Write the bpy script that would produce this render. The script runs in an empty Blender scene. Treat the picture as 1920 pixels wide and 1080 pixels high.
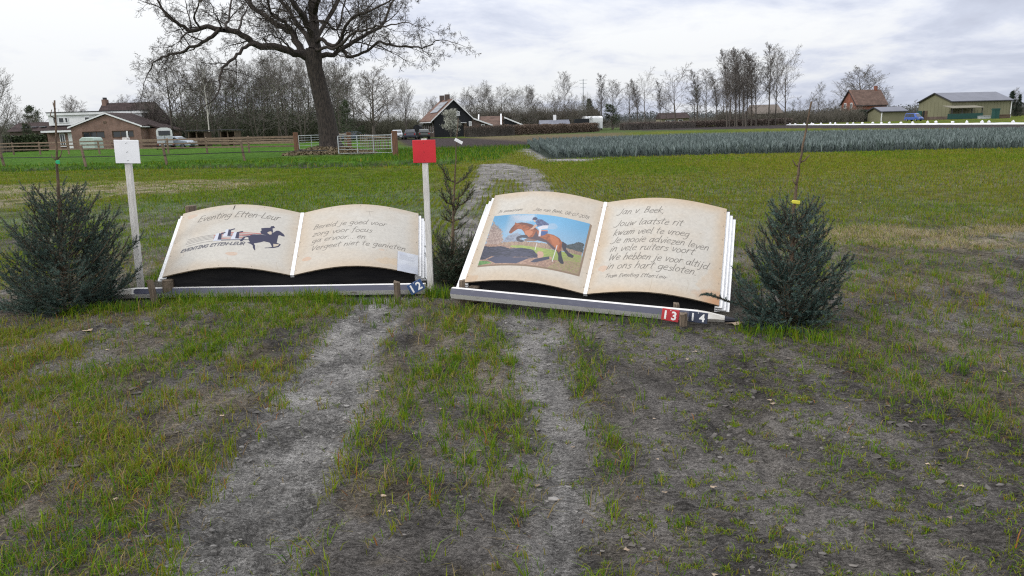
import bpy, bmesh, math, random
import numpy as np
from mathutils import Vector, Matrix
from math import pi, sin, cos, radians

# ------------------------------------------------------------------ camera, sky, sun, exposure
S = bpy.context.scene
COL = S.collection
F, CH, PITCH, ROLL = 1387.0, 1.6, radians(12.36), radians(-1.6)

def _rx(a): c, s = cos(a), sin(a); return np.array([[1, 0, 0], [0, c, -s], [0, s, c]])
def _rz(a): c, s = cos(a), sin(a); return np.array([[c, -s, 0], [s, c, 0], [0, 0, 1]])
CM = _rx(pi/2-PITCH) @ _rz(ROLL)
CC = np.array([0, 0, CH])

cam = bpy.data.cameras.new('camera'); camo = bpy.data.objects.new('camera', cam); COL.objects.link(camo)
cam.sensor_width = 36; cam.lens = F*36/1920; cam.clip_start = 0.05; cam.clip_end = 6000
mw = Matrix([list(CM[i]) + [CC[i]] for i in range(3)] + [[0, 0, 0, 1]])
camo.matrix_world = mw
S.camera = camo

SUN_EL, SUN_AZ = radians(40), radians(-118)      # azimuth measured from +Y towards +X
W = bpy.data.worlds.new('World'); S.world = W; W.use_nodes = True
nt = W.node_tree; nt.nodes.clear()
def N(t, typ, **kw):
    n = t.nodes.new(typ)
    for k, v in kw.items(): setattr(n, k, v)
    return n
def world():
    L = nt.links.new
    out = N(nt, 'ShaderNodeOutputWorld'); bg = N(nt, 'ShaderNodeBackground'); bg.inputs[1].default_value = 0.1
    sky = N(nt, 'ShaderNodeTexSky', sky_type='NISHITA'); sky.sun_disc = False
    sky.sun_elevation = SUN_EL; sky.sun_rotation = SUN_AZ
    tc = N(nt, 'ShaderNodeTexCoord'); sep = N(nt, 'ShaderNodeSeparateXYZ'); L(tc.outputs['Generated'], sep.inputs[0])
    def m(op, a, b=None, clamp=False):
        n = N(nt, 'ShaderNodeMath', operation=op); n.use_clamp = clamp
        for i, x in enumerate((a, b)):
            if x is None: continue
            if isinstance(x, (int, float)): n.inputs[i].default_value = x
            else: L(x, n.inputs[i])
        return n.outputs[0]
    zz = m('ADD', m('MAXIMUM', sep.outputs[2], 0.0), 0.20)
    cx = m('DIVIDE', sep.outputs[0], zz); cy = m('DIVIDE', sep.outputs[1], zz)
    comb = N(nt, 'ShaderNodeCombineXYZ'); L(cx, comb.inputs[0]); L(cy, comb.inputs[1])
    def noise(scale, detail, off, dist=0.0, rough=0.55):
        mp = N(nt, 'ShaderNodeMapping'); mp.inputs[1].default_value = off; L(comb.outputs[0], mp.inputs[0])
        n = N(nt, 'ShaderNodeTexNoise'); n.inputs['Scale'].default_value = scale; n.inputs['Detail'].default_value = detail
        n.inputs['Roughness'].default_value = rough; n.inputs['Distortion'].default_value = dist
        L(mp.outputs[0], n.inputs['Vector']); return n.outputs[0]
    n1 = noise(0.85, 7, (3.1, 1.7, 0), 0.25); n2 = noise(2.1, 8, (9.3, 4.2, 2), 0.35, 0.62)
    v = m('ADD', m('MULTIPLY', n1, 0.60), m('MULTIPLY', n2, 0.40))
    # brighter towards the veiled sun, greyer away from it
    sd = (cos(SUN_EL)*sin(SUN_AZ), cos(SUN_EL)*cos(SUN_AZ), sin(SUN_EL))
    dp = N(nt, 'ShaderNodeVectorMath', operation='DOT_PRODUCT'); L(tc.outputs['Generated'], dp.inputs[0]); dp.inputs[1].default_value = sd
    v = m('ADD', v, m('MULTIPLY', m('ADD', dp.outputs['Value'], 0.30), 0.15))
    ramp = N(nt, 'ShaderNodeValToRGB'); L(v, ramp.inputs[0])
    e = ramp.color_ramp.elements
    e[0].position = 0.33; e[0].color = (4.2, 4.5, 5.4, 1)
    e[1].position = 0.548; e[1].color = (7.15, 7.3, 7.45, 1)
    x = e.new(0.408); x.color = (4.9, 5.25, 6.2, 1)
    x = e.new(0.455); x.color = (5.75, 6.05, 6.85, 1)
    x = e.new(0.497); x.color = (6.6, 6.8, 7.2, 1)
    # an overcast sky is brighter overhead than at the horizon
    up = m('ADD', m('MULTIPLY', m('MAXIMUM', sep.outputs[2], 0.0), 1.25), 0.93)
    rs = N(nt, 'ShaderNodeVectorMath', operation='SCALE'); L(ramp.outputs[0], rs.inputs[0]); L(up, rs.inputs['Scale'])
    # a few open patches of sky between the clouds
    n3 = noise(0.7, 5, (1.0, 8.0, 5)); gap = m('MULTIPLY', m('SUBTRACT', n3, 0.60), 2.5, True)
    mix = N(nt, 'ShaderNodeMix', data_type='RGBA'); L(gap, mix.inputs[0]); L(rs.outputs[0], mix.inputs[6])
    addc = N(nt, 'ShaderNodeMix', data_type='RGBA', blend_type='ADD'); addc.inputs[0].default_value = 1
    addc.inputs[6].default_value = (2.4, 2.8, 3.9, 1); L(sky.outputs[0], addc.inputs[7]); L(addc.outputs[2], mix.inputs[7])
    L(mix.outputs[2], bg.inputs[0]); L(bg.outputs[0], out.inputs[0])
world()
sl = bpy.data.lights.new('sun', 'SUN'); sl.energy = 1.3; sl.angle = radians(16); sl.color = (1, 0.96, 0.9)
so = bpy.data.objects.new('sun', sl); COL.objects.link(so)
so.rotation_euler = Vector((-cos(SUN_EL)*sin(SUN_AZ), -cos(SUN_EL)*cos(SUN_AZ), -sin(SUN_EL))).to_track_quat('-Z', 'Y').to_euler()
so.location = (0, 0, 60)
S.view_settings.view_transform = 'Standard'; S.view_settings.look = 'None'
S.view_settings.exposure = 0.33; S.view_settings.gamma = 1.0; S.view_settings.use_curve_mapping = False
try:
    S.cycles.use_denoising = False; S.cycles.max_bounces = 6; S.cycles.transparent_max_bounces = 8
    S.cycles.use_adaptive_sampling = False; S.cycles.pixel_filter_type = 'BLACKMAN_HARRIS'; S.cycles.filter_width = 1.2
except Exception: pass

# ------------------------------------------------------------------ helpers
def ray(px, py): return CM @ np.array([(px-960)/F, (540-py)/F, -1.0])
def G(px, py, z=0.0):
    r = ray(px, py); return CC + r*(z-CH)/r[2]
def D(px, py, Y):
    r = ray(px, py); return CC + r*Y/r[1]
def _h(ix, iy, seed):
    n = (ix.astype(np.int64)*374761393 + iy.astype(np.int64)*668265263 + seed*974711) & 0xffffffff
    n = ((n ^ (n >> 13))*1274126177) & 0xffffffff
    return ((n ^ (n >> 16)) & 0xffff)/65535.0
def vnoise(x, y, seed=0):
    x0 = np.floor(x); y0 = np.floor(y); fx = x-x0; fy = y-y0
    fx = fx*fx*(3-2*fx); fy = fy*fy*(3-2*fy); x0 = x0.astype(np.int64); y0 = y0.astype(np.int64)
    a = _h(x0, y0, seed); b = _h(x0+1, y0, seed); c = _h(x0, y0+1, seed); d = _h(x0+1, y0+1, seed)
    return (a*(1-fx)+b*fx)*(1-fy) + (c*(1-fx)+d*fx)*fy
def fbm(x, y, oct=4, seed=0, gain=0.5):
    s = 0; a = 1; t = 0
    for i in range(oct):
        s = s + a*vnoise(x*2**i+17.3*i, y*2**i-9.1*i, seed+i*13); t += a; a *= gain
    return s/t
def sstep(a, b, x): t = np.clip((x-a)/(b-a), 0, 1); return t*t*(3-2*t)
def poly_sd(x, y, P):
    """signed distance to polygon, positive inside"""
    d = np.full(x.shape, 1e18); ins = np.zeros(x.shape, bool); n = len(P)
    for i in range(n):
        ax, ay = P[i][0], P[i][1]; bx, by = P[(i+1) % n][0], P[(i+1) % n][1]
        ex, ey = bx-ax, by-ay; wx, wy = x-ax, y-ay
        t = np.clip((wx*ex+wy*ey)/(ex*ex+ey*ey+1e-12), 0, 1)
        d = np.minimum(d, (wx-ex*t)**2+(wy-ey*t)**2)
        c = ((ay <= y) & (by > y)) | ((by <= y) & (ay > y))
        with np.errstate(divide='ignore', invalid='ignore'):
            xi = ax+(y-ay)/(by-ay+1e-30)*ex
        ins ^= c & (x < xi)
    d = np.sqrt(d); return np.where(ins, d, -d)
def seg_d(x, y, pts):
    d = np.full(x.shape, 1e18)
    for (ax, ay), (bx, by) in zip(pts[:-1], pts[1:]):
        ex, ey = bx-ax, by-ay; t = np.clip(((x-ax)*ex+(y-ay)*ey)/(ex*ex+ey*ey+1e-12), 0, 1)
        d = np.minimum(d, (x-ax-ex*t)**2+(y-ay-ey*t)**2)
    return np.sqrt(d)

MATS = {}
def mat(name, c1, c2=None, rough=0.85, scale=5.0, detail=5, bump=0.0, bscale=None, spec=0.25, stretch=(1, 1, 1), vcol=False, sss=0.0, metal=0.0, rnd=0.0, lo=0.35, hi=0.65, coord='Object'):
    if name in MATS: return MATS[name]
    m = bpy.data.materials.new(name); m.use_nodes = True; t = m.node_tree; L = t.links.new
    b = t.nodes['Principled BSDF']; b.inputs['Roughness'].default_value = rough
    b.inputs['Specular IOR Level'].default_value = spec; b.inputs['Metallic'].default_value = metal
    tc = N(t, 'ShaderNodeTexCoord'); mp = N(t, 'ShaderNodeMapping'); mp.inputs[3].default_value = stretch
    L(tc.outputs[coord], mp.inputs[0])
    no = N(t, 'ShaderNodeTexNoise'); no.inputs['Scale'].default_value = scale; no.inputs['Detail'].default_value = detail
    L(mp.outputs[0], no.inputs['Vector'])
    mr = N(t, 'ShaderNodeMapRange'); mr.inputs[1].default_value = lo; mr.inputs[2].default_value = hi; L(no.outputs[0], mr.inputs[0])
    mx = N(t, 'ShaderNodeMix', data_type='RGBA'); L(mr.outputs[0], mx.inputs[0])
    c2 = c2 or tuple(x*0.7 for x in c1)
    mx.inputs[6].default_value = (*c1, 1); mx.inputs[7].default_value = (*c2, 1)
    colo = mx.outputs[2]
    if vcol:
        at = N(t, 'ShaderNodeAttribute'); at.attribute_name = 'Col'
        mu = N(t, 'ShaderNodeMix', data_type='RGBA', blend_type='MULTIPLY'); mu.inputs[0].default_value = 1
        L(colo, mu.inputs[6]); L(at.outputs['Color'], mu.inputs[7]); colo = mu.outputs[2]
    if rnd:
        oi = N(t, 'ShaderNodeObjectInfo'); hs = N(t, 'ShaderNodeHueSaturation')
        r2 = N(t, 'ShaderNodeMapRange'); r2.inputs[3].default_value = 1-rnd; r2.inputs[4].default_value = 1+rnd
        L(oi.outputs['Random'], r2.inputs[0]); L(r2.outputs[0], hs.inputs['Value']); L(colo, hs.inputs['Color']); colo = hs.outputs[0]
    L(colo, b.inputs['Base Color'])
    if bump:
        bn = N(t, 'ShaderNodeTexNoise'); bn.inputs['Scale'].default_value = bscale or scale*3; bn.inputs['Detail'].default_value = 6
        L(mp.outputs[0], bn.inputs['Vector']); bu = N(t, 'ShaderNodeBump'); bu.inputs['Strength'].default_value = min(1, bump); bu.inputs['Distance'].default_value = 0.02*max(1, bump)
        L(bn.outputs[0], bu.inputs['Height']); L(bu.outputs[0], b.inputs['Normal'])
    MATS[name] = m; return m
def brickmat(name, c1, c2, mortar, w=0.22, h=0.065, ms=0.01, bump=0.3, off=0.5, rough=0.9):
    if name in MATS: return MATS[name]
    m = bpy.data.materials.new(name); m.use_nodes = True; t = m.node_tree; L = t.links.new
    b = t.nodes['Principled BSDF']; b.inputs['Roughness'].default_value = rough; b.inputs['Specular IOR Level'].default_value = 0.15
    tc = N(t, 'ShaderNodeTexCoord'); se = N(t, 'ShaderNodeSeparateXYZ'); L(tc.outputs['Object'], se.inputs[0])
    ad = N(t, 'ShaderNodeMath', operation='ADD'); L(se.outputs[0], ad.inputs[0]); L(se.outputs[1], ad.inputs[1])
    co = N(t, 'ShaderNodeCombineXYZ'); L(ad.outputs[0], co.inputs[0]); L(se.outputs[2], co.inputs[1])
    br = N(t, 'ShaderNodeTexBrick'); br.offset = off; br.inputs['Scale'].default_value = 1; br.inputs['Brick Width'].default_value = w
    br.inputs['Row Height'].default_value = h; br.inputs['Mortar Size'].default_value = ms
    br.inputs['Color1'].default_value = (*c1, 1); br.inputs['Color2'].default_value = (*c2, 1); br.inputs['Mortar'].default_value = (*mortar, 1)
    L(co.outputs[0], br.inputs['Vector'])
    no = N(t, 'ShaderNodeTexNoise'); no.inputs['Scale'].default_value = 0.9; no.inputs['Detail'].default_value = 6; L(tc.outputs['Object'], no.inputs['Vector'])
    mr = N(t, 'ShaderNodeMapRange'); mr.inputs[1].default_value = 0.3; mr.inputs[2].default_value = 0.7; mr.inputs[3].default_value = 0.72; mr.inputs[4].default_value = 1.2; L(no.outputs[0], mr.inputs[0])
    mu = N(t, 'ShaderNodeVectorMath', operation='SCALE'); L(br.outputs[0], mu.inputs[0]); L(mr.outputs[0], mu.inputs['Scale']); L(mu.outputs[0], b.inputs['Base Color'])
    bu = N(t, 'ShaderNodeBump'); bu.inputs['Strength'].default_value = bump; bu.inputs['Distance'].default_value = 0.02; bu.invert = True
    L(br.outputs[1], bu.inputs['Height']); L(bu.outputs[0], b.inputs['Normal'])
    MATS[name] = m; return m

def tag(o, label=None, cat=None, group=None, kind=None):
    if label: o['label'] = label
    if cat: o['category'] = cat
    if group: o['group'] = group
    if kind: o['kind'] = kind
    return o
def thing(name, label, cat, loc=(0, 0, 0), rz=0.0, group=None):
    o = bpy.data.objects.new(name, None); COL.objects.link(o); o.location = Vector([float(x) for x in loc]); o.rotation_euler = (0, 0, rz)
    o.empty_display_size = 0.2
    return tag(o, label, cat, group)
def link(name, me, parent=None, loc=None):
    o = bpy.data.objects.new(name, me); COL.objects.link(o)
    if parent is not None: o.parent = parent
    if loc is not None: o.location = loc
    return o
def npmesh(name, V, Fs, mats=(), mi=None, col=None, uv=None, smooth=False):
    """V (n,3); Fs: list of arrays of faces (k,3)/(k,4)"""
    me = bpy.data.meshes.new(name); V = np.asarray(V, np.float32)
    if not isinstance(Fs, (list, tuple)): Fs = [Fs]
    Fs = [np.asarray(f, np.int32) for f in Fs if len(f)]
    me.vertices.add(len(V)); me.vertices.foreach_set('co', V.ravel())
    nl = sum(f.size for f in Fs); npoly = sum(len(f) for f in Fs)
    me.loops.add(nl); me.loops.foreach_set('vertex_index', np.concatenate([f.ravel() for f in Fs]))
    ls = []; s = 0
    for f in Fs:
        k = f.shape[1]; ls.append(s+np.arange(len(f))*k); s += f.size
    me.polygons.add(npoly); me.polygons.foreach_set('loop_start', np.concatenate(ls).astype(np.int32))
    if mi is not None: me.polygons.foreach_set('material_index', np.asarray(mi, np.int32))
    me.update(calc_edges=True)
    me.polygons.foreach_set('use_smooth', np.full(npoly, bool(smooth)))
    for m in mats: me.materials.append(m)
    if col is not None:
        c = np.ones((len(V), 4), np.float32); c[:, :3] = col
        a = me.color_attributes.new('Col', 'FLOAT_COLOR', 'POINT'); a.data.foreach_set('color', c.ravel())
    return me

class MB:
    def __init__(s): s.v = []; s.f = []; s.m = []; s.uv = {}
    def quadv(s, pts, m=0, uv=None):
        i = len(s.v); s.v += [tuple(float(c) for c in p) for p in pts]; s.f.append(tuple(range(i, i+len(pts)))); s.m.append(m)
        if uv: s.uv[len(s.f)-1] = uv
        return s
    def box(s, x0, x1, y0, y1, z0, z1, m=0, M=None):
        c = [(x0, y0, z0), (x1, y0, z0), (x1, y1, z0), (x0, y1, z0), (x0, y0, z1), (x1, y0, z1), (x1, y1, z1), (x0, y1, z1)]
        if M is not None: c = [tuple(M @ Vector(p)) for p in c]
        i = len(s.v); s.v += c
        for q in ((3, 2, 1, 0), (4, 5, 6, 7), (0, 1, 5, 4), (1, 2, 6, 5), (2, 3, 7, 6), (3, 0, 4, 7)):
            s.f.append(tuple(i+k for k in q)); s.m.append(m)
        return s
    def prism(s, poly, y0, y1, m=0, axis='y'):
        """poly in (x,z) extruded along y (or axis x: poly in (y,z), axis z: poly in (x,y))"""
        def P(a, b, t): return {'y': (a, t, b), 'x': (t, a, b), 'z': (a, b, t)}[axis]
        n = len(poly); i = len(s.v)
        s.v += [P(a, b, y0) for a, b in poly] + [P(a, b, y1) for a, b in poly]
        s.f.append(tuple(i+k for k in range(n))); s.f.append(tuple(i+n+k for k in reversed(range(n)))); s.m += [m, m]
        for k in range(n):
            j = (k+1) % n; s.f.append((i+k, i+n+k, i+n+j, i+j)); s.m.append(m)
        return s
    def tube(s, pts, rad, n=6, m=0, cap=True):
        pts = [Vector([float(c) for c in p]) for p in pts]; i0 = len(s.v); up = Vector((0.123, 0.97, 0.2)).normalized()
        for k, p in enumerate(pts):
            d = (pts[min(k+1, len(pts)-1)]-pts[max(k-1, 0)]).normalized()
            a = d.cross(up)
            if a.length < 0.05: a = d.cross(Vector((1, 0, 0)))
            a.normalize(); b = a.cross(d); r = rad[k] if hasattr(rad, '__len__') else rad
            for q in range(n):
                w = 2*pi*q/n; s.v.append(tuple(p+a*(r*cos(w))+b*(r*sin(w))))
        for k in range(len(pts)-1):
            for q in range(n):
                j = (q+1) % n; s.f.append((i0+k*n+q, i0+k*n+j, i0+(k+1)*n+j, i0+(k+1)*n+q)); s.m.append(m)
        if cap:
            s.f.append(tuple(i0+q for q in reversed(range(n)))); s.f.append(tuple(i0+(len(pts)-1)*n+q for q in range(n))); s.m += [m, m]
        return s
    def build(s, name, mats, parent=None, smooth=False, bevel=0.0, world=False, flip=False):
        me = bpy.data.meshes.new(name)
        V = s.v
        if world and parent is not None: l = parent.location; V = [(a-l[0], b-l[1], c-l[2]) for a, b, c in V]
        me.from_pydata(V, [], s.f)
        mats = mats if isinstance(mats, (list, tuple)) else [mats]
        for m in mats: me.materials.append(m)
        me.polygons.foreach_set('material_index', s.m)
        if s.uv:
            ul = me.uv_layers.new(name='UVMap')
            for fi, u in s.uv.items():
                p = me.polygons[fi]
                for li, q in zip(p.loop_indices, u): ul.data[li].uv = q
        bm = bmesh.new(); bm.from_mesh(me); bmesh.ops.recalc_face_normals(bm, faces=bm.faces)
        if bevel: bmesh.ops.bevel(bm, geom=bm.edges[:], offset=bevel, segments=1, affect='EDGES', profile=0.5)
        bm.to_mesh(me); bm.free()
        if smooth: me.polygons.foreach_set('use_smooth', [True]*len(me.polygons))
        me.update()
        return link(name, me, parent)
def copy_tree(o, parent=None):
    c = o.copy(); COL.objects.link(c)
    if parent is not None: c.parent = parent
    for ch in list(o.children): copy_tree(ch, c)
    return c
rng = np.random.default_rng(7); random.seed(7)

# ------------------------------------------------------------------ ground
def GP(l): return [tuple(G(*p)[:2]) for p in l]
Z_NEARTRACK = GP([(660, 545), (770, 545), (748, 600), (720, 650), (695, 720), (672, 800), (630, 880), (590, 960), (545, 1060), (500, 1250), (180, 1250), (285, 1080), (330, 980), (400, 880), (470, 800), (545, 700), (610, 620)])
Z_TRACK2 = GP([(905, 560), (1010, 575), (1050, 620), (1065, 680), (1080, 760), (1100, 850), (1120, 960), (1130, 1250), (930, 1250), (985, 1060), (1000, 960), (990, 860), (975, 760), (955, 680), (930, 620)])
Z_FARTRACK = GP([(900, 308), (950, 306), (1005, 317), (1022, 330), (1040, 355), (1035, 420), (830, 560), (815, 545), (842, 440), (868, 380), (890, 335)])
Z_STRIPMID = GP([(925, 338), (968, 338), (980, 362), (970, 420), (880, 420), (905, 370)])
Z_BARE = GP([(1070, 585), (1400, 615), (1500, 640), (1600, 690), (1720, 745), (1960, 830), (2300, 900), (2300, 1250), (1120, 1250), (1110, 980), (1090, 800), (1085, 680)])
Z_LEFTBARE = GP([(-60, 545), (120, 560), (230, 575), (200, 605), (60, 625), (-60, 625)])
Z_PADDOCK = GP([(-400, 275), (0, 270), (550, 268), (655, 262), (742, 262), (745, 300), (560, 310), (330, 315), (0, 322), (-400, 335)])
Z_DITCH = GP([(-400, 322), (0, 313), (330, 308), (560, 303), (700, 303), (860, 300), (860, 307), (700, 313), (560, 315), (330, 316), (0, 322), (-400, 336)])
Z_VERGE = GP([(742, 270), (800, 280), (990, 268), (995, 276), (960, 284), (930, 300), (870, 306), (742, 308), (700, 300)])
Z_PLOUGH = GP([(735, 259), (940, 259), (1110, 252), (1110, 266), (1000, 273), (870, 278), (760, 274)])
Z_STUBBLE = GP([(880, 257), (1010, 252), (1120, 247), (1165, 243), (1180, 262), (1110, 268), (1010, 266), (900, 260)])
Z_STRAW1 = GP([(-300, 350), (0, 348), (180, 342), (400, 336), (520, 342), (440, 356), (260, 366), (120, 380), (0, 390), (-300, 400)])
Z_STRAW2 = GP([(1480, 430), (1620, 425), (1800, 428), (2100, 425), (2100, 462), (1800, 468), (1600, 462), (1480, 450)])
Z_LEEK = GP([(1030, 298), (1300, 291), (1600, 284), (1920, 277), (2200, 270), (2200, 245.5), (1600, 252.5), (1300, 258), (1130, 264), (1000, 268), (985, 274)])
Z_DARKFAR = GP([(1165, 241.5), (1480, 233.5), (2200, 233.5), (2200, 240), (1600, 241), (1480, 240.5), (1180, 245)])
Z_SAND3 = GP([(985, 270), (1000, 272), (1035, 298), (1120, 297), (1100, 302), (1030, 303), (1000, 294), (975, 278)])

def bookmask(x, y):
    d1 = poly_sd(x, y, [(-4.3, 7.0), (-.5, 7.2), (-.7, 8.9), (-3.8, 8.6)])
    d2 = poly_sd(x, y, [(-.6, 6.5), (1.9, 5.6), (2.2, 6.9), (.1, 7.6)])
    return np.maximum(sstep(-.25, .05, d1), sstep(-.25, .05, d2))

def zones(x, y):
    wob = 0.28*(fbm(x*1.3, y*1.3, 4, 5)-0.5)
    wob2 = wob*(1+np.abs(y)*0.10)
    Z = {}
    def sm(P, w, k=1.0): return sstep(-w, w, poly_sd(x, y, P)+wob2*k)
    Z['t1'] = sm(Z_NEARTRACK, .10, .35); Z['t2'] = sm(Z_TRACK2, .12, .5); Z['ft'] = sm(Z_FARTRACK, .15, .6)*(1-sm(Z_STRIPMID, .2)*.85)
    Z['bare'] = sm(Z_BARE, .35, 1.5); Z['lb'] = sm(Z_LEFTBARE, .15)
    far = 1.0
    Z['pad'] = sm(Z_PADDOCK, .8); Z['ditch'] = sm(Z_DITCH, .35, .8); Z['verge'] = sm(Z_VERGE, .8)
    Z['plough'] = sm(Z_PLOUGH, .8, .3); Z['stub'] = sm(Z_STUBBLE, 2, .5)
    Z['straw'] = np.maximum(sm(Z_STRAW1, 1.2, 2.5), sm(Z_STRAW2, .35, .6))
    Z['leek'] = sstep(-.3, .1, poly_sd(x, y, Z_LEEK)); Z['sand3'] = sm(Z_SAND3, .5)
    Z['dark'] = sstep(-1, 1, poly_sd(x, y, Z_DARKFAR)+wob2)
    Z['book'] = bookmask(x, y)
    return Z

def ground_h(x, y, Z=None):
    if Z is None: Z = zones(x, y)
    fade = np.clip(1.4-y/22.0, 0, 1)
    h = 0.035*(fbm(x*1.1, y*1.1, 4, 31)-0.5) + 0.030*(fbm(x*5, y*5, 4, 41)-0.5)
    clod = np.abs(fbm(x*11, y*7, 3, 51)-0.5)
    h = h+0.055*(0.25-clod)*(1-0.35*Z['t1'])+.030*(fbm(x*24, y*15, 3, 57)-.5)
    # hoof-torn ground and tyre tread
    ho = fbm(x*3.3, y*3.3, 2, 77); h = h-0.028*sstep(.62, .72, ho)*(Z['bare']+.4*Z['t1'])
    h = h+0.012*np.maximum(0, np.sin(y*38+6*np.abs(x-fbm(y*.5, y*0, 2, 3)*.3+1.35)))*Z['t1']*sstep(.35, .55, fbm(x*1.5+5, y*.8, 2, 112))-0.035*Z['t1']-0.02*Z['t2']-0.03*Z['ft']+0.020*np.sin(y*26+3*fbm(x*2, y*2, 2, 8))*Z['t1']*sstep(.4, .6, fbm(x*1.2+5, y*.5, 2, 12))
    h = h*fade
    h = h-0.25*Z['ditch']+0.03*np.clip(y/20-1, 0, 1)*(fbm(x*.3, y*.3, 3, 9)-.5)
    dl = np.hypot((x+12.1), (y-50.6)); h = h+0.55*np.exp(-(dl/2.1)**2)
    h = h*(1-.9*Z['book'])-0.01*Z['book']
    return h

def lerp(a, b, t): return a*(1-t[..., None])+np.asarray(b)*t[..., None]
def ground_col(x, y, Z):
    n1 = fbm(x*.9, y*.9, 5, 3); n2 = fbm(x*6, y*6, 4, 4); n3 = fbm(x*.22, y*.12, 4, 6); n4 = fbm(x*2.6, y*2.0, 5, 15)
    soil = lerp(np.ones(x.shape+(3,))*(.102, .094, .089), (.155, .144, .137), sstep(.30, .66, n1*.55+n4*.45))
    c = soil*(0.82+0.36*n2)[..., None]
    dry = lerp(np.ones(x.shape+(3,))*(.205, .197, .191), (.270, .260, .253), sstep(.36, .64, n2*.5+n4*.5))
    th = sstep(.42, .58, fbm(x*3.1, y*2.6, 4, 83))*sstep(12, 8, y)*(1-np.clip(Z['t1']+Z['t2']+Z['bare']*.8+Z['ft'], 0, 1)); c = lerp(c, (.150, .122, .082), th*.45)
    for k, a in (('t1', 1.0), ('t2', .75), ('ft', .5), ('sand3', 1)): c = lerp(c, dry, Z[k]*a)
    # crop cover tint grows with distance (blades take over close by)
    field = lerp(np.ones(x.shape+(3,))*(.064, .092, .012), (.100, .108, .018), sstep(.35, .65, n3))
    field = field*(0.75+.5*n2)[..., None]
    left = sstep(1.5, -2.5, x)*sstep(26, 14, y)
    field = lerp(field, (.065, .125, .022), left*sstep(.42, .55, fbm(x*.5, y*.35, 4, 22)))
    cov = sstep(6.5, 13, y)*(0.35+.65*sstep(8, 30, y))
    cov = cov*(1-np.clip(Z['t1']+Z['ft']+Z['sand3']+Z['t2'], 0, 1))*(1-.8*Z['bare'])
    cov = cov*(1-(.25+.45*sstep(2, -1, x))*sstep(.52, .68, fbm(x*.55+3, y*.4, 4, 61))*sstep(20, 12, y))
    c = lerp(c, field, cov)
    straw = lerp(np.ones(x.shape+(3,))*(.16, .135, .095), (.33, .285, .205), n2)
    c = lerp(c, straw, Z['straw']*.8*sstep(.36, .5, n4))
    pad = lerp(np.ones(x.shape+(3,))*(.034, .088, .010), (.066, .128, .018), n1)
    c = lerp(c, pad, Z['pad']); c = lerp(c, (.050, .098, .024), Z['verge']*.9)
    c = lerp(c, (.050, .046, .042), Z['ditch']*sstep(.25, .5, n4)); c = lerp(c, np.ones(3)*(.044, .036, .036), Z['plough'])
    c = lerp(c, (.115, .092, .058), Z['stub']*.9); c = lerp(c, (.035, .045, .038), Z['leek'])
    c = lerp(c, (.042, .035, .036), Z['dark'])
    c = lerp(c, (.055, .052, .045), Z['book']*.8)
    dl = np.hypot((x+12.1), (y-50.6)); c = lerp(c, (.14, .11, .075), np.exp(-(dl/2.6)**4))
    f2 = sstep(118, 135, y)*sstep(60, 30, x)
    c = lerp(c, (.06, .085, .03), f2*(1-Z['dark']))
    return np.clip(c, .01, .8)

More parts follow.
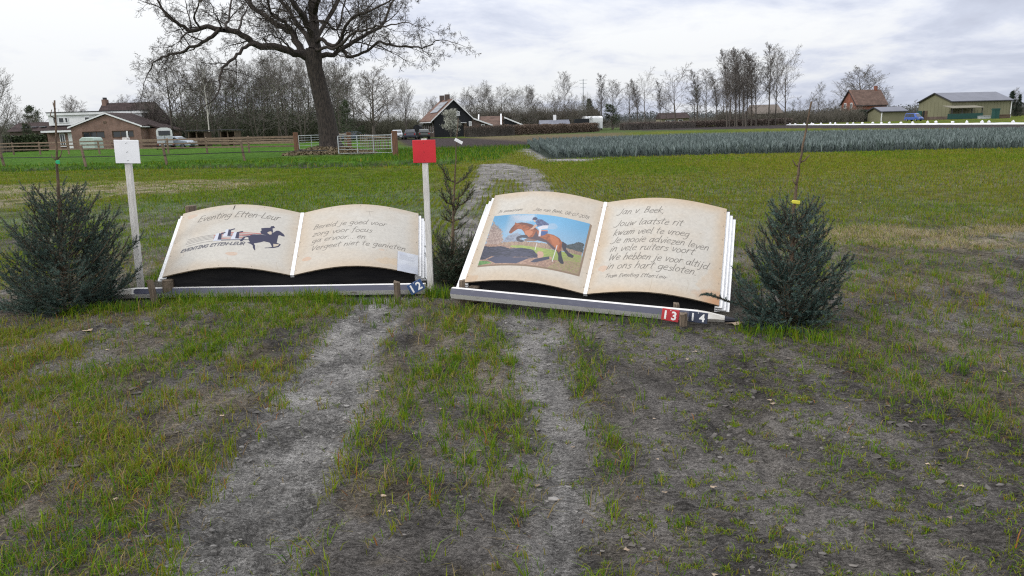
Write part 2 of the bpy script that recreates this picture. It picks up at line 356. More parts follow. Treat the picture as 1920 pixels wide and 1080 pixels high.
def make_ground():
    rows = list(np.arange(-8, 1.6, .4)); y = 1.6
    while y < 62: rows.append(y); y *= 1.0062
    while y < 3500: rows.append(y); y *= 1.045
    Y = np.array(rows); U = np.linspace(-1, 1, 581)
    hw = np.where(Y < 1.6, 5.0, 3.4+1.0*np.maximum(Y, 0))
    hw = hw*np.where(Y > 200, 1.6, 1)
    X = U[None, :]*hw[:, None]; YY = np.repeat(Y[:, None], len(U), 1)
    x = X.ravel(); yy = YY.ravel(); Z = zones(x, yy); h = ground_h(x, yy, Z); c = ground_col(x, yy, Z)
    V = np.stack([x, yy, h], 1); nr, nc = X.shape
    i = np.arange(nr-1)[:, None]*nc+np.arange(nc-1)[None, :]; i = i.ravel()
    Fc = np.stack([i, i+1, i+nc+1, i+nc], 1)
    m = bpy.data.materials.new('field_ground'); m.use_nodes = True; t = m.node_tree; L = t.links.new; b = t.nodes['Principled BSDF']
    b.inputs['Roughness'].default_value = .98; b.inputs['Specular IOR Level'].default_value = .04
    at = N(t, 'ShaderNodeAttribute'); at.attribute_name = 'Col'; tc = N(t, 'ShaderNodeTexCoord')
    def nz(s, d, r=.6, st=(1, 1, 1)):
        mp = N(t, 'ShaderNodeMapping'); mp.inputs[3].default_value = st; L(tc.outputs['Object'], mp.inputs[0])
        n = N(t, 'ShaderNodeTexNoise'); n.inputs['Scale'].default_value = s; n.inputs['Detail'].default_value = d; n.inputs['Roughness'].default_value = r
        L(mp.outputs[0], n.inputs['Vector']); return n.outputs[0]
    a = nz(34, 7, .85, (.7, 1.5, 1)); bb = nz(3.0, 6, .7, (1, .5, 1)); mrr = N(t, 'ShaderNodeMath', operation='ADD'); L(a, mrr.inputs[0]); L(bb, mrr.inputs[1])
    mr = N(t, 'ShaderNodeMapRange'); mr.inputs[1].default_value = .84; mr.inputs[2].default_value = 1.16; mr.inputs[3].default_value = .45; mr.inputs[4].default_value = 1.6; L(mrr.outputs[0], mr.inputs[0])
    fine = N(t, 'ShaderNodeMapRange'); L(nz(85, 5, .8, (.8, 1.3, 1)), fine.inputs[0]); fine.inputs[1].default_value = .40; fine.inputs[2].default_value = .60; fine.inputs[3].default_value = .55; fine.inputs[4].default_value = 1.45
    crack_shade = N(t, 'ShaderNodeMapRange'); L(nz(17, 7, .72, (.6, 1.7, 1)), crack_shade.inputs[0]); crack_shade.inputs[1].default_value = .53; crack_shade.inputs[2].default_value = .60; crack_shade.inputs[3].default_value = 1.0; crack_shade.inputs[4].default_value = .62  # shade of cracks and crevices, painted into the soil colour as dark specks
    q1 = N(t, 'ShaderNodeMath', operation='MULTIPLY'); L(fine.outputs[0], q1.inputs[0]); L(crack_shade.outputs[0], q1.inputs[1]); q2 = N(t, 'ShaderNodeMath', operation='MULTIPLY'); L(q1.outputs[0], q2.inputs[0]); L(mr.outputs[0], q2.inputs[1])
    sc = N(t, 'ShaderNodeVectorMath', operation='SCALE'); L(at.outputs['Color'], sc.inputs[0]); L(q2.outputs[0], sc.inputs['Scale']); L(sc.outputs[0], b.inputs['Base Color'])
    bu = N(t, 'ShaderNodeBump'); bu.inputs['Strength'].default_value = 1.0; bu.inputs['Distance'].default_value = .04
    bu2 = N(t, 'ShaderNodeBump'); bu2.inputs['Strength'].default_value = .8; bu2.inputs['Distance'].default_value = .05
    L(a, bu.inputs['Height']); L(nz(9, 6, .65), bu2.inputs['Height']); L(bu2.outputs[0], bu.inputs['Normal']); L(bu.outputs[0], b.inputs['Normal'])
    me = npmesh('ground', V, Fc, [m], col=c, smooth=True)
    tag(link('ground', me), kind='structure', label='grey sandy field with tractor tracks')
make_ground()
# ------------------------------------------------------------------ trees
def segs_mesh(P0, P1, R0, R1, n=3):
    P0 = np.asarray(P0, float); P1 = np.asarray(P1, float); R0 = np.asarray(R0)[:, None]; R1 = np.asarray(R1)[:, None]
    d = P1-P0; d /= np.linalg.norm(d, axis=1)[:, None]+1e-9
    ref = np.where(np.abs(d[:, 2:3]) > .9, np.array([[1., 0, 0]]), np.array([[0, 0, 1.]]))
    a = np.cross(d, ref); a /= np.linalg.norm(a, axis=1)[:, None]+1e-9; b = np.cross(a, d)
    V = []
    for P, R in ((P0, R0), (P1, R1)):
        for q in range(n):
            w = 2*pi*q/n; V.append(P+a*R*cos(w)+b*R*sin(w))
    V = np.stack(V, 1).reshape(-1, 3); k = np.arange(len(P0))*2*n
    Fs = np.concatenate([np.stack([k+q, k+(q+1) % n, k+n+(q+1) % n, k+n+q], 1) for q in range(n)])
    return V, Fs
def grow(spec, R, trunk=None, limbs=None):
    """returns (tubes for trunk and limbs, segment list of twigs, leaf points)"""
    tubes, sg, tips = [], [], []
    nz = R.normal
    def branch(p, d, L, r, lev):
        n = spec['seg'][lev]; pts = [p.copy()]; rad = [r]; dirs = [d.copy()]
        for i in range(n):
            d = d+nz(0, spec['jit'][lev], 3); d[2] += spec['up'][lev]; d += spec.get('wind', np.zeros(3))*((.02, .30, .16, .08, .05)[lev]); d /= np.linalg.norm(d)
            p = p+d*L/n; pts.append(p.copy()); rad.append(max(r*(1-(i+1)/n*spec['tap'][lev]), spec['rmin'])); dirs.append(d.copy())
        if lev < spec['tube']: tubes.append((pts, rad))
        else:
            for i in range(n): sg.append((pts[i], pts[i+1], rad[i], rad[i+1]))
        if lev+1 < len(spec['seg']): children(pts, rad, dirs, L, lev)
        else: tips.append(pts[-1])
    def children(pts, rad, dirs, L, lev):
        k = spec['n'][lev]; k = max(1, int(k*R.uniform(.8, 1.2))); st = spec['start'][lev]; az = R.uniform(0, 6.28)
        for j in range(k):
            t = st+(1-st)*(j+R.uniform(.1, .9))/k; t = min(t, .995); q = t*(len(pts)-1); i = int(q); f = q-i
            p = pts[i]*(1-f)+pts[i+1]*f; d = dirs[min(i+1, len(dirs)-1)]; az += 2.4+nz(0, .35)
            a = np.cross(d, [0.1, .2, 1.]) if abs(d[2]) < .95 else np.cross(d, [1., 0, 0]); a /= np.linalg.norm(a); b = np.cross(a, d)
            an = radians(spec['ang'][lev])*R.uniform(.75, 1.2)*(1.15-.4*t if lev == 0 else 1)
            dd = d*cos(an)+(a*cos(az)+b*sin(az))*sin(an)
            sh = spec['shape'](t) if lev == 0 else (1.1-.55*t)
            branch(p, dd, L*spec['rat'][lev]*sh*R.uniform(.75, 1.2), (rad[i]*(1-f)+rad[i+1]*f)*spec['rr'][lev], lev+1)
    if limbs is None:
        branch(np.zeros(3), np.array([nz(0, .03), nz(0, .03), 1.]), spec['H'], spec['r'], 0)
    else:
        for pts, rad in limbs:
            pts = [np.array(p, float) for p in pts]; tubes.append((pts, rad))
            dirs = [pts[min(i+1, len(pts)-1)]-pts[max(i-1, 0)] for i in range(len(pts))]; dirs = [q/np.linalg.norm(q) for q in dirs]
            L = sum(np.linalg.norm(pts[i+1]-pts[i]) for i in range(len(pts)-1)); dens = spec['dens']
            k = max(2, int(L*dens)); az = R.uniform(0, 6.28)
            for j in range(k):
                t = .16+.84*(j+R.uniform(0, 1))/k; t = min(t, .995); q = t*(len(pts)-1); i = int(q); f = q-i
                p = pts[i]*(1-f)+pts[i+1]*f; d = dirs[i+1]; az += 2.4+nz(0, .4)
                a = np.cross(d, [0.1, .2, 1.]); a /= np.linalg.norm(a)+1e-6; b = np.cross(a, d)
                an = radians(55)*R.uniform(.7, 1.25); dd = d*cos(an)+(a*cos(az)+b*sin(az))*sin(an); dd[2] += .15
                branch(p, dd/np.linalg.norm(dd), spec['L1']*R.uniform(.55, 1.25)*(1.1-.5*t), min(.055, (rad[i]*(1-f)+rad[i+1]*f)*.5), 1)
            # a leafy end continues the limb
            branch(pts[-1], dirs[-1], spec['L1']*.7, rad[-1], 1)
    return tubes, sg, tips
def leaves_mesh(P, size, R, col1, col2, spread=0.25, per=2):
    P = np.repeat(np.asarray(P), per, 0)+R.normal(0, spread, (len(P)*per, 3)); n = len(P)
    a = R.normal(0, 1, (n, 3)); a /= np.linalg.norm(a, axis=1)[:, None]; b = np.cross(a, R.normal(0, 1, (n, 3))); b /= np.linalg.norm(b, axis=1)[:, None]+1e-9
    s = size*R.uniform(.6, 1.3, (n, 1)); V = np.stack([P-a*s, P+b*s*.6, P+a*s, P-b*s*.6], 1).reshape(-1, 3); k = np.arange(n)*4
    t = R.uniform(0, 1, (n, 1)); c = np.repeat(np.array(col1)*(1-t)+np.array(col2)*t, 4, 0)
    return V, np.stack([k, k+1, k+2, k+3], 1), c
bark = mat('bark_grey', (.115, .100, .086), (.062, .053, .046), scale=3, stretch=(3, 3, .6), bump=.7, bscale=14, rnd=.22)
bark_oak = mat('bark_oak', (.062, .050, .043), (.026, .022, .021), scale=5, stretch=(4, 4, .7), bump=1.6, bscale=7, lo=.42, hi=.58)
bark_birch = mat('bark_birch', (.55, .53, .48), (.12, .11, .10), scale=4, stretch=(1, 1, 4), lo=.55, hi=.7)
twigm = mat('twigs', (.140, .126, .116), (.096, .086, .079), scale=.4, rnd=.25)
leafm = mat('budding_leaves', (1, 1, 1), (.7, .7, .7), scale=.5, vcol=True, rough=.7)
def tree_parts(spec, seed, trunk_mat=None, limbs=None, budcol=None, bper=1, bsize=.1):
    R = np.random.default_rng(seed); tubes, sg, tips = grow(spec, R, limbs=limbs)
    mb = MB()
    for pts, rad in tubes: mb.tube(pts, rad, n=(10 if limbs is not None and rad[0] > .3 else 6), cap=False)
    mt = bpy.data.meshes.new('trunk'); mt.from_pydata(mb.v, [], mb.f); mt.polygons.foreach_set('use_smooth', [True]*len(mt.polygons)); mt.materials.append(trunk_mat or bark)
    P0, P1, R0, R1 = zip(*sg); V, Fq = segs_mesh(P0, P1, R0, R1, 3); mi = [0]*len(Fq); cc = np.ones((len(V), 3)); Fs = [Fq]
    if budcol is not None:
        lv, lf, lc = leaves_mesh(tips, bsize, R, budcol[0], budcol[1], .22, bper); Fs[0] = np.concatenate([Fq, lf+len(V)]); V = np.concatenate([V, lv]); cc = np.concatenate([cc, lc]); mi += [1]*len(lf)
    mc = npmesh('crown', V, Fs, [twigm, leafm], mi=mi, col=cc)
    return mt, mc
def SP(H, r, n, ang, rat, shape, start=.3, up=(0, .06, .05, .03), wind=(0, 0, 0), jit=(.03, .11, .16, .2), rmin=.023, nn=(10, 8)):
    return dict(seg=(10, 6, 4, 3), jit=jit, up=up, tap=(.9, .85, .8, .7), rmin=rmin, tube=2, n=(n, nn[0], nn[1]), start=(start, .2, .15), ang=(ang, 42, 45), rat=(rat, .45, .45), rr=(.42, .5, .55), H=H, r=r, shape=shape, wind=np.array(wind, float))
PROTO = {}
def proto(k):
    if k in PROTO: return PROTO[k]
    bro = ((.075, .075, .030), (.12, .115, .05)); grn = ((.05, .085, .03), (.095, .13, .045))
    if k == 'wood1': v = tree_parts(SP(20, .30, 17, 48, .36, lambda t: 1.1-.6*abs(t-.65), start=.32), 1, budcol=bro, bper=1, bsize=.08)
    elif k == 'wood2': v = tree_parts(SP(20, .24, 16, 38, .34, lambda t: 1.15-.8*abs(t-.7), start=.40, up=(0, .10, .07, .03)), 2, budcol=grn, bper=1, bsize=.075)
    elif k == 'wood3': v = tree_parts(SP(20, .26, 15, 55, .40, lambda t: 1.2-.9*abs(t-.55), start=.25), 3, budcol=bro, bper=1, bsize=.075)
    elif k == 'round': v = tree_parts(SP(16, .38, 22, 52, .52, lambda t: 1.25-.75*t, start=.20, up=(0, .13, .08, .03), nn=(10, 8)), 4, budcol=((.09, .075, .05), (.11, .09, .06)), bper=1, bsize=.07)
    elif k == 'slim': v = tree_parts(SP(20, .17, 30, 26, .24, lambda t: 1.15-.7*t, start=.32, up=(0, .16, .10, .05), wind=(.10, 0, 0), nn=(9, 8), rmin=.019), 5)
    elif k == 'slim2': v = tree_parts(SP(20, .19, 26, 33, .29, lambda t: 1.2-.8*abs(t-.5), start=.28, up=(0, .14, .10, .05), wind=(.07, 0, 0), nn=(8, 7), rmin=.020), 6)
    elif k == 'arch': v = tree_parts(SP(16, .26, 15, 50, .55, lambda t: 1.2-.6*t, start=.28, up=(0, .14, .05, .0), wind=(.12, 0, -.02), nn=(8, 6), rmin=.024), 8)
    elif k == 'young': v = tree_parts(SP(12, .14, 20, 45, .36, lambda t: 1.2-.7*t, start=.12, nn=(7, 5), up=(0, .12, .07, .03)), 9, budcol=grn, bper=1, bsize=.08)
    elif k == 'thin': v = tree_parts(SP(18, .14, 12, 34, .24, lambda t: 1.1-.7*t, start=.35, nn=(7, 6), up=(0, .14, .08, .03), rmin=.024), 10)
    elif k == 'birch': v = tree_parts(SP(18, .16, 14, 34, .26, lambda t: 1.1-.6*t, start=.35, nn=(8, 7)), 12, trunk_mat=bark_birch)
    elif k == 'ivy': v = tree_parts(SP(10, .2, 24, 60, .34, lambda t: 1.15-.9*t, start=.08, nn=(8, 6), up=(0, .04, .03, 0)), 13, budcol=((.035, .055, .028), (.06, .08, .035)), bper=4, bsize=.13)
    elif k == 'blossom': v = tree_parts(SP(8, .14, 26, 55, .42, lambda t: 1.15-.6*t, start=.10, nn=(8, 6), up=(0, .08, .04, 0)), 15, budcol=((.42, .44, .36), (.66, .66, .60)), bper=8, bsize=.09)
    elif k == 'conifer': v = tree_parts(SP(12, .22, 34, 78, .30, lambda t: 1.25-1.15*t, start=.06, nn=(9, 6), up=(0, .01, .0, 0)), 14, budcol=((.018, .032, .022), (.03, .045, .03)), bper=4, bsize=.16)
    zm = max(q.co.z for m_ in v for q in m_.vertices)
    PROTO[k] = (v, zm); return PROTO[k]
    PROTO[k] = (v, {'wood1': 20, 'wood2': 20, 'wood3': 20, 'round': 16, 'slim': 20, 'slim2': 20, 'arch': 16, 'young': 12, 'thin': 18, 'birch': 18, 'blossom': 8, 'ivy': 10, 'conifer': 12}[k])
    return PROTO[k]
tcount = [0]
def place_tree(px, py_top, Y, kind, name, label, cat='tree', group=None, wide=1.0, lean=0.0):
    (mt, mc), H0 = proto(kind); tcount[0] += 1; r = random.Random(tcount[0]*7+1)
    pt = D(px, py_top, Y); xb = D(px, 236-(px-960)*.0279+8, Y)[0]; s = max(.2, pt[2])/H0*(1.0 if kind in ('slim', 'slim2') else 1.07)
    o = thing(name, label, cat, (xb, Y, -.05), r.uniform(0, 6.28) if kind not in ('slim', 'slim2', 'arch') else r.uniform(-.5, .5), group)
    wide *= 1.18 if kind not in ('slim', 'slim2', 'ivy', 'conifer') else 1.0
    o.scale = (s*wide*r.uniform(.92, 1.1), s*wide*r.uniform(.92, 1.1), s)
    link('trunk', mt, o); link('crown', mc, o)
    return o
gw = 'bare trees of the wood behind the paddock'
lw = 'bare spring tree among the crowded wood behind the green paddock'
place_tree(292, 158, 118, 'round', 'bare_tree', 'wide bare tree at the left end of the wood, beside the horse trailer', wide=.85)
place_tree(325, 98, 112, 'wood1', 'bare_tree', 'tall budding tree at the wood edge, first tall crown right of the horse trailer', wide=1.15)
place_tree(350, 88, 119, 'wood3', 'bare_tree', 'tallest budding tree at the wood edge, left of the white birch', wide=1.0)
place_tree(394, 128, 108, 'birch', 'birch_tree', 'slender birch with a pale white trunk between the two low shelters')
for px, py, Y, k in [(372, 98, 126, 'wood2'), (385, 120, 138, 'wood2'), (412, 128, 121, 'wood3'), (428, 122, 130, 'wood2'), (446, 118, 116, 'wood1'), (462, 112, 127, 'wood2'),
                     (478, 106, 118, 'wood3'), (494, 102, 124, 'wood2'), (508, 112, 135, 'wood1'), (522, 104, 117, 'wood2'), (538, 96, 121, 'wood1'), (552, 103, 130, 'wood2'), (566, 100, 117, 'wood3'),
                     (580, 105, 127, 'wood1'), (612, 108, 120, 'wood2'), (626, 118, 133, 'wood3'), (638, 110, 119, 'wood1'), (652, 118, 128, 'wood2'), (662, 128, 138, 'wood3'),
                     (404, 150, 112, 'young'), (440, 160, 113, 'young'), (486, 158, 112, 'young'), (530, 155, 113, 'young'), (570, 160, 113, 'young'), (640, 158, 116, 'young'), (368, 160, 112, 'young'), (340, 150, 128, 'young'), (422, 140, 128, 'wood2'), (455, 138, 134, 'young'), (470, 142, 130, 'wood2'), (500, 136, 128, 'young'), (515, 140, 132, 'wood2'), (545, 138, 130, 'young'), (560, 142, 128, 'wood2'), (390, 140, 130, 'young'), (618, 142, 128, 'young'), (632, 138, 132, 'wood2'), (655, 146, 130, 'young')]:
    place_tree(px, py, Y, k, 'bare_tree', lw, group=gw, wide=1.0 if k != 'young' else 1.25)
place_tree(700, 130, 112, 'round', 'bare_tree', 'big round bare tree right of the oak trunk, standing behind the steel gate', wide=1.35)
place_tree(762, 152, 118, 'round', 'bare_tree', 'smaller round bare tree just left of the black farmhouse', wide=.66)
place_tree(728, 160, 135, 'wood3', 'bare_tree', 'dull bare tree between the two round bare trees left of the farmhouse')
place_tree(652, 190, 104, 'ivy', 'green_shrub_tree', 'dark green ivy clad tree right beside the oak trunk', wide=.9)
place_tree(676, 236, 108, 'ivy', 'dark_shrub', 'dark evergreen shrub behind the parked cars', 'shrub', wide=1.5)
gm = 'bare trees behind the black farmhouse and its hedge'
lm = 'bare tree in the loose row behind the farmhouse and brown hedge'
place_tree(1058, 130, 158, 'slim2', 'bare_tree', 'tall slender bare tree standing clear above the row behind the hedge', wide=1.25)
for px, py, Y, k, w in [(794, 185, 165, 'wood3', 1), (812, 183, 172, 'round', .8), (858, 176, 175, 'wood2', 1), (876, 168, 168, 'round', .7), (892, 163, 160, 'wood1', 1.2), (908, 166, 170, 'wood3', 1), (926, 154, 163, 'wood2', 1.1), (942, 160, 172, 'wood1', 1.1),
                        (958, 164, 160, 'wood2', 1.2), (976, 176, 168, 'wood3', 1), (993, 158, 161, 'slim2', 1.3), (1008, 162, 170, 'wood2', 1.2), (1024, 172, 162, 'wood3', 1.1), (1042, 178, 168, 'wood1', 1), (1074, 180, 162, 'wood3', 1), (1088, 176, 170, 'wood2', 1.1), (1100, 190, 160, 'young', 1.2),
                        (830, 196, 165, 'young', 1.2), (900, 196, 158, 'young', 1.4), (935, 198, 158, 'young', 1.4), (968, 198, 158, 'young', 1.4), (1000, 198, 158, 'young', 1.4), (1036, 200, 158, 'young', 1.4), (1066, 202, 158, 'young', 1.4), (1090, 206, 158, 'young', 1.2)]:
    place_tree(px, py, Y, k, 'bare_tree', lm, group=gm, wide=w)
place_tree(1112, 186, 185, 'conifer', 'spruce_tree', 'dark conifer in the tree row above the white trailers', wide=1.1)
gr = 'slender wind bent trees in the row behind the long hedge'
lr = 'slender bare tree with wind bent top in the open row behind the long hedge'
ORD = ['first', 'second', 'third', 'fourth', 'fifth', 'sixth', 'seventh', 'eighth', 'ninth', 'tenth', 'eleventh', 'twelfth', 'thirteenth']
for oi_, (px, py, Y, k, w) in enumerate([(1128, 136, 190, 'slim', 1.2), (1150, 146, 195, 'slim2', 1.3), (1182, 152, 195, 'slim2', 1.2), (1196, 146, 205, 'slim', 1.3), (1238, 150, 200, 'slim', 1.2), (1250, 168, 205, 'slim2', 1.2), (1308, 128, 200, 'slim', 1.3),
                        (1324, 125, 206, 'slim2', 1.2), (1344, 142, 200, 'slim', 1.2), (1356, 150, 206, 'slim2', 1.3)]):
    place_tree(px, py, Y, k, 'bare_tree', ORD[oi_]+' slender wind bent tree from the left in the open row behind the long hedge', group=gr, wide=w*1.3)
place_tree(1148, 196, 186, 'ivy', 'shrubby_tree', 'low round brownish tree between the white trailers and the open tree row', wide=1.5)
place_tree(1211, 131, 190, 'arch', 'bare_tree', 'bare tree with an even egg shaped crown in the gap of the row', wide=.75)
place_tree(1268, 124, 188, 'arch', 'bare_tree', 'wide bare tree with arching limbs bent over to the right', wide=1.25)
place_tree(1300, 160, 186, 'young', 'budding_tree', 'short greenish budding tree left of the tall wind bent clump', wide=1.35)
gp = 'tall wind bent clump on the skyline'
lp = 'tall narrow bare tree in the dense wind bent clump, tallest group on the skyline'
for px, py, Y, k in [(1363, 90, 176, 'slim'), (1371, 88, 184, 'slim2'), (1378, 93, 178, 'slim'), (1386, 86, 190, 'slim'), (1393, 88, 180, 'slim2'), (1400, 95, 175, 'slim'), (1409, 102, 186, 'slim'), (1418, 108, 179, 'slim2'), (1368, 130, 172, 'slim2'), (1382, 135, 172, 'slim2'), (1398, 140, 172, 'slim2')]:
    place_tree(px, py, Y, k, 'bare_tree', lp, group=gp, wide=1.5)
place_tree(1441, 78, 180, 'slim', 'bare_tree', 'tallest tree of the skyline, right of the dense wind bent clump', wide=1.4)
place_tree(1454, 84, 186, 'slim2', 'bare_tree', 'tall bare tree pressed against the tallest skyline tree', wide=1.1)
place_tree(1473, 92, 176, 'arch', 'bare_tree', 'tall open bare tree with long side boughs, last on the right of the clump', wide=.85)
gb = 'low hazy trees between the clump and the brick house'
lb = 'low thin bare tree between the wind bent clump and the brick house'
for oi_, (px, py, Y, k, w) in enumerate([(1484, 188, 205, 'young', 1.2), (1500, 182, 230, 'thin', 1.6), (1514, 176, 235, 'thin', 1.8), (1527, 178, 228, 'wood3', 1), (1556, 186, 240, 'wood2', 1.2), (1572, 182, 245, 'wood3', 1.1), (1546, 192, 225, 'young', 1.2)]):
    place_tree(px, py, Y, k, 'bare_tree', [ORD[q] for q in (0, 1, 2, 3, 5, 6, 4)][oi_]+' low thin tree from the left between the wind bent clump and brick house', group=gb, wide=w)
place_tree(1536, 154, 222, 'young', 'budding_tree', 'pointed greenish tree standing above the low trees left of the brick house', wide=.95)
place_tree(1611, 126, 268, 'round', 'bare_tree', 'big dark round bare tree behind the red brick house', wide=1.6)
place_tree(1655, 166, 262, 'round', 'bare_tree', 'small bare tree at the right gable of the brick house', wide=.8)
place_tree(1712, 188, 300, 'thin', 'bare_tree', 'tiny far bare tree between the brick house and the green barn', wide=1.5)
place_tree(1893, 172, 262, 'conifer', 'spruce_tree', 'dark conifer right behind the green barn', wide=.9)
place_tree(1907, 178, 262, 'conifer', 'spruce_tree', 'smaller dark conifer at the right edge beyond the barn', wide=.8)
place_tree(1899, 166, 275, 'round', 'bare_tree', 'thin bare tree rising behind the conifers beyond the barn', wide=.8)
place_tree(2, 112, 95, 'round', 'bare_tree', 'bare tree cut by the left edge of the view, left of the low dark roof', wide=.75)
place_tree(148, 182, 150, 'round', 'bare_tree', 'bare crown rising behind the white dormer, left of the chimney', wide=1.0)
place_tree(66, 200, 140, 'ivy', 'shrubby_tree', 'brownish dense tree behind the low dark roof on the left', wide=1.2)
place_tree(38, 200, 135, 'wood3', 'bare_tree', 'low bare tree between the left edge and the low dark roof', wide=1.1)
place_tree(238, 181, 150, 'round', 'bare_tree', 'bare crown peeping over the ridge of the brown tiled roof', wide=.9)
place_tree(318, 208, 150, 'round', 'bare_tree', 'small bare tree between the tiled house and the wood, above the trailer', wide=.9)
place_tree(58, 232, 104, 'ivy', 'green_bush', 'bright green bush before the low dark roof on the left', 'bush', wide=1.1)
place_tree(845, 205, 126, 'blossom', 'blossom_tree', 'white blossoming tree before the black gable', wide=1.0)

# understory and far treeline: masses nobody could count
def cloud(n, fn, size, c1, c2, seed, name, label, twig=1.6):
    """brushwood: many thin upright stems with small buds and leaves"""
    R = np.random.default_rng(seed); P = fn(R, n); V, Fc, c = leaves_mesh(P, size*.34, R, c1, c2, .3, 1); m = n
    Q = fn(R, m); d = R.normal(0, .45, (m, 3)); d[:, 2] = R.uniform(.5, 1.2, m); Q0 = Q.copy(); Q0[:, 2] *= .6; Q1 = Q0+d*twig*R.uniform(.5, 1.3, (m, 1)); sv, sf = segs_mesh(Q0, Q1, np.full(m, size*.085), np.full(m, size*.03), 3)
    cs = np.repeat((np.array(c1)*.9)*R.uniform(.8, 1.5, (m, 1)), 6, 0)
    V2 = np.concatenate([V, sv]); F2 = np.concatenate([Fc, sf+len(V)]); tag(link(name, npmesh(name, V2, F2, [leafm], col=np.concatenate([c, cs]))), label=label, kind='stuff', cat='undergrowth')
def under(x0, x1, Y0, Y1, hmax, seed):
    def f(R, n):
        Y = R.uniform(Y0, Y1, n); px = R.uniform(x0, x1, n); X = (px-960)/F*Y*1.02
        hh = hmax*(.35+.65*fbm(X*.25, Y*.2, 3, seed)*1.3); return np.stack([X, Y, R.uniform(0, 1, n)**1.7*hh], 1)
    return f
cloud(40000, under(318, 665, 124, 150, 9.0, 3), .23, (.085, .098, .060), (.140, .155, .085), 21, 'undergrowth', 'dull green undergrowth filling the wood behind the paddock')
cloud(14000, under(655, 800, 128, 160, 5, 4), .24, (.080, .078, .055), (.125, .118, .075), 22, 'undergrowth', 'brown undergrowth behind the parked cars')
cloud(60000, under(870, 1125, 172, 200, 7.5, 5), .28, (.100, .088, .070), (.150, .132, .098), 23, 'undergrowth', 'brown thicket behind the farmhouse hedge')
cloud(14000, under(1120, 1560, 235, 300, 3.2, 6), .36, (.10, .093, .082), (.135, .125, .105), 24, 'undergrowth', 'low grey brown thicket under the open tree row')
cloud(22000, under(1335, 1600, 208, 235, 5, 7), .32, (.105, .095, .080), (.14, .128, .10), 25, 'undergrowth', 'brown scrub between the tree clump and the brick house')
cloud(20000, under(-150, 130, 120, 160, 8, 8), .26, (.078, .078, .056), (.12, .115, .075), 26, 'undergrowth', 'dark scrub at the left behind the low roof')
cloud(12000, under(1640, 2150, 300, 340, 6, 9), .5, (.066, .064, .055), (.09, .085, .065), 27, 'undergrowth', 'far scrub behind the green barn')
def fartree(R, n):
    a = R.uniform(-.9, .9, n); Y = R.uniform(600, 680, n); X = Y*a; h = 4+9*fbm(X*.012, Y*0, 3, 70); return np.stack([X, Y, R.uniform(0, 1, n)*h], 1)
cloud(30000, fartree, 2.4, (.10, .11, .12), (.14, .145, .15), 28, 'far_treeline', 'blue grey belt of distant woods on the horizon', 3)

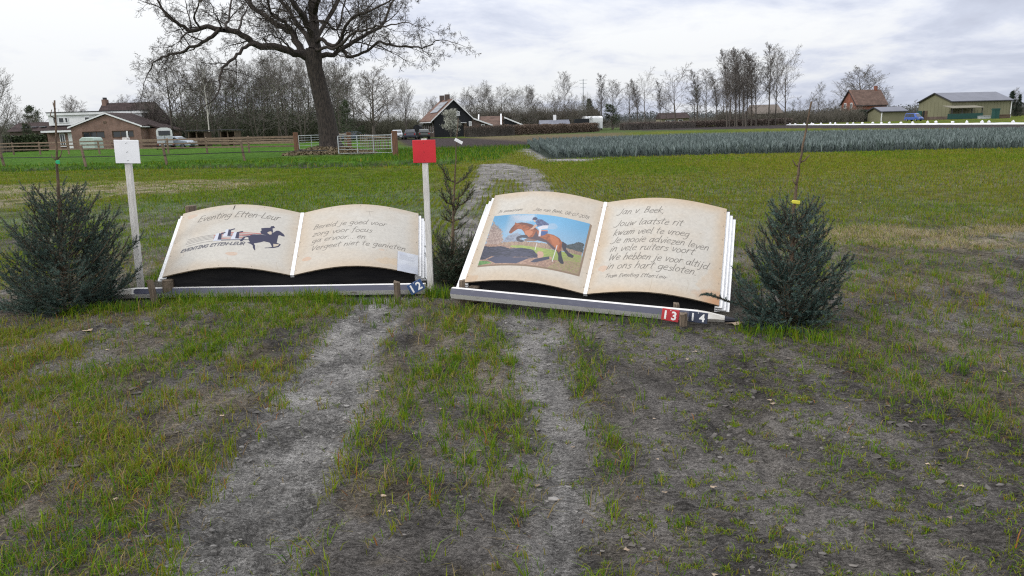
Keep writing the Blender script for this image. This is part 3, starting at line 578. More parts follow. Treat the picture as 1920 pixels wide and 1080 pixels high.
# ------------------------------------------------------------------ the oak
def oak():
    Y0 = 50.6; base = D(622, 290, Y0); base = np.array([base[0], Y0, 0.15])
    mpx = Y0/F
    def L(pts, w0, w1, y0=0.0, y1=0.0):
        n = len(pts); out = []; rr = []
        for i, (a, b) in enumerate(pts):
            t = i/(n-1); out.append(D(a, b, Y0+y0+(y1-y0)*t)-base); rr.append((w0*(1-t)**.8+w1*(1-(1-t)**.8))*mpx/2)
        # jittered subdivision for knotty limbs
        R = np.random.default_rng(int(pts[0][0]*7+pts[-1][1])); o2 = [out[0]]; r2 = [rr[0]]
        for i in range(1, n):
            m = (out[i-1]+out[i])/2+R.normal(0, .05, 3); o2 += [m, out[i]]; r2 += [(rr[i-1]+rr[i])/2, rr[i]]
        return o2, r2
    trunk = [(623, 294), (621, 284), (618, 262), (614, 235), (609, 208), (602, 180), (596, 152), (590, 128), (587, 108), (588, 92)]
    tw = [54, 44, 38, 34, 32, 30, 29, 28, 31, 27]
    tp = [D(a, b, Y0)-base for a, b in trunk]; tr = [w*mpx/2 for w in tw]
    limbs = [
        L([(588, 96), (588, 78), (588, 55), (587, 31), (585, 0), (590, -50), (580, -120), (586, -190)], 24, 3, 0, 1),
        L([(584, 108), (572, 106), (560, 100), (543, 95), (525, 90), (500, 87), (479, 83), (468, 75), (460, 69), (448, 62), (435, 58), (410, 55), (393, 50), (376, 53), (354, 59), (338, 48), (322, 37), (308, 22), (300, 8), (292, -6)], 15, 2.5, 0, -3.5),
        L([(479, 83), (466, 84), (454, 91), (444, 101), (435, 112), (425, 121), (416, 128), (413, 140), (411, 152), (411, 168), (403, 184), (386, 197)], 6.5, 1.5, -2, -4.5),
        L([(414, 55), (403, 64), (391, 72), (378, 80), (366, 87), (348, 95), (329, 100), (312, 106), (297, 112), (284, 128), (274, 146)], 7, 1.4, -2.6, -1.5),
        L([(580, 108), (572, 104), (564, 94), (557, 81), (552, 70), (547, 59), (534, 52), (519, 47), (508, 38), (497, 28), (486, 21), (476, 16), (466, 0), (452, -25), (440, -60)], 15, 4, 0, 4),
        L([(549, 62), (543, 51), (535, 41), (522, 35), (510, 28), (505, 14), (500, -5), (490, -40)], 7, 2, 1.5, -2),
        L([(586, 70), (580, 52), (572, 37), (565, 26), (557, 16), (547, 0), (535, -30), (520, -80), (500, -120)], 13, 4, 0, -3),
        L([(588, 25), (592, 12), (597, 0), (612, -35), (630, -70), (640, -120)], 11, 3, .5, -3),
        L([(592, 105), (606, 104), (619, 103), (631, 98), (641, 92), (655, 84), (669, 75), (684, 67), (697, 59), (707, 54), (716, 47), (724, 34), (729, 19), (741, -3), (760, -30)], 10, 2.5, 0, 3),
        L([(640, 94), (648, 101), (657, 107), (672, 103), (685, 97), (696, 90), (707, 80), (718, 80), (729, 83), (745, 87), (760, 86), (776, 88), (791, 91), (803, 86), (812, 80), (829, 75)], 6, 1.4, 1.2, -2),
        L([(592, 78), (600, 73), (610, 78), (619, 84), (630, 85), (637, 76), (642, 63), (647, 50), (655, 40), (663, 31), (680, 25), (697, 19), (714, 10), (729, 3), (748, -14)], 7.5, 2, 0, -4),
        L([(592, 93), (606, 90), (622, 92), (633, 88), (641, 84), (652, 70), (668, 58), (690, 54), (705, 48), (722, 50), (742, 46), (765, 42)], 6, 1.4, -.5, -5),
        L([(590, 42), (601, 40), (613, 41), (621, 52), (630, 56), (638, 44), (642, 20), (648, 0), (660, -30)], 5.5, 2, 0, 4.5),
        L([(588, 60), (575, 50), (560, 48), (552, 40), (545, 46), (536, 48)], 3.5, 1, -1, -3),
        L([(420, 56), (423, 44), (430, 30), (432, 12), (440, -10), (450, -40)], 5, 1.6, -2.4, 2),
        L([(376, 53), (366, 40), (365, 26), (372, 10), (380, -10)], 4, 1.4, -3, -5),
        L([(445, 60), (452, 44), (455, 30), (463, 18), (470, 5)], 4, 1.3, -2, 2),
        L([(560, 100), (545, 92), (533, 80), (525, 72), (512, 65), (502, 66), (500, 80)], 4, 1, -.8, -3.5),
        L([(585, 88), (600, 60), (625, 20), (650, -30), (690, -70)], 9, 3, 0, 6),
        L([(586, 92), (560, 50), (525, 0), (480, -60), (430, -90)], 9, 3, 0, 7),
        L([(354, 59), (345, 66), (338, 78), (334, 82)], 3, 1, -3.2, -4),
    ]
    spec = dict(seg=(1, 6, 5, 4, 3), jit=(0, .20, .22, .22, .2), up=(0, .03, .02, .0, .0), tap=(0, .8, .8, .75, .6), rmin=.0075, tube=2, n=(0, 8, 7, 5), start=(0, .12, .12, .15),
                ang=(0, 50, 50, 48), rat=(0, .52, .46, .5), rr=(0, .55, .6, .6), shape=lambda t: 1, dens=1.0, L1=3.1)
    R = np.random.default_rng(99)
    tubes, sg, tips = grow(spec, R, limbs=limbs)
    o = thing('oak_tree', 'old leaning bare oak with knotty spreading boughs in the paddock corner', 'tree', base)
    mb = MB(); mb.tube(tp, tr, 16, cap=False)
    for k in range(7):
        a = k*2*pi/7+.3; mb.tube([(cos(a)*.35+tp[1][0], sin(a)*.35, .75), (cos(a)*.72+tp[0][0], sin(a)*.72, .22), (cos(a)*1.15+tp[0][0], sin(a)*1.15, -.1)], [.30, .26, .12], 7, cap=False)
    mb.build('trunk', bark_oak, o, smooth=True)
    ml = MB()
    for pts, rad in tubes: ml.tube(pts, rad, 7 if rad[0] > .08 else 5, cap=False)
    ml.build('boughs', bark_oak, o, smooth=True)
    P0, P1, R0, R1 = zip(*sg); V, Fq = segs_mesh(P0, P1, R0, R1, 3)
    lv, lf, lc = leaves_mesh(tips, .016, R, (.10, .09, .035), (.16, .13, .06), .05, 1)
    Fa = np.concatenate([Fq, lf+len(V)])
    c = link('crown', npmesh('crown', np.concatenate([V, lv]), [Fa], [bark_oak, leafm], mi=[0]*len(Fq)+[1]*len(lf), col=np.concatenate([np.ones((len(V), 3)), lc])), o); c['kind'] = 'stuff'
    print('oak segs', len(sg))
    # leaf litter mound at the foot
    n = 2600; a = R.uniform(0, 6.28, n); rr = 2.9*np.sqrt(R.uniform(.05, 1, n)); X = base[0]+rr*np.cos(a)*1.1; Yy = Y0-.3+rr*np.sin(a)*.8
    P = np.stack([X, Yy, ground_h(X, Yy)+R.uniform(.01, .12, n)], 1); V, Fc, c = leaves_mesh(P, .10, R, (.12, .09, .055), (.24, .19, .12), .02, 1)
    tag(link('leaf_litter', npmesh('leaf_litter', V, Fc, [leafm], col=c)), label='brown dead leaves and twigs heaped round the foot of the oak', cat='leaf litter', kind='stuff')
oak()
# ------------------------------------------------------------------ leek field, hedges
def leeks():
    R = np.random.default_rng(5); rowx = .62
    xs, ys = [], []
    for Yr0, Yr1, st in ((30, 48, .14), (48, 70, .2), (70, 112, .34)):
        X = np.arange(-2, 75, rowx)[:, None]; Yv = np.arange(Yr0, Yr1, st)[None, :]
        X, Yv = np.broadcast_arrays(X, Yv); X = X.ravel()+R.normal(0, .03, X.size); Yv = Yv.ravel()+R.uniform(-.06, .06, Yv.size)
        k = (poly_sd(X, Yv, Z_LEEK) > 0) & (np.abs(X) < Yv*.8+2); xs.append(X[k]); ys.append(Yv[k])
    X = np.concatenate(xs); Yv = np.concatenate(ys); n = len(X); nl = 8
    X = np.repeat(X, nl); Yv = np.repeat(Yv, nl); m = len(X); az = R.uniform(0, 6.28, m); H = R.uniform(.26, .56, m); lean = R.uniform(.03, .20, m)
    w = R.uniform(.012, .024, m); wx = -np.sin(az)*w; wy = np.cos(az)*w; dx = np.cos(az)*lean; dy = np.sin(az)*lean
    z0 = np.zeros(m)
    A = np.stack([X-wx, Yv-wy, z0], 1); B = np.stack([X+wx, Yv+wy, z0], 1); C1 = np.stack([X+dx*.45+wx*1.3, Yv+dy*.45+wy*1.3, H*.62], 1); C2 = np.stack([X+dx*.45-wx*1.3, Yv+dy*.45-wy*1.3, H*.62], 1)
    T = np.stack([X+dx, Yv+dy, H], 1); V = np.stack([A, B, C1, C2, T], 1).reshape(-1, 3); k = np.arange(m)*5
    t = R.uniform(0, 1, (m, 1)); c = (1-t)*np.array((.085, .118, .108))+t*np.array((.185, .225, .222)); c = np.repeat(c, 5, 0)
    me = npmesh('leek_crop', V, [np.stack([k, k+1, k+2, k+3], 1), np.stack([k+3, k+2, k+4], 1)], [mat('leek_leaf', (1, 1, 1), (.8, .8, .8), scale=.6, vcol=True, rough=.55)], col=c)
    tag(link('leek_crop', me), label='blue green leek crop standing in long dense rows', cat='crop', kind='stuff'); print('leeks', n)
leeks()
def hedge(name, label, pts, h, th, c1, c2, n, seed, size=.16):
    R = np.random.default_rng(seed); P = []
    L = [math.dist(a, b) for a, b in zip(pts[:-1], pts[1:])]; tot = sum(L)
    for (a, b), l in zip(zip(pts[:-1], pts[1:]), L):
        k = int(n*l/tot); t = R.uniform(0, 1, k); d = np.array(b)-np.array(a); nn = np.array([-d[1], d[0]])/l
        s = R.uniform(-.5, .5, k)*th; xy = np.array(a)+t[:, None]*d+s[:, None]*nn; hh = h*(.88+.2*fbm(xy[:, 0]*.6, xy[:, 1]*.6, 3, seed))
        P.append(np.column_stack([xy, R.uniform(0, 1, k)**.8*hh]))
    P = np.concatenate(P); o = thing(name, label, 'hedge', (P[:, 0].mean(), P[:, 1].mean(), 0))
    lo = np.array(o.location); V, Fc, c = leaves_mesh(P-lo, size, R, c1, c2, .03, 1)
    e = link('foliage', npmesh('foliage', V, Fc, [leafm], col=c), o); e['kind'] = 'stuff'
    q = len(P)//6; P0 = P[:q].copy(); P0[:, 2] = 0; P1 = P0+R.normal(0, .15, P0.shape); P1[:, 2] = h*R.uniform(.5, 1.02, q)
    V, Fc = segs_mesh(P0-lo, P1-lo, np.full(q, .03), np.full(q, .012), 3); e = link('stems', npmesh('stems', V, Fc, [twigm]), o); e['kind'] = 'stuff'
def gx(px, Y): return ((px-960)/F*Y/ (1)*1.0)*1.0
def XY(px, Y, py=245): p = D(px, py, Y); return (float(p[0]), float(Y))
hb1, hb2 = (.115, .082, .064), (.185, .135, .105)
hedge('beech_hedge', 'brown clipped hedge running from the farmhouse to the white trailers', [XY(876, 122), XY(960, 128), XY(1120, 148)], 1.75, 1.4, hb1, hb2, 36000, 3, .09)
hedge('long_hedge', 'long low dark brown hedge beyond the leek field', [XY(1166, 165), XY(1300, 178), XY(1482, 196)], 1.6, 1.6, (.115, .088, .078), (.155, .122, .106), 30000, 4, .12)
hedge('laurel_hedge', 'dull green hedge before the low dark roof at the left', [XY(-60, 100), XY(20, 100), XY(82, 103)], 2.2, 1.5, (.035, .05, .025), (.07, .09, .04), 7000, 5)
hedge('cypress_shrub', 'dark green clipped shrub against the brick annex', [XY(1611, 214), XY(1624, 214)], 3.3, 2, (.018, .035, .02), (.035, .055, .03), 2500, 6, .2)

# ------------------------------------------------------------------ fences and gates
wood_f = mat('fence_wood', (.20, .145, .105), (.11, .08, .062), scale=3, stretch=(1, 1, 6), rnd=.25)
wood_p = mat('post_wood', (.19, .095, .062), (.11, .062, .043), scale=3, stretch=(6, 6, 1), rnd=.1)
galv = mat('galvanised_steel', (.50, .53, .56), (.38, .40, .43), rough=.45, scale=8, spec=.5, metal=.35)
blackp = mat('black_tape', (.025, .025, .028), (.04, .04, .045), rough=.6)
def rail(o, p, q, w, t, m, name='rail'):
    p = Vector([float(x) for x in p]); q = Vector([float(x) for x in q]); d = (q-p); L = d.length; d.normalize()
    z = Vector((0, 0, 1)); y = z.cross(d).normalized(); z = d.cross(y)
    M = Matrix(((d.x, y.x, z.x, p.x), (d.y, y.y, z.y, p.y), (d.z, y.z, z.z, p.z), (0, 0, 0, 1)))
    return MB().box(-.02, L+.02, -t/2, t/2, -w/2, w/2, M=M).build(name, m, o, world=True)
def post(o, x, y, h, w, m, name='post', z0=-.05, lean=(0, 0), pointed=True):
    b = MB(); tw = w/2
    c = [(x-tw, y-tw, z0), (x+tw, y-tw, z0), (x+tw, y+tw, z0), (x-tw, y+tw, z0)]
    lx, ly = lean; c2 = [(a+lx, b_+ly, h-tw) for a, b_, _ in c]; i = len(b.v); b.v += c+c2+[(x+lx, y+ly, h)]
    for k in range(4):
        j = (k+1) % 4; b.f += [(k, j, 4+j, 4+k), (4+k, 4+j, 8)]; b.m += [0, 0]
    return b.build(name, m, o, world=True)
def railfence(label, P, Q, n, h, zs, group=None, pw=.13):
    o = thing('rail_fence', label, 'fence', ((P[0]+Q[0])/2, (P[1]+Q[1])/2, 0)); R = random.Random(n)
    pt = [(P[0]+(Q[0]-P[0])*i/n, P[1]+(Q[1]-P[1])*i/n) for i in range(n+1)]
    for i, (x, y) in enumerate(pt): post(o, x, y, h+R.uniform(-.03, .05), pw, wood_f, lean=(R.uniform(-.03, .03), 0))
    for i in range(n):
        for z in zs:
            a, b = pt[i], pt[i+1]; rail(o, (a[0], a[1]-pw/2-.02, z+R.uniform(-.02, .02)), (b[0], b[1]-pw/2-.02, z+R.uniform(-.02, .02)), .12, .035, wood_f)
    return o
A = G(-180, 292); B = G(554, 286)
railfence('brown three rail paddock fence running left from the gate to the edge', (A[0], A[1]), (B[0], B[1]), 13, 1.35, (1.22, .88, .52))
A = G(-180, 280); B = G(560, 277)
railfence('second brown rail fence along the yard, behind the paddock fence', (A[0]-4, A[1]+4), (B[0], B[1]), 14, 1.3, (1.15, .85, .5))
A = G(657, 277); B = G(700, 266)
railfence('short brown rail fence behind the open steel gate', (A[0], A[1]), (B[0]+1.5, A[1]+2), 3, 1.35, (1.25,))
# posts receding behind the gate
o = thing('post_row_fence', 'row of close brown posts receding behind the right steel gate', 'fence', (G(715, 284)[0], 60, 0))
for i in range(13):
    t = i/12; p = G(737-60*t**.8, 288-14*t**.75); post(o, p[0], p[1], 1.2, .10, wood_f)
p, q = G(737, 288), G(677, 274); rail(o, (p[0], p[1], 1.05), (q[0], q[1], 1.05), .09, .03, wood_f)
# front wire fence
o = thing('wire_fence', 'thin black tape fence on widely spaced wooden posts, front of the paddock', 'fence', (G(240, 310)[0], 43, 0))
wp = [G(x, y) for x, y in ((-150, 317), (8, 312), (161, 311), (313, 308), (459, 302))]
for p in wp: post(o, p[0], p[1], 1.22, .11, wood_f, lean=(-.12, 0))
wp2 = wp+[G(615, 299)]
for a, b in zip(wp2[:-1], wp2[1:]):
    rail(o, (a[0], a[1]-.08, .52), (b[0], b[1]-.08, .52), .045, .012, blackp, 'tape')
def gate(label, P, Q, h, nbar, uprights):
    o = thing('steel_gate', label, 'gate', (P[0], P[1], 0)); P = Vector((P[0], P[1], 0)); Q = Vector((Q[0], Q[1], 0))
    zs = [h*(.14+.86*(i/(nbar-1))**.85) for i in range(nbar)]
    for z in zs: MB().tube([P+Vector((0, 0, z)), Q+Vector((0, 0, z))], .016 if z < h-.01 else .026, 6).build('bar', galv, o, world=True)
    for t in uprights:
        c = P.lerp(Q, t); MB().tube([c+Vector((0, -.03, zs[0])), c+Vector((0, -.03, h))], .026 if 0 < t < 1 else .035, 6).build('upright', galv, o, world=True)
a = G(562, 284); b = G(655, 279); gate('long galvanised gate left of the oak, seen behind its trunk', a, b, 1.28, 6, (0, .24, .5, .76, 1))
a = G(636, 293); b = G(736, 291); gate('galvanised steel gate right of the oak trunk', a, b, 1.25, 7, (0, .36, .66, 1))
for (px, py, h, lab) in ((557, 287, 1.55, 'thick reddish gate post left of the oak'), (742, 292, 1.5, 'thick reddish gate post at the right end of the steel gates'), (656, 283, 1.45, 'reddish post between the two steel gates, right of the oak trunk')):
    p = G(px, py); o = MB().box(-.16, .16, -.13, .13, -.1, h).build('gate_post', wood_p, bevel=.02); o.location = (p[0], p[1], 0); tag(o, lab, 'post')

# ------------------------------------------------------------------ buildings
brick_l = brickmat('brick_brown', (.225, .125, .095), (.17, .095, .075), (.22, .18, .16))
brick_r = brickmat('brick_red', (.27, .085, .055), (.20, .065, .045), (.20, .14, .11))
brick_m = brickmat('brick_dark', (.12, .085, .075), (.09, .065, .06), (.14, .12, .11))
tile_d = brickmat('tile_dark', (.065, .045, .045), (.05, .036, .036), (.022, .018, .018), w=.26, h=.22, ms=.02)
tile_o = brickmat('tile_orange', (.185, .120, .098), (.135, .088, .074), (.10, .05, .04), w=.26, h=.24, ms=.02)
tile_b = brickmat('tile_brown', (.17, .11, .09), (.125, .085, .07), (.06, .045, .04), w=.26, h=.28, ms=.03)
whitep = mat('white_paint', (.74, .75, .77), (.62, .63, .65), rough=.5, scale=1)
dark_gl = mat('dark_glass', (.022, .026, .032), (.035, .04, .048), rough=.08, spec=.6, scale=.6)
roof_fl = mat('roof_felt', (.05, .05, .055), (.035, .035, .04))
blackw = mat('black_boards', (.016, .018, .022), (.010, .011, .014), rough=.7, scale=2, stretch=(12, 12, .3))
slate = mat('steel_roof_blue', (.115, .12, .155), (.095, .10, .13), rough=.5, scale=.4, spec=.4)
greenc = mat('olive_cladding', (.190, .185, .120), (.165, .16, .105), rough=.7, scale=.3)
green_d = mat('green_gate', (.022, .075, .07), (.016, .055, .05), rough=.6)
browns = mat('brown_timber', (.12, .085, .06), (.075, .055, .042), scale=2)
solar = mat('solar_panel', (.13, .14, .16), (.10, .11, .135), rough=.25, spec=.6, scale=.5)
def window(o, x0, x1, y, z0, z1, bars=(), hb=(), fr=.09, fm=None, d=.06, sill=True):
    """front facing window on plane y (viewer on the -y side), frame proud, pane as sub-part"""
    b = MB(); b.box(x0, x1, y-d, y+.02, z1-fr, z1); b.box(x0, x1, y-d, y+.02, z0, z0+fr); b.box(x0, x0+fr, y-d, y+.02, z0+fr, z1-fr); b.box(x1-fr, x1, y-d, y+.02, z0+fr, z1-fr)
    for t in bars: xx = x0+(x1-x0)*t; b.box(xx-fr*.35, xx+fr*.35, y-d*.9, y+.02, z0+fr, z1-fr)
    for t in hb: zz = z0+(z1-z0)*t; b.box(x0+fr, x1-fr, y-d*.85, y+.02, zz-fr*.3, zz+fr*.3)
    f = b.build('window', fm or whitep, o)
    MB().box(x0+fr*.5, x1-fr*.5, y-.02, y-.005, z0+fr*.5, z1-fr*.5).build('pane', dark_gl, f)
    if sill: MB().box(x0-.06, x1+.06, y-d-.06, y, z0-.07, z0-.003).build('sill', fm or whitep, f)
    return f
def wz(px, py, Y): p = D(px, py, Y); return float(p[0]), float(p[2])

def left_house():
    Y = 108.0; x0, _ = wz(137, 270, Y); x1, _ = wz(267, 268, Y); xr, zr = wz(198, 213.5, Y); ze = wz(137, 239, Y)[1]
    o = thing('brick_house', 'brown brick farmhouse with white dormer and wide gabled garage wing', 'house', ((x0+x1)/2, Y, 0))
    X = lambda px, yy=Y: wz(px, 250, yy)[0]-o.location.x
    Zc = lambda py, px=200, yy=Y: wz(px, py, yy)[1]
    a, b = x0-o.location.x, x1-o.location.x; r = xr-o.location.x; ze2 = Zc(236, 267)
    # garage wing: gable wall with openings cut as separate brick pieces
    zt = Zc(247, 160); zb = Zc(262, 160)+.15; w1a, w1b = X(154), X(196); w2a, w2b = X(210), X(251)
    m = MB(); dpt = 7.5
    m.box(a, w1a, 0, .3, -.1, zt); m.box(w1b, w2a, 0, .3, -.1, zt); m.box(w2b, b, 0, .3, -.1, zt); m.box(w1a, w1b, 0, .3, -.1, zb); m.box(w2a, w2b, 0, .3, -.1, zb)
    m.prism([(a, zt), (b, zt), (b, ze2), (r, zr-.12), (a, ze)], 0, .3); m.box(b-.3, b, .3, dpt, -.1, ze2); m.box(a, a+.3, .3, dpt, -.1, ze); m.box(a+.3, b-.3, dpt-.3, dpt, -.1, ze)
    m.build('garage_wall', brick_l, o)
    ov = .35
    def slab(p, q, t, y0, y1, name, mt):
        (xa, za), (xb, zb_) = p, q; MB().prism([(xa, za), (xb, zb_), (xb, zb_+t), (xa, za+t)], y0, y1).build(name, mt, o)
    s1 = (ze-zr)/(a-r); s2 = (ze2-zr)/(b-r)
    slab((a-ov, ze-s1*ov), (r, zr), .22, -.18, dpt, 'roof', tile_d); slab((r+.003, zr), (b+ov, ze2+s2*ov), .22, -.18, dpt, 'roof', tile_d)
    slab((a-ov, ze-s1*ov-.02), (r, zr-.02), .2, -.25, -.185, 'bargeboard', whitep); slab((r+.003, zr-.02), (b+ov, ze2+s2*ov-.02), .2, -.25, -.185, 'bargeboard', whitep)
    MB().box(b+.0, b+ov+.08, -.1, dpt, ze2-.18, ze2-.04).build('gutter', whitep, o)
    # side extension to the right
    x3 = X(298); MB().box(b+.002, x3, 2.2, dpt, -.1, ze2-.35).build('side_wall', brick_l, o)
    MB().prism([(b+.05, ze2+.1), (x3+.4, ze2-.75), (x3+.4, ze2-.55), (b+.05, ze2+.32)], 1.9, dpt+.2).build('side_roof', tile_d, o)
    MB().box(X(281), X(290), 2.13, 2.19, .1, 2.3).build('door', browns, o)
    # windows in the openings
    window(o, w1a+.03, w1b-.03, .15, zb+.03, zt-.03, bars=(.32, .62), fm=browns, sill=False)
    window(o, w2a+.03, w2b-.03, .15, zb+.03, zt-.03, bars=(.38,), fm=browns, sill=False)
    MB().box(X(238)-.12, X(238)+.12, .02, .1, zb, zt-.05).build('window_post', whitep, o)
    MB().box(X(199.5)-.22, X(199.5)+.22, -.04, .0, Zc(231), Zc(227)).build('vent', browns, o)
    # main house behind
    Y2 = 9.0; yy = Y+Y2; XX = lambda px: wz(px, 230, yy)[0]-o.location.x; ZZ = lambda py, px=200: wz(px, py, yy)[1]
    zg = ZZ(242); MB().box(XX(85), XX(280), Y2, Y2+9, -.1, zg).build('wall', brick_l, o)
    zrid = ZZ(190.5, 215); zlow = zg-.05; yr = Y2+4.5
    g = MB(); xa, xb = XX(168), XX(271); xe = XX(283)
    i = len(g.v); g.v += [(xa, Y2-.5, zlow), (xe, Y2-.5, zlow), (xb, yr, zrid), (xa, yr, zrid), (xa, Y2+9.5, zlow), (xe, Y2+9.5, zlow)]
    g.f += [(0, 1, 2, 3), (3, 2, 5, 4), (1, 5, 2), (0, 3, 4)]; g.m += [0]*4; g.build('roof', tile_d, o)
    g = MB(); g.v += [(XX(80), Y2-.6, zlow-.02), (XX(168)-.003, Y2-.6, zlow-.02), (XX(168)-.003, Y2+2.4, ZZ(228)), (XX(80), Y2+2.4, ZZ(228)), (XX(168)-.003, Y2+9, ZZ(228)), (XX(80), Y2+9, ZZ(228))]
    g.f += [(0, 1, 2, 3), (3, 2, 4, 5)]; g.m += [0, 0]; g.build('lower_roof', tile_d, o)
    MB().box(XX(79), XX(137), Y2-.75, Y2-.6, zlow-.25, zlow+.03).build('gutter', whitep, o)
    zd0, zd1 = ZZ(232.5), ZZ(213.5); yd = Y2+.9
    MB().box(XX(85), XX(262), yd, yd+5.5, zd0, zd1).build('dormer_wall', whitep, o)
    MB().box(XX(84), XX(267), yd-.25, yd+5.6, zd1+.003, zd1+.38).build('dormer_fascia', whitep, o)
    MB().box(XX(84)-.05, XX(267)+.05, yd-.3, yd+5.7, zd1+.384, zd1+.5).build('dormer_roof', roof_fl, o)
    for p, q in ((93.5, 101.5), (104, 115), (116, 122.5), (153.5, 163.5), (246, 254)):
        window(o, XX(p), XX(q), yd, ZZ(228.5), ZZ(217.5), fr=.10, sill=False, d=.08)
    MB().box(XX(170), XX(177.5), yr-.5, yr+.5, zrid-1.2, ZZ(184)).build('chimney', brick_l, o); MB().box(XX(171.5), XX(176), yr-.3, yr+.3, ZZ(184)+.002, ZZ(180)).build('chimney_cap', roof_fl, o)
    window(o, XX(108), XX(118), Y2, .4, zg-.5, fr=.1, bars=(.5,)); MB().box(XX(124), XX(134), Y2-.06, Y2-.003, .05, zg-.4).build('door', whitep, o)
    # low barn further left
    Y3 = 118; x0, zt = wz(18, 246, Y3); x1, zr2 = wz(86, 228, Y3)
    o2 = thing('low_barn', 'low building with dark tiled roof left of the white dormer', 'building', ((x0+x1)/2, Y3, 0)); h = (x1-x0)/2
    MB().box(-h, h-.5, 0, 6, -.1, zt).build('wall', brick_m, o2)
    g = MB(); g.v += [(-h-.3, -.4, zt-.1), (h-.3, -.4, zt-.1), (h-.3, 3, zr2), (-h-.3, 3, zr2), (h-.3, 6.4, zt-.1), (-h-.3, 6.4, zt-.1)]; g.f += [(0, 1, 2, 3), (3, 2, 4, 5), (0, 3, 5), (1, 4, 2)]; g.m += [0]*4; g.build('roof', tile_d, o2)
    for px in (40, 58, 75):
        xx = wz(px, 238, Y3)[0]-(x0+x1)/2; MB().box(xx-.5, xx+.5, .55, 1.0, zt+.5, zt+.62).build('skylight', solar, o2)
left_house()

def farmhouse():
    Y = 132.0; th = radians(17); x0, z0 = wz(815, 253, Y); xr, zr = wz(848.5, 186.5, Y); xe, ze = wz(883, 220, Y); _, zl = wz(815, 222.5, Y)
    o = thing('black_farmhouse', 'black boarded gable house with orange tiled roof and solar panels', 'house', (x0, Y, 0), th)
    w = (xe-x0)/cos(th); r = (xr-x0)/cos(th); dp = 11.0
    MB().prism([(0, -.1), (w, -.1), (w, ze), (r, zr-.1), (0, zl)], 0, .25).build('gable_wall', blackw, o)
    MB().box(0, .25, .252, dp, -.1, zl).build('side_wall', brick_m, o); MB().box(.25, w, dp-.25, dp, -.1, zl).build('rear_wall', brick_m, o)
    s1 = (zr-zl)/r; s2 = (zr-ze)/(w-r); ov = .6
    def slab(p, q, t, y0, y1, name, mt): (a, b), (c, d) = p, q; return MB().prism([(a, b), (c, d), (c, d+t), (a, b+t)], y0, y1).build(name, mt, o)
    slab((-ov, zl-s1*ov), (r, zr), .2, -.35, dp+.3, 'roof', tile_o)
    slab((r+.003, zr), (w+.2, ze-s2*.2), .2, -.35, dp+.3, 'roof', tile_o)
    slab((-ov, zl-s1*ov-.05), (r, zr-.05), .22, -.43, -.355, 'bargeboard', whitep); slab((r+.003, zr-.05), (w+.2, ze-s2*.2-.05), .22, -.43, -.355, 'bargeboard', whitep)
    MB().box(-ov-.12, -ov+.02, -.35, dp, zl-s1*ov-.15, zl-s1*ov+.02).build('gutter', whitep, o)
    # lean-to
    xl, zz = wz(922, 235, Y); L = (xl-x0)/cos(th)
    MB().prism([(w+.003, -.1), (L-.3, -.1), (L-.3, zz), (w+.003, ze-.15)], .05, .3).build('annex_wall', brick_m, o)
    MB().prism([(w+.203, ze-s2*.2+.03), (L, zz), (L, zz+.15), (w+.203, ze-s2*.2+.18)], -.3, 6).build('annex_roof', tile_b, o)
    MB().prism([(w+.203, ze-s2*.2-.1), (L, zz-.12), (L, zz+.12), (w+.203, ze-s2*.2+.15)], -.38, -.303).build('bargeboard', whitep, o)
    X = lambda px: (wz(px, 230, Y)[0]-x0)/cos(th); Zc = lambda py: wz(855, py, Y)[1]
    window(o, X(855.5), X(861.5), 0, Zc(216), Zc(208.5), bars=(.5,), hb=(.5,), fr=.12); window(o, X(901), X(908), .05, Zc(240), Zc(234.5), fr=.12)
    window(o, X(878), X(883), 0, .8, Zc(228), bars=(.5,), hb=(.3, .6), fr=.12); MB().box(X(868), X(874), -.08, -.003, 0, 2.3).build('door', browns, o)
    MB().box(X(862), X(871), -1.0, -.0, Zc(231), Zc(230)+.0).build('porch_roof', whitep, o)
    # side wall windows (facing -x)
    for i in range(5):
        y = 1.0+i*2.0; b = MB(); b.box(-.06, -.003, y, y+.85, .8, 2.6); f = b.build('window', whitep, o); MB().box(-.085, -.063, y+.1, y+.75, .9, 2.5).build('pane', dark_gl, f)
    # solar array on the left slope
    g = MB(); 
    def on(xf, y, lift=.25): x = -ov+(r+ov)*xf; return (x-lift*.5, y, zl-s1*ov+s1*(r+ov)*xf+lift)
    for i in range(6):
        for j in range(3):
            ya = 1.3+i*1.05; xa = .38+j*.17; g = MB(); g.quadv([on(xa, ya), on(xa+.16, ya), on(xa+.16, ya+1.0), on(xa, ya+1.0)]); g.quadv([on(xa, ya, .2), on(xa+.16, ya, .2), on(xa+.16, ya+1.0, .2), on(xa, ya+1.0, .2)]); g.build('panel', solar, o)
    for y in (4.5, 9.0): MB().box(r-.4, r+.4, y-.35, y+.35, zr-.6, zr+1.1).build('chimney', brick_m, o)
    # barn roof behind right
    Y2 = 150; xa, za = wz(897, 237, Y2); xb, zb = wz(943, 237, Y2); _, zt = wz(920, 217, Y2)
    o2 = thing('tiled_barn', 'low barn with dark tiled roof and white verge boards right of the farmhouse', 'barn', ((xa+xb)/2, Y2, 0)); h = (xb-xa)/2
    MB().box(-h, h, 0, 8, -.1, za).build('wall', brick_m, o2)
    MB().prism([(-.5, za), (4, zt), (8.5, za)], -h, h, axis='x').build('roof', tile_b, o2)
    for sx in (-h, h-.35): MB().prism([(-.75, za-.1), (4, zt+.05), (4, zt+.4), (-.75, za+.3)], sx-.12, sx+.12, axis='x').build('bargeboard', whitep, o2)
    xq, zq = wz(952, 237, Y2-2); MB().prism([(h+.3, -.1), (h+5.5, -.1), (h+5.5, zq-.6), (h+.3, zq+1.6)], 1, 6).build('annex', blackw, o2)
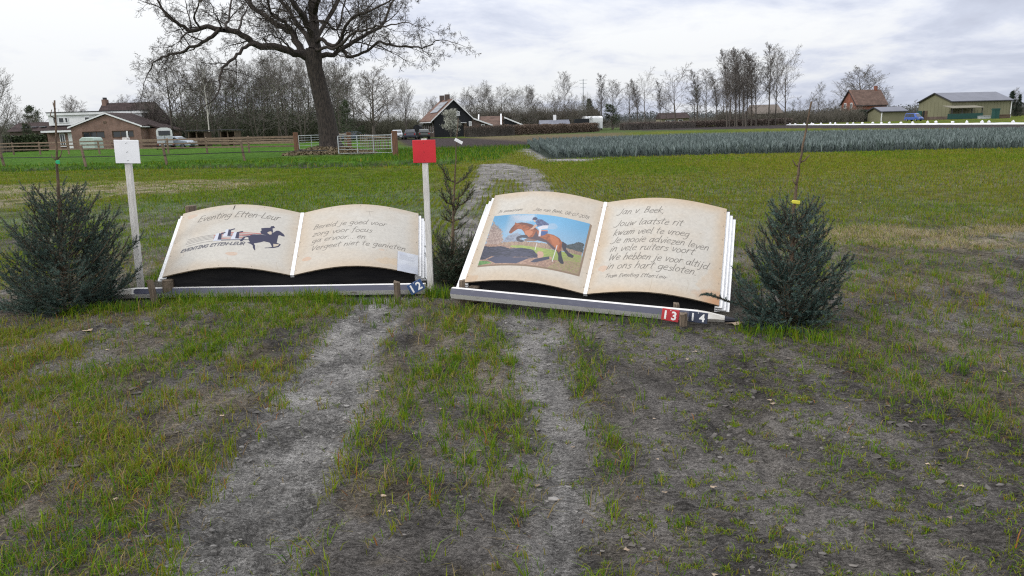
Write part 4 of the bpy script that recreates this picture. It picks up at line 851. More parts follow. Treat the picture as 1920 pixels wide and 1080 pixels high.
    MB().prism([(h+.3, zq+1.62), (h+6.3, zq-.9), (h+6.3, zq-.65), (h+.3, zq+1.9)], .6, 6.4).build('bargeboard', whitep, o2)
    # round-topped black shed left
    Y3 = 128; xa, _ = wz(775, 250, Y3); xb, _ = wz(789, 250, Y3); _, zt = wz(784, 233, Y3); c = (xa+xb)/2; h = (xb-xa)/2
    sh = MB().prism([(-h, 0)]+[(h*cos(pi-a), zt-h+h*sin(pi-a)) for a in [pi*i/8 for i in range(9)]]+[(h, 0)], 0, 3).build('garden_shed', blackw); sh.location = (c, Y3, -.05); tag(sh, 'small black round topped shed at the left of the farmhouse', 'shed')
farmhouse()

def gabled(name, label, cat, pc, pl, pr, Yc, phi, py_e, py_r, wallm, roofm, plinth=None):
    """long building with its ridge along local x; the nearest corner C is seen at photo column pc, the gable end runs back to the left"""
    kc, kl, kr = (pc-960)/F, (pl-960)/F, (pr-960)/F; ph = radians(phi)
    C = D(pc, 225, Yc); kc = C[0]/Yc; kl = kc+(pl-pc)/F; kr = kc+(pr-pc)/F
    Wd = (kc-kl)*Yc/(kl*cos(ph)+sin(ph)); L = (kr-kc)*Yc/(cos(ph)-kr*sin(ph)); h = D(pc, py_e, Yc)[2]
    hr = D((pc+pl)/2, py_r, Yc+Wd/2*cos(ph))[2]; o = thing(name, label, cat, (C[0], Yc, 0), ph)
    MB().prism([(0, -.1), (Wd, -.1), (Wd, h), (Wd/2, hr-.08), (0, h)], 0, .25, axis='x').build('gable_wall', wallm, o)
    MB().prism([(0, -.1), (Wd, -.1), (Wd, h), (Wd/2, hr-.08), (0, h)], L-.25, L, axis='x').build('gable_wall', wallm, o)
    MB().box(.252, L-.252, 0, .25, -.1, h).build('wall', wallm, o); MB().box(.252, L-.252, Wd-.25, Wd, -.1, h).build('wall', wallm, o)
    sl = (hr-h)/(Wd/2); ov = .35
    for s in (0, 1):
        y0, y1 = (-ov, Wd/2) if s == 0 else (Wd+ov, Wd/2+.002); z0 = h-ov*sl
        MB().prism([(y0, z0), (y1, hr), (y1, hr+.18), (y0, z0+.18)], -.4, L+.4, axis='x').build('roof', roofm, o)
        MB().prism([(y0, z0-.1), (y1, hr-.1), (y1, hr+.24), (y0, z0+.24)], -.52, -.403, axis='x').build('verge', roof_fl, o)
    MB().box(-.4, L+.4, -ov-.16, -ov-.01, h-ov*sl-.12, h-ov*sl+.06).build('gutter', roof_fl, o)
    return o, L, Wd, h, hr
def xloc(o, px, y=0.0):
    """local x on the long front wall seen at photo column px"""
    k = (px-960)/F; p = D(px, 215, 100); k = p[0]/100; ph = o.rotation_euler[2]; cx, cy = o.location.x, o.location.y
    cx += -sin(ph)*y; cy += cos(ph)*y
    return (k*cy-cx)/(cos(ph)-k*sin(ph))
def yloc(o, px):
    p = D(px, 205, 100); k = p[0]/100; ph = o.rotation_euler[2]; cx, cy = o.location.x, o.location.y
    return (cx-k*cy)/(k*cos(ph)+sin(ph))
def right_side():
    # red brick house
    o, L, Wd, h, hr = gabled('red_brick_house', 'red brick house with brown tiled roof beyond the white covered rows', 'house', 1604, 1576, 1659, 236, 10, 196, 170, brick_r, tile_b)
    for y in (yloc(o, 1596), yloc(o, 1584.5)):
        z0 = D(1590, 203, 238)[2]; z1 = D(1590, 193, 238)[2]; b = MB(); b.box(-.12, -.003, y-.55, y+.55, z0, z1); f = b.build('window', whitep, o); MB().box(-.16, -.123, y-.38, y+.38, z0+.2, z1-.2).build('pane', dark_gl, f)
    ax0 = -1.8; ax1 = xloc(o, 1630, -2.5); zt = D(1600, 209, 234)[2]
    MB().box(ax0, ax1, -3.4, -.003, -.1, zt).build('annex', brick_r, o); MB().box(ax0-.25, ax1+.25, -3.65, -.003, zt+.002, zt+.5).build('annex_roof', blackw, o)
    MB().box(ax0-.15, ax0+.05, -3.62, -3.45, 0, zt).build('downpipe', whitep, o); MB().box(-.25, -.1, Wd-.3, Wd-.1, 0, h).build('downpipe', whitep, o)
    MB().prism([(-.37, h-.1), (Wd/2, hr+.19), (Wd/2, hr+.28), (-.37, h)], -.42, .35, axis='x').build('verge_tiles', tile_o, o)
    MB().box(L-1.8, L-1.0, Wd/2-.4, Wd/2+.4, hr-.4, hr+1.3).build('chimney', brick_r, o)
    # small green shed
    o, L, Wd, h, hr = gabled('green_shed', 'small olive clad shed with blue grey steel roof before the brick house', 'shed', 1651, 1627, 1697, 205, 10, 209, 202, greenc, slate)
    MB().box(-.1, .12, -.35, -.2, 0, h-.2).build('downpipe', whitep, o)
    # big green barn
    o, L, Wd, h, hr = gabled('green_barn', 'large olive clad barn with blue grey steel roof at the right', 'barn', 1781, 1721.5, 1891, 212, 12, 190, 175.5, greenc, slate)
    for i in range(19): xx = .5+(L-1)*i/18; MB().box(xx-.04, xx+.04, -.04, -.003, .3, h-.3).build('seam', greenc, o)
    for i in range(9): yy = .5+(Wd-1)*i/8; MB().box(-.04, -.003, yy-.04, yy+.04, .95, h).build('seam', greenc, o)
    MB().box(-.08, -.003, 0, Wd, 0, .85).build('plinth', brick_m, o); MB().box(L-.3, L-.1, -.3, -.12, 0, h-.4).build('downpipe', whitep, o)
    y1 = yloc(o, 1722.5); y0 = yloc(o, 1731); y3 = yloc(o, 1735); z1 = D(1725, 208, 222)[2]
    MB().box(-.12, -.003, y3, y0-.1, .1, z1).build('door_opening', blackw, o); MB().box(-.14, -.003, y3-1.0, y3-.05, .1, z1).build('door_frame', browns, o)
    ph = o.rotation_euler[2]; gt = MB().box(-.08, 0, 0, y1-y0, 0, z1).build('barn_door', green_d); gt.rotation_euler = (0, 0, ph); gt.location = (o.location.x-sin(ph)*y0-.3, o.location.y+cos(ph)*y0, 0); tag(gt, 'dark green door standing open at the left end of the green barn', 'door')
    xa, xb = xloc(o, 1782, -3), xloc(o, 1838, -3); cz = D(1800, 203, 208)[2]
    cn = thing('canopy', 'open canopy with dark green screen along the green barn', 'canopy', (o.location.x+cos(ph)*xa+sin(ph)*3.6, o.location.y+sin(ph)*xa-cos(ph)*3.6, 0), ph); wd = xb-xa
    MB().prism([(-.3, cz), (3.55, cz+.7), (3.55, cz+.85), (-.3, cz+.15)], -.3, wd+.3, axis='x').build('roof', mat('canopy_sheet', (.20, .185, .145), (.15, .14, .11)), cn)
    for t in (0, .33, .66, 1): MB().box(wd*t-.09, wd*t+.09, 0, .18, 0, cz+.02).build('post', roof_fl, cn)
    MB().box(-1.5, wd+.2, -.12, -.05, .1, D(1800, 213, 208)[2]).build('screen', green_d, cn)
    for i, (px, w, hh, m_, lab) in enumerate(((1869, 1.2, 2.6, green_d, 'dark green container standing before the long wall of the barn'), (1882, 3.4, 1.0, browns, 'low heap of timber lying right of the green container'), (1848, 2.6, .8, galv, 'low grey trough at the foot of the barn wall right of the canopy'))):
        p = D(px, 222, 196+i*3); b = MB().box(-w/2, w/2, 0, 1.4, -.05, hh*.86).box(-w/2-.08, w/2+.08, -.08, 1.48, hh*.86+.002, hh).box(-w/2+.1, -w/2+.25, -.06, -.003, .1, hh*.8).build(('storage_container', 'timber_heap', 'trough')[i], m_); b.location = (p[0], p[1], 0); tag(b, lab, ('container', 'timber', 'trough')[i])
    # brown barn behind the clump, far low house
    Y4 = 216; xa, _ = wz(1412, 222, Y4); xb, _ = wz(1474, 222, Y4); ze = wz(1440, 213, Y4)[1]; zr = wz(1440, 195.5, Y4)[1]
    o = thing('brown_barn', 'dull brown barn half hidden by the tall wind bent trees', 'barn', ((xa+xb)/2, Y4, 0)); h = (xb-xa)/2
    MB().box(-h, h, 0, 9, -.1, ze).build('wall', browns, o); MB().prism([(-.5, ze), (4.5, zr), (9.5, ze)], -h*.93, h*.8, axis='x').build('roof', mat('dull_roof', (.15, .125, .11), (.11, .095, .085)), o)
    Y4 = 225; xa, _ = wz(1240, 228, Y4); xb, _ = wz(1292, 228, Y4); ze = wz(1266, 222, Y4)[1]; zr = wz(1266, 211, Y4)[1]
    o = thing('low_house', 'low dark roofed house behind the long hedge, under the arching tree', 'house', ((xa+xb)/2, Y4, 0)); h = (xb-xa)/2
    MB().box(-h, h, 0, 8, -.1, ze).build('wall', mat('beige_render', (.26, .24, .17), (.2, .18, .13)), o); MB().prism([(-.5, ze), (4, zr), (8.5, ze)], -h-.3, h+.3, axis='x').build('roof', tile_d, o)
    for px in (1252, 1262, 1276): xx = wz(px, 225, Y4)[0]-(xa+xb)/2; window(o, xx-.7, xx+.7, 0, .9, ze-.4, fr=.12)
    for i, (pa, pb, pt, lab) in enumerate(((1492, 1512, 213, 'small grey roofed shed left of the pale gabled shed'), (1523, 1552, 209, 'small pale gabled shed left of the brick house'))):
        Y4 = 228+i*3; xa, _ = wz(pa, 226, Y4); xb, _ = wz(pb, 226, Y4); ze = wz(pa, 220, Y4)[1]; zr = wz(pa, pt+1, Y4)[1]; h = (xb-xa)/2
        o = thing('small_shed', lab, 'shed', ((xa+xb)/2, Y4, 0)); MB().prism([(-h, -.1), (h, -.1), (h, ze), (0, zr-.05), (-h, ze)], 0, 5).build('wall', mat('pale_boards', (.30, .29, .26), (.2, .19, .17)), o)
        MB().prism([(-h-.3, ze-.2), (0, zr), (h+.3, ze-.2), (h+.3, ze), (0, zr+.2), (-h-.3, ze)], -.3, 5.3).build('roof', slate, o)
    # dark open shed by the trailers
    Y4 = 152; xa, _ = wz(1012, 238, Y4); xb, _ = wz(1072, 238, Y4); ze = wz(1040, 233, Y4)[1]; zr = wz(1045, 224.5, Y4)[1]
    o = thing('open_shed', 'low open shed with dark roof behind the brown hedge', 'shed', ((xa+xb)/2, Y4, 0)); h = (xb-xa)/2
    MB().prism([(-.5, ze), (3, zr), (6.5, ze)], -h, h*.9, axis='x').build('roof', slate, o); MB().box(-h*.9, h*.9, 5.6, 5.8, -.1, ze).build('rear_wall', browns, o)
    for t in (-.9, -.3, .3, .85): MB().box(h*t-.1, h*t+.1, .1, .3, -.1, ze).build('post', browns, o)
    MB().box(-.3, .3, 2.7, 3.3, zr-.2, zr+1.0).build('chimney', whitep, o)
    bl = MB().box(0, 2.9, 0, 2, -.05, 2.6).build('storage_box', blackw); x, _ = wz(1078, 238, 153); bl.location = (x, 153, 0); tag(bl, 'dark box shed left of the white trailer behind the hedge', 'shed')
    # two field shelters by the wood
    for pa, pb, py, lab in ((353, 384, 245, 'left brown field shelter under the wood edge, behind the parked silver car'), (413, 441, 243.5, 'right dark field shelter, beyond the birch')):
        Y4 = 104; xa, _ = wz(pa, 255, Y4); xb, _ = wz(pb, 255, Y4); zt = wz(pa, py, Y4)[1]; h = (xb-xa)/2
        o = thing('field_shelter', lab, 'shelter', ((xa+xb)/2, Y4, 0))
        MB().box(-h, h, 2.2, 2.4, -.05, zt-.25).build('rear_wall', browns, o); MB().box(-h, -h+.1, 0, 2.2, -.05, zt-.2).build('side_wall', browns, o); MB().box(h-.1, h, 0, 2.2, -.05, zt-.2).build('side_wall', browns, o)
        MB().prism([(-h-.2, zt-.02), (h+.2, zt-.1), (h+.2, zt+.02), (-h-.2, zt+.1)], -.3, 2.7).build('roof', roof_fl, o); MB().box(-.08, .08, 0, .15, -.05, zt-.1).build('post', browns, o)
        MB().box(-h+.1, 0, .1, .16, .05, 1.1).build('front_boards', browns, o)
right_side()

# white fleece tunnel with sandbags
def tunnel():
    a = G(1478, 234.5); b = G(2050, 232.5); d = (b-a); L = np.linalg.norm(d[:2]); ux, uy = d[0]/L, d[1]/L
    wm = mat('white_fleece', (.66, .66, .68), (.54, .55, .58), rough=.6, scale=.8)
    o = thing('row_cover', 'long white plastic covered crop rows before the barns', 'cover', (a[0], a[1], 0)); n = 60; R = np.random.default_rng(3); mb = MB()
    for row in range(2):
        prof = 8; base = len(mb.v)
        for i in range(n+1):
            t = i/n; s = (.17+.07*t) if row == 0 else (.15+.06*t); rr = s*(1+R.normal(0, .06)); cx = a[0]+d[0]*t-uy*row*1.6; cy = a[1]+d[1]*t+ux*row*1.6
            for k in range(prof):
                w = pi*k/(prof-1); mb.v.append((cx-uy*cos(w)*.7, cy+ux*cos(w)*.7, rr*sin(w)-.02))
        for i in range(n):
            for k in range(prof-1): mb.f.append((base+i*prof+k, base+i*prof+k+1, base+(i+1)*prof+k+1, base+(i+1)*prof+k)); mb.m.append(0)
    mb.build('cover_sheet', wm, o, world=True, smooth=True)
    for i in range(26):
        t = (i+R.uniform(.2, .8))/26*.98; c = a+d*t; b2 = bmesh.new(); bmesh.ops.create_icosphere(b2, subdivisions=1, radius=.2)
        for v in b2.verts: v.co.x *= 1.3; v.co.z *= 1.0+R.uniform(-.2, .6); v.co += Vector(R.normal(0, .03, 3))
        me = bpy.data.meshes.new('sandbag'); b2.to_mesh(me); b2.free(); me.materials.append(wm)
        sb = link('sandbag', me); sb.location = (c[0]+R.uniform(-.3, .3), c[1]-.1, .25+.07*t); tag(sb, ['first', 'second', 'third', 'fourth', 'fifth', 'sixth', 'seventh', 'eighth', 'ninth', 'tenth', 'eleventh', 'twelfth', 'thirteenth', 'fourteenth', 'fifteenth', 'sixteenth', 'seventeenth', 'eighteenth', 'nineteenth', 'twentieth', 'twenty first', 'twenty second', 'twenty third', 'twenty fourth', 'twenty fifth', 'twenty sixth'][i]+' white sandbag from the left end on the white row cover', 'sandbag', 'sandbags on the white row cover')
tunnel()

# ------------------------------------------------------------------ vehicles
tyre = mat('tyre_rubber', (.02, .02, .02), (.03, .03, .03)); rimm = mat('wheel_rim', (.35, .36, .38), (.25, .25, .27), rough=.35, metal=.5)
lampm = mat('lamp_glass', (.6, .6, .6), (.5, .5, .5), rough=.2); redl = mat('red_lamp', (.35, .02, .02), (.25, .02, .02), rough=.3)
def car(loc, rz, paint, label, name='parked_car', van=False, scale=1.0):
    o = thing(name, label, 'van' if van else 'car', loc, rz); o.scale = (scale,)*3
    pm = mat('paint_%02d' % (len(MATS)), paint, tuple(c*.9 for c in paint), rough=.25, spec=.5, scale=.5)
    H = 1.95 if van else 1.48
    low = [(-2.15, .35), (-2.18, .62), (-2.1, .9), (-1.9, .98), (-1.1, 1.0), (1.2, .98), (1.95, .88), (2.12, .7), (2.15, .35)]
    if van: top = [(-2.1, .95), (-2.05, H-.12), (-1.9, H), (.5, H), (.85, H-.08), (1.55, 1.05), (1.95, .93)]
    else: top = [(-2.0, .96), (-1.65, H-.14), (-1.3, H-.02), (-.2, H), (.25, H-.06), (1.05, 1.0), (1.2, .97)]
    def loft(prof, w0, w1, zmid, name, m, parent):
        b = MB(); n = len(prof)
        for sgn in (-1, 1):
            for x, z in prof: t = max(0, (z-zmid))/(H-zmid+.01); b.v.append((x, sgn*(w0*(1-t)+w1*t), z))
        b.f.append(tuple(range(n))); b.f.append(tuple(range(2*n-1, n-1, -1))); b.m += [0, 0]
        for k in range(n):
            j = (k+1) % n; b.f.append((k, j, n+j, n+k)); b.m.append(0)
        return b.build(name, m, parent, bevel=.03)
    body = loft(low, .88, .84, .6, 'body', pm, o); loft(top, .84, .64, .95, 'cabin', pm, o)
    def glass(pts): MB().quadv(pts).build('window', dark_gl, o)
    z1, z2 = 1.0, H-.16
    for s in (-1, 1):
        y1 = s*.845; y2 = s*.70
        if van: spans = [(.95, .45, .1, .1), (.0, .0, -1.1, -1.1), (-1.2, -1.2, -1.9, -1.9)]
        else: spans = [(.85, .18, -.25, -.25), (-.32, -.32, -1.15, -1.05), (-1.25, -1.15, -1.75, -1.5)]
        for a, b_, c, d in spans:
            b = MB(); b.v += [(a, y1, z1), (b_, y2+s*.02, z2), (d, y2+s*.02, z2), (c, y1, z1), (a, y1-s*.05, z1), (b_, y2-s*.04, z2), (d, y2-s*.04, z2), (c, y1-s*.05, z1)]
            b.f += [(0, 1, 2, 3), (4, 5, 6, 7), (0, 1, 5, 4), (2, 3, 7, 6)]; b.m += [0]*4; b.build('window', dark_gl, o)
    fa, fb = ((1.6, 1.08), (.92, H-.14)) if van else ((1.07, 1.03), (.36, H-.12))
    MB().quadv([(fa[0]+.01, -.72, fa[1]), (fa[0]+.01, .72, fa[1]), (fb[0]+.02, .62, fb[1]), (fb[0]+.02, -.62, fb[1])]).build('windscreen', dark_gl, o)
    ra, rb = ((-2.12, 1.05), (-2.09, H-.25)) if van else ((-1.99, 1.03), (-1.7, H-.2))
    MB().quadv([(ra[0]-.03, -.7, ra[1]), (ra[0]-.03, .7, ra[1]), (rb[0]-.03, .62, rb[1]), (rb[0]-.03, -.62, rb[1])]).build('rear_window', dark_gl, o)
    for x in (-1.35, 1.35):
        for s in (-1, 1):
            wpts = [(x, s*.70, .32), (x, s*.90, .32)]; wh = MB().tube(wpts, .32, 14).build('wheel', tyre, o); MB().tube([(x, s*.89, .32), (x, s*.915, .32)], .2, 10).build('rim', rimm, wh)
    for s in (-1, 1):
        MB().box(2.05, 2.17, s*.62-.16, s*.62+.16, .66, .8).build('headlight', lampm, o); MB().box(-2.2, -2.1, s*.70-.1, s*.70+.1, .7, .9).build('tail_light', redl, o)
    MB().box(2.14, 2.175, -.45, .45, .45, .6).build('grille', tyre, o)
    return o
def gp(px, Y): p = D(px, 250, Y); return (float(p[0]), Y, 0.0)
car(gp(669, 112), radians(8), (.05, .07, .12), 'dark blue hatchback parked sideways left of the dark shrub')
car(gp(744.5, 118), radians(-84), (.50, .53, .58), 'silver car parked nose first to the left of the dark estate car')
car(gp(769.5, 115), radians(95), (.045, .05, .07), 'dark estate car parked between the silver car and the farmhouse')
car(gp(794, 118), radians(100), (.05, .06, .055), 'dark car half hidden at the corner of the farmhouse')
car(gp(331, 92), radians(-15), (.42, .48, .56), 'pale blue silver car parked right of the horse trailer')
car(gp(1711, 190), radians(-70), (.06, .12, .42), 'small blue van parked beside the green barn', name='blue_van', van=True)
def trailer(px, Y, rz, label, s=1.0, body=(.62, .64, .66)):
    o = thing('horse_trailer', label, 'trailer', gp(px, Y), rz); o.scale = (s,)*3; bm_ = mat('trailer_body_%d' % int(px), body, tuple(c*.85 for c in body), rough=.4, scale=1)
    MB().box(-.85, .85, 0, 3.2, .4, 1.55).build('body', bm_, o, bevel=.03)
    g = MB().prism([(-.85, 1.56), (.85, 1.56), (.85, 2.15), (.7, 2.38), (.35, 2.5), (-.35, 2.5), (-.7, 2.38), (-.85, 2.15)], .05, 3.25).build('canopy', whitep, o)
    MB().box(-.62, .62, -.02, .04, 1.62, 2.15).build('rear_opening', dark_gl, o); MB().box(-.02, .02, -.04, 0-.003, .45, 1.5).build('door_seam', tyre, o)
    for sx in (-1, 1):
        wh = MB().tube([(sx*.86, 1.6, .32), (sx*1.02, 1.6, .32)], .32, 12).build('wheel', tyre, o); MB().box(sx*.8-.06, sx*.8+.06, -.04, -.003, .5, .7).build('tail_light', redl, o)
    MB().box(-.9, .9, -.05, .0, .38, .5).build('bumper', tyre, o)
trailer(308, 88, radians(24), 'white and silver horse trailer parked beside the brick garage wing', body=(.45, .47, .52))
trailer(1094, 160, radians(-70), 'white horse trailer beyond the end of the brown hedge', s=1.25)
trailer(1120, 160, radians(20), 'dark fronted white trailer right of the first white trailer', s=1.2, body=(.1, .1, .12))
o = MB().prism([(-1.0, 0.05), (1.0, .05), (1.0, 1.3), (.8, 1.62), (-.55, 1.68), (-.95, 1.35)], 0, 2.2).build('small_caravan', mat('mint_body', (.42, .50, .46), (.36, .43, .40), rough=.5), bevel=.06)
o.location = gp(160, 98); tag(o, 'small pale mint trailer before the left garage window', 'trailer')
pt = thing('utility_mast', 'tall thin aerial mast behind the tree row right of the slender tree', 'mast', (D(1094, 240, 210)[0], 210, 0))
zt = D(1094, 148, 210)[2]; MB().tube([(0, 0, 0), (0, 0, zt)], .12, 6).build('pole', galv, pt)
for dz in (.3, 1.2, 2.2): MB().box(-1.2+dz*.2, 1.2-dz*.2, -.05, .05, zt-dz-.05, zt-dz+.05).build('aerial', galv, pt)
# ------------------------------------------------------------------ printed page artwork (drawn into images by this script)
GL = {
 'a': (5.4, "4,4.4 2.5,5 .7,3.4 .6,1.2 1.8,0 3.4,1.4 4.3,5;4.3,5 4,1 4.9,0"), 'b': (4.8, "1.2,9 .6,0;.8,3 2.5,5 4,3.6 3.6,1 2,0 .6,1"), 'c': (4.4, "4,4.2 2.5,5 .6,3.5 .6,1.2 2,0 4,.8"),
 'd': (5.6, "4,4 2.5,5 .6,3.4 .6,1 2,0 4,2;5,9 4.2,2 4.9,0"), 'e': (4.6, ".8,2.5 3.5,3 3.6,4.5 2.2,5 .6,3.3 .6,1.2 2,0 4,.8"), 'f': (4.2, "4.6,8.4 3.2,9 2.4,7 1.8,0 1.3,-2.4;.5,4.8 3.8,5.1"),
 'g': (5.2, "4,4.2 2.5,5 .6,3.5 .8,1.2 2.2,.7 3.8,2;4.3,5 3.8,-1 2.5,-3.5 .4,-3"), 'h': (4.8, "1.2,9 .5,0;.6,2.5 2.5,5 3.8,4.2 3.6,0"), 'i': (2.2, "1,5 .7,0;1.3,6.9 1.4,7.4"),
 'j': (3.2, "2,5 1.6,-1 .5,-3.5 -1,-3;2.3,6.9 2.4,7.4"), 'k': (4.6, "1.2,9 .5,0;3.8,5 .8,2.4 3.9,0"), 'l': (2.4, "1.2,9 .7,1.2 1.6,0"), 'm': (6.4, "1,5 .5,0;.6,2.5 2,5 3,4.2 2.8,0;2.9,2.5 4.4,5 5.4,4.2 5.2,0"),
 'n': (4.8, "1,5 .5,0;.6,2.5 2.4,5 3.6,4.2 3.6,0"), 'o': (4.8, "2.4,5 .6,3.6 .6,1.2 2,0 3.8,1.2 3.9,3.6 2.4,5"), 'p': (4.8, "1,5 .2,-3.5;.8,3 2.5,5 4,3.4 3.4,.8 .7,.6"), 'r': (3.8, "1,5 .6,0;.7,2.5 2,4.8 3.5,4.8"),
 's': (3.9, "3.6,4.5 2,5 .9,4 3,2.2 3,.7 1.6,0 .3,.6"), 't': (4.0, "2.2,8 1.5,1 2.6,0;0,5.4 4,5.8"), 'u': (4.9, "1,5 .7,1.2 1.8,0 3.3,1.5;3.9,5 3.5,.8 4.3,0"), 'v': (4.4, ".8,5 1.8,0 4,5"), 'w': (6.2, ".8,5 1.4,0 3,4 3.5,0 5.7,5"), 'z': (4.4, ".8,4.8 3.8,4.9 .5,.1 3.9,.2"),
 'E': (5.4, "5,8.6 1.6,8.2 .6,.2 4.5,.4;1.2,4.6 4.2,4.8"), 'L': (5.2, "1.6,8.6 .6,.3 4.8,.4"), 'B': (5.6, "1.5,8.5 .7,0;1.3,8.3 4.3,8 4,5.2 1.2,4.5;1.2,4.5 4.5,3.9 4.2,1 .7,0"), 'V': (5.4, ".8,8.5 2,0 5.2,8.5"),
 'J': (5.0, "4.2,8.5 3.2,1.5 1.2,-.6 -1,.2"), 'I': (4.2, "1.2,8.5 4,8.6;2.6,8.5 2,.2;.4,.2 3.2,.3"), 'T': (5.4, ".5,8 5.5,8.6;3,8.3 2.2,0"), 'W': (8.0, ".8,8.5 1.6,0 4,6 4.8,0 7.4,8.5"),
 'N': (6.4, ".8,0 1.6,8.5 4.8,0 5.8,8.5"), 'G': (6.2, "5.4,7.4 3.4,8.6 1,6 1,2.2 3,0 5.2,1.6 5.4,4 3.6,4"), 'U': (6.2, "1.2,8.5 .8,2 2.8,0 5,2 5.4,8.5"), 'R': (6, ".8,0 1.4,8.5 4.8,8 4.6,5 1.2,4.4;2.4,4.4 5.2,0"),
 '0': (5.2, "2.8,8.4 .8,6 .8,2 2.4,0 4.4,2 4.6,6 2.8,8.4"), '1': (3.2, "1,6.8 2.4,8.5 1.8,0"), '2': (5.2, "1,6.8 2.6,8.5 4.4,7 3.4,3.6 .6,.2 4.6,.3"), '7': (4.8, ".8,8.2 4.6,8.3 1.8,0"), '8': (5.2, "2.8,4.6 1,6.6 2.8,8.5 4.4,6.8 2.8,4.6 .8,2.4 2.6,0 4.5,2.2 2.8,4.6"),
 '-': (3.8, ".6,3.4 3.2,3.6"), '.': (2.2, ".8,.3 1.1,.1"), ',': (2.2, "1.2,.5 .6,-1.4"), ' ': (3.4, "")}
STRAIGHT = set('EVNTILWJVBk.-1')
def smooth(p, n=5):
    p = [p[0]]+list(p)+[p[-1]]; out = []
    for i in range(1, len(p)-2):
        for k in range(n):
            t = k/n; a, b, c, d = p[i-1], p[i], p[i+1], p[i+2]
            out.append(tuple(.5*((2*b[j])+(-a[j]+c[j])*t+(2*a[j]-5*b[j]+4*c[j]-d[j])*t*t+(-a[j]+3*b[j]-3*c[j]+d[j])*t**3) for j in (0, 1)))
    out.append(p[-2]); return out
def rnd_color(c): return np.array(c, float)/255.0
class Art:
    """image of a page; coordinates u (0..1 left to right), v (0..1 bottom to top); sizes in metres"""
    def __init__(s, w, h, wm, hm): s.w, s.h, s.wm, s.hm = w, h, wm, hm; s.im = np.ones((h, w, 3)); s.Y, s.X = np.mgrid[0:h, 0:w]
    def blend(s, x0, x1, y0, y1, a, col): s.im[y0:y1, x0:x1] = s.im[y0:y1, x0:x1]*(1-a[..., None])+np.asarray(col)*a[..., None]
    def stroke(s, pts, r, col, alpha=1.0):
        P = [(u*s.w, v*s.h) for u, v in pts]; R = r*s.w/s.wm; xs = [p[0] for p in P]; ys = [p[1] for p in P]
        x0, x1 = max(0, int(min(xs)-R-2)), min(s.w, int(max(xs)+R+3)); y0, y1 = max(0, int(min(ys)-R-2)), min(s.h, int(max(ys)+R+3))
        if x1 <= x0 or y1 <= y0: return
        d = seg_d(s.X[y0:y1, x0:x1]+.5, s.Y[y0:y1, x0:x1]+.5, P); s.blend(x0, x1, y0, y1, np.clip(R-d+.5, 0, 1)*alpha, col)
    def poly(s, pts, col, soft=.7, alpha=1.0, tex=None, rough=0.0):
        P = [(u*s.w, v*s.h) for u, v in pts]; xs = [p[0] for p in P]; ys = [p[1] for p in P]; k = int(soft*2+3+rough)
        x0, x1 = max(0, int(min(xs)-k)), min(s.w, int(max(xs)+k)); y0, y1 = max(0, int(min(ys)-k)), min(s.h, int(max(ys)+k))
        if x1 <= x0 or y1 <= y0: return
        X = s.X[y0:y1, x0:x1]+.5; Y = s.Y[y0:y1, x0:x1]+.5; d = poly_sd(X, Y, P)
        if rough: d = d+(fbm(X*.12, Y*.12, 3, 5)-.5)*rough*2
        c = np.ones(d.shape+(3,))*np.asarray(col)
        if tex: c2, fx, fy, sd = tex; n = sstep(.3, .7, fbm(X*fx, Y*fy, 4, sd))[..., None]; c = c*(1-n)+np.asarray(c2)*n
        s.blend(x0, x1, y0, y1, np.clip(d/soft+.5, 0, 1)*alpha, c)
    def text(s, t, u0, v0, u1, v1, size, r, col, shear=.12, alpha=.78, bold=False):
        """size: height of a capital in v units; fitted so that it spans u0..u1"""
        tot = sum(GL[c][0] for c in t); sx = (u1-u0)/tot; sy = size/8.5; x = 0
        for i, c in enumerate(t):
            w, g = GL[c]; f = x/tot; vb = v0+(v1-v0)*f+(0 if bold else .0035*math.sin(i*2.1))
            for st in g.split(';'):
                if not st: continue
                p = [tuple(float(q) for q in a.split(',')) for a in st.split(' ')]
                if c not in STRAIGHT and len(p) > 2: p = smooth(p)
                s.stroke([(u0+(x+a+shear*b)*sx, vb+b*sy) for a, b in p], r, col, alpha)
            x += w
    def paper(s, seed, age=1.0):
        x = s.X/s.w; y = s.Y/s.h; n = fbm(x*5, y*5, 5, seed); n2 = fbm(x*60, y*60, 3, seed+3); n3 = fbm(x*1.6, y*1.6, 3, seed+9)
        base = np.ones((s.h, s.w, 3))*rnd_color((222, 217, 209))
        t = sstep(.35, .7, n3*.6+n*.4)[..., None]; base = base*(1-t)+rnd_color((219, 208, 194))*t
        ed = np.minimum(np.minimum(x, 1-x), np.minimum(y*.8, 1-y))+(n-.5)*.12
        e = (sstep(.13, -.03, ed)*.6*age)[..., None]; base = base*(1-e)+rnd_color((214, 188, 158))*e
        base *= (.955+.09*n2+.02*(fbm(x*300, y*300, 2, seed+5)-.5))[..., None]
        s.im = base; R = np.random.default_rng(seed)
        for i in range(46):
            a, b = R.uniform(.02, .98, 2); L = R.uniform(.004, .02); th = R.uniform(0, 3.14)
            s.stroke([(a, b), (a+L*cos(th), b+L*sin(th)*.5)], .0012, rnd_color((140, 120, 100)), R.uniform(.25, .7))
        for i in range(5):
            a = R.uniform(.1, .9); b = R.uniform(.1, .7); pts = smooth([(a, b), (a+R.normal(0, .01), b-.06), (a+R.normal(0, .015), b-.12)]); s.stroke(pts, .0014, rnd_color((165, 145, 120)), .45)
    def stain(s, u, v, ru, rv, col, alpha=.6, seed=1):
        X = s.X/s.w; Y = s.Y/s.h; d = np.sqrt(((X-u)/ru)**2+((Y-v)/rv)**2)+(fbm(X*14, Y*14, 4, seed)-.5)*1.1
        a = sstep(1.05, .75, d)*alpha*(.55+.45*fbm(X*40, Y*40, 3, seed+2)); s.im = s.im*(1-a[..., None])+rnd_color(col)*a[..., None]
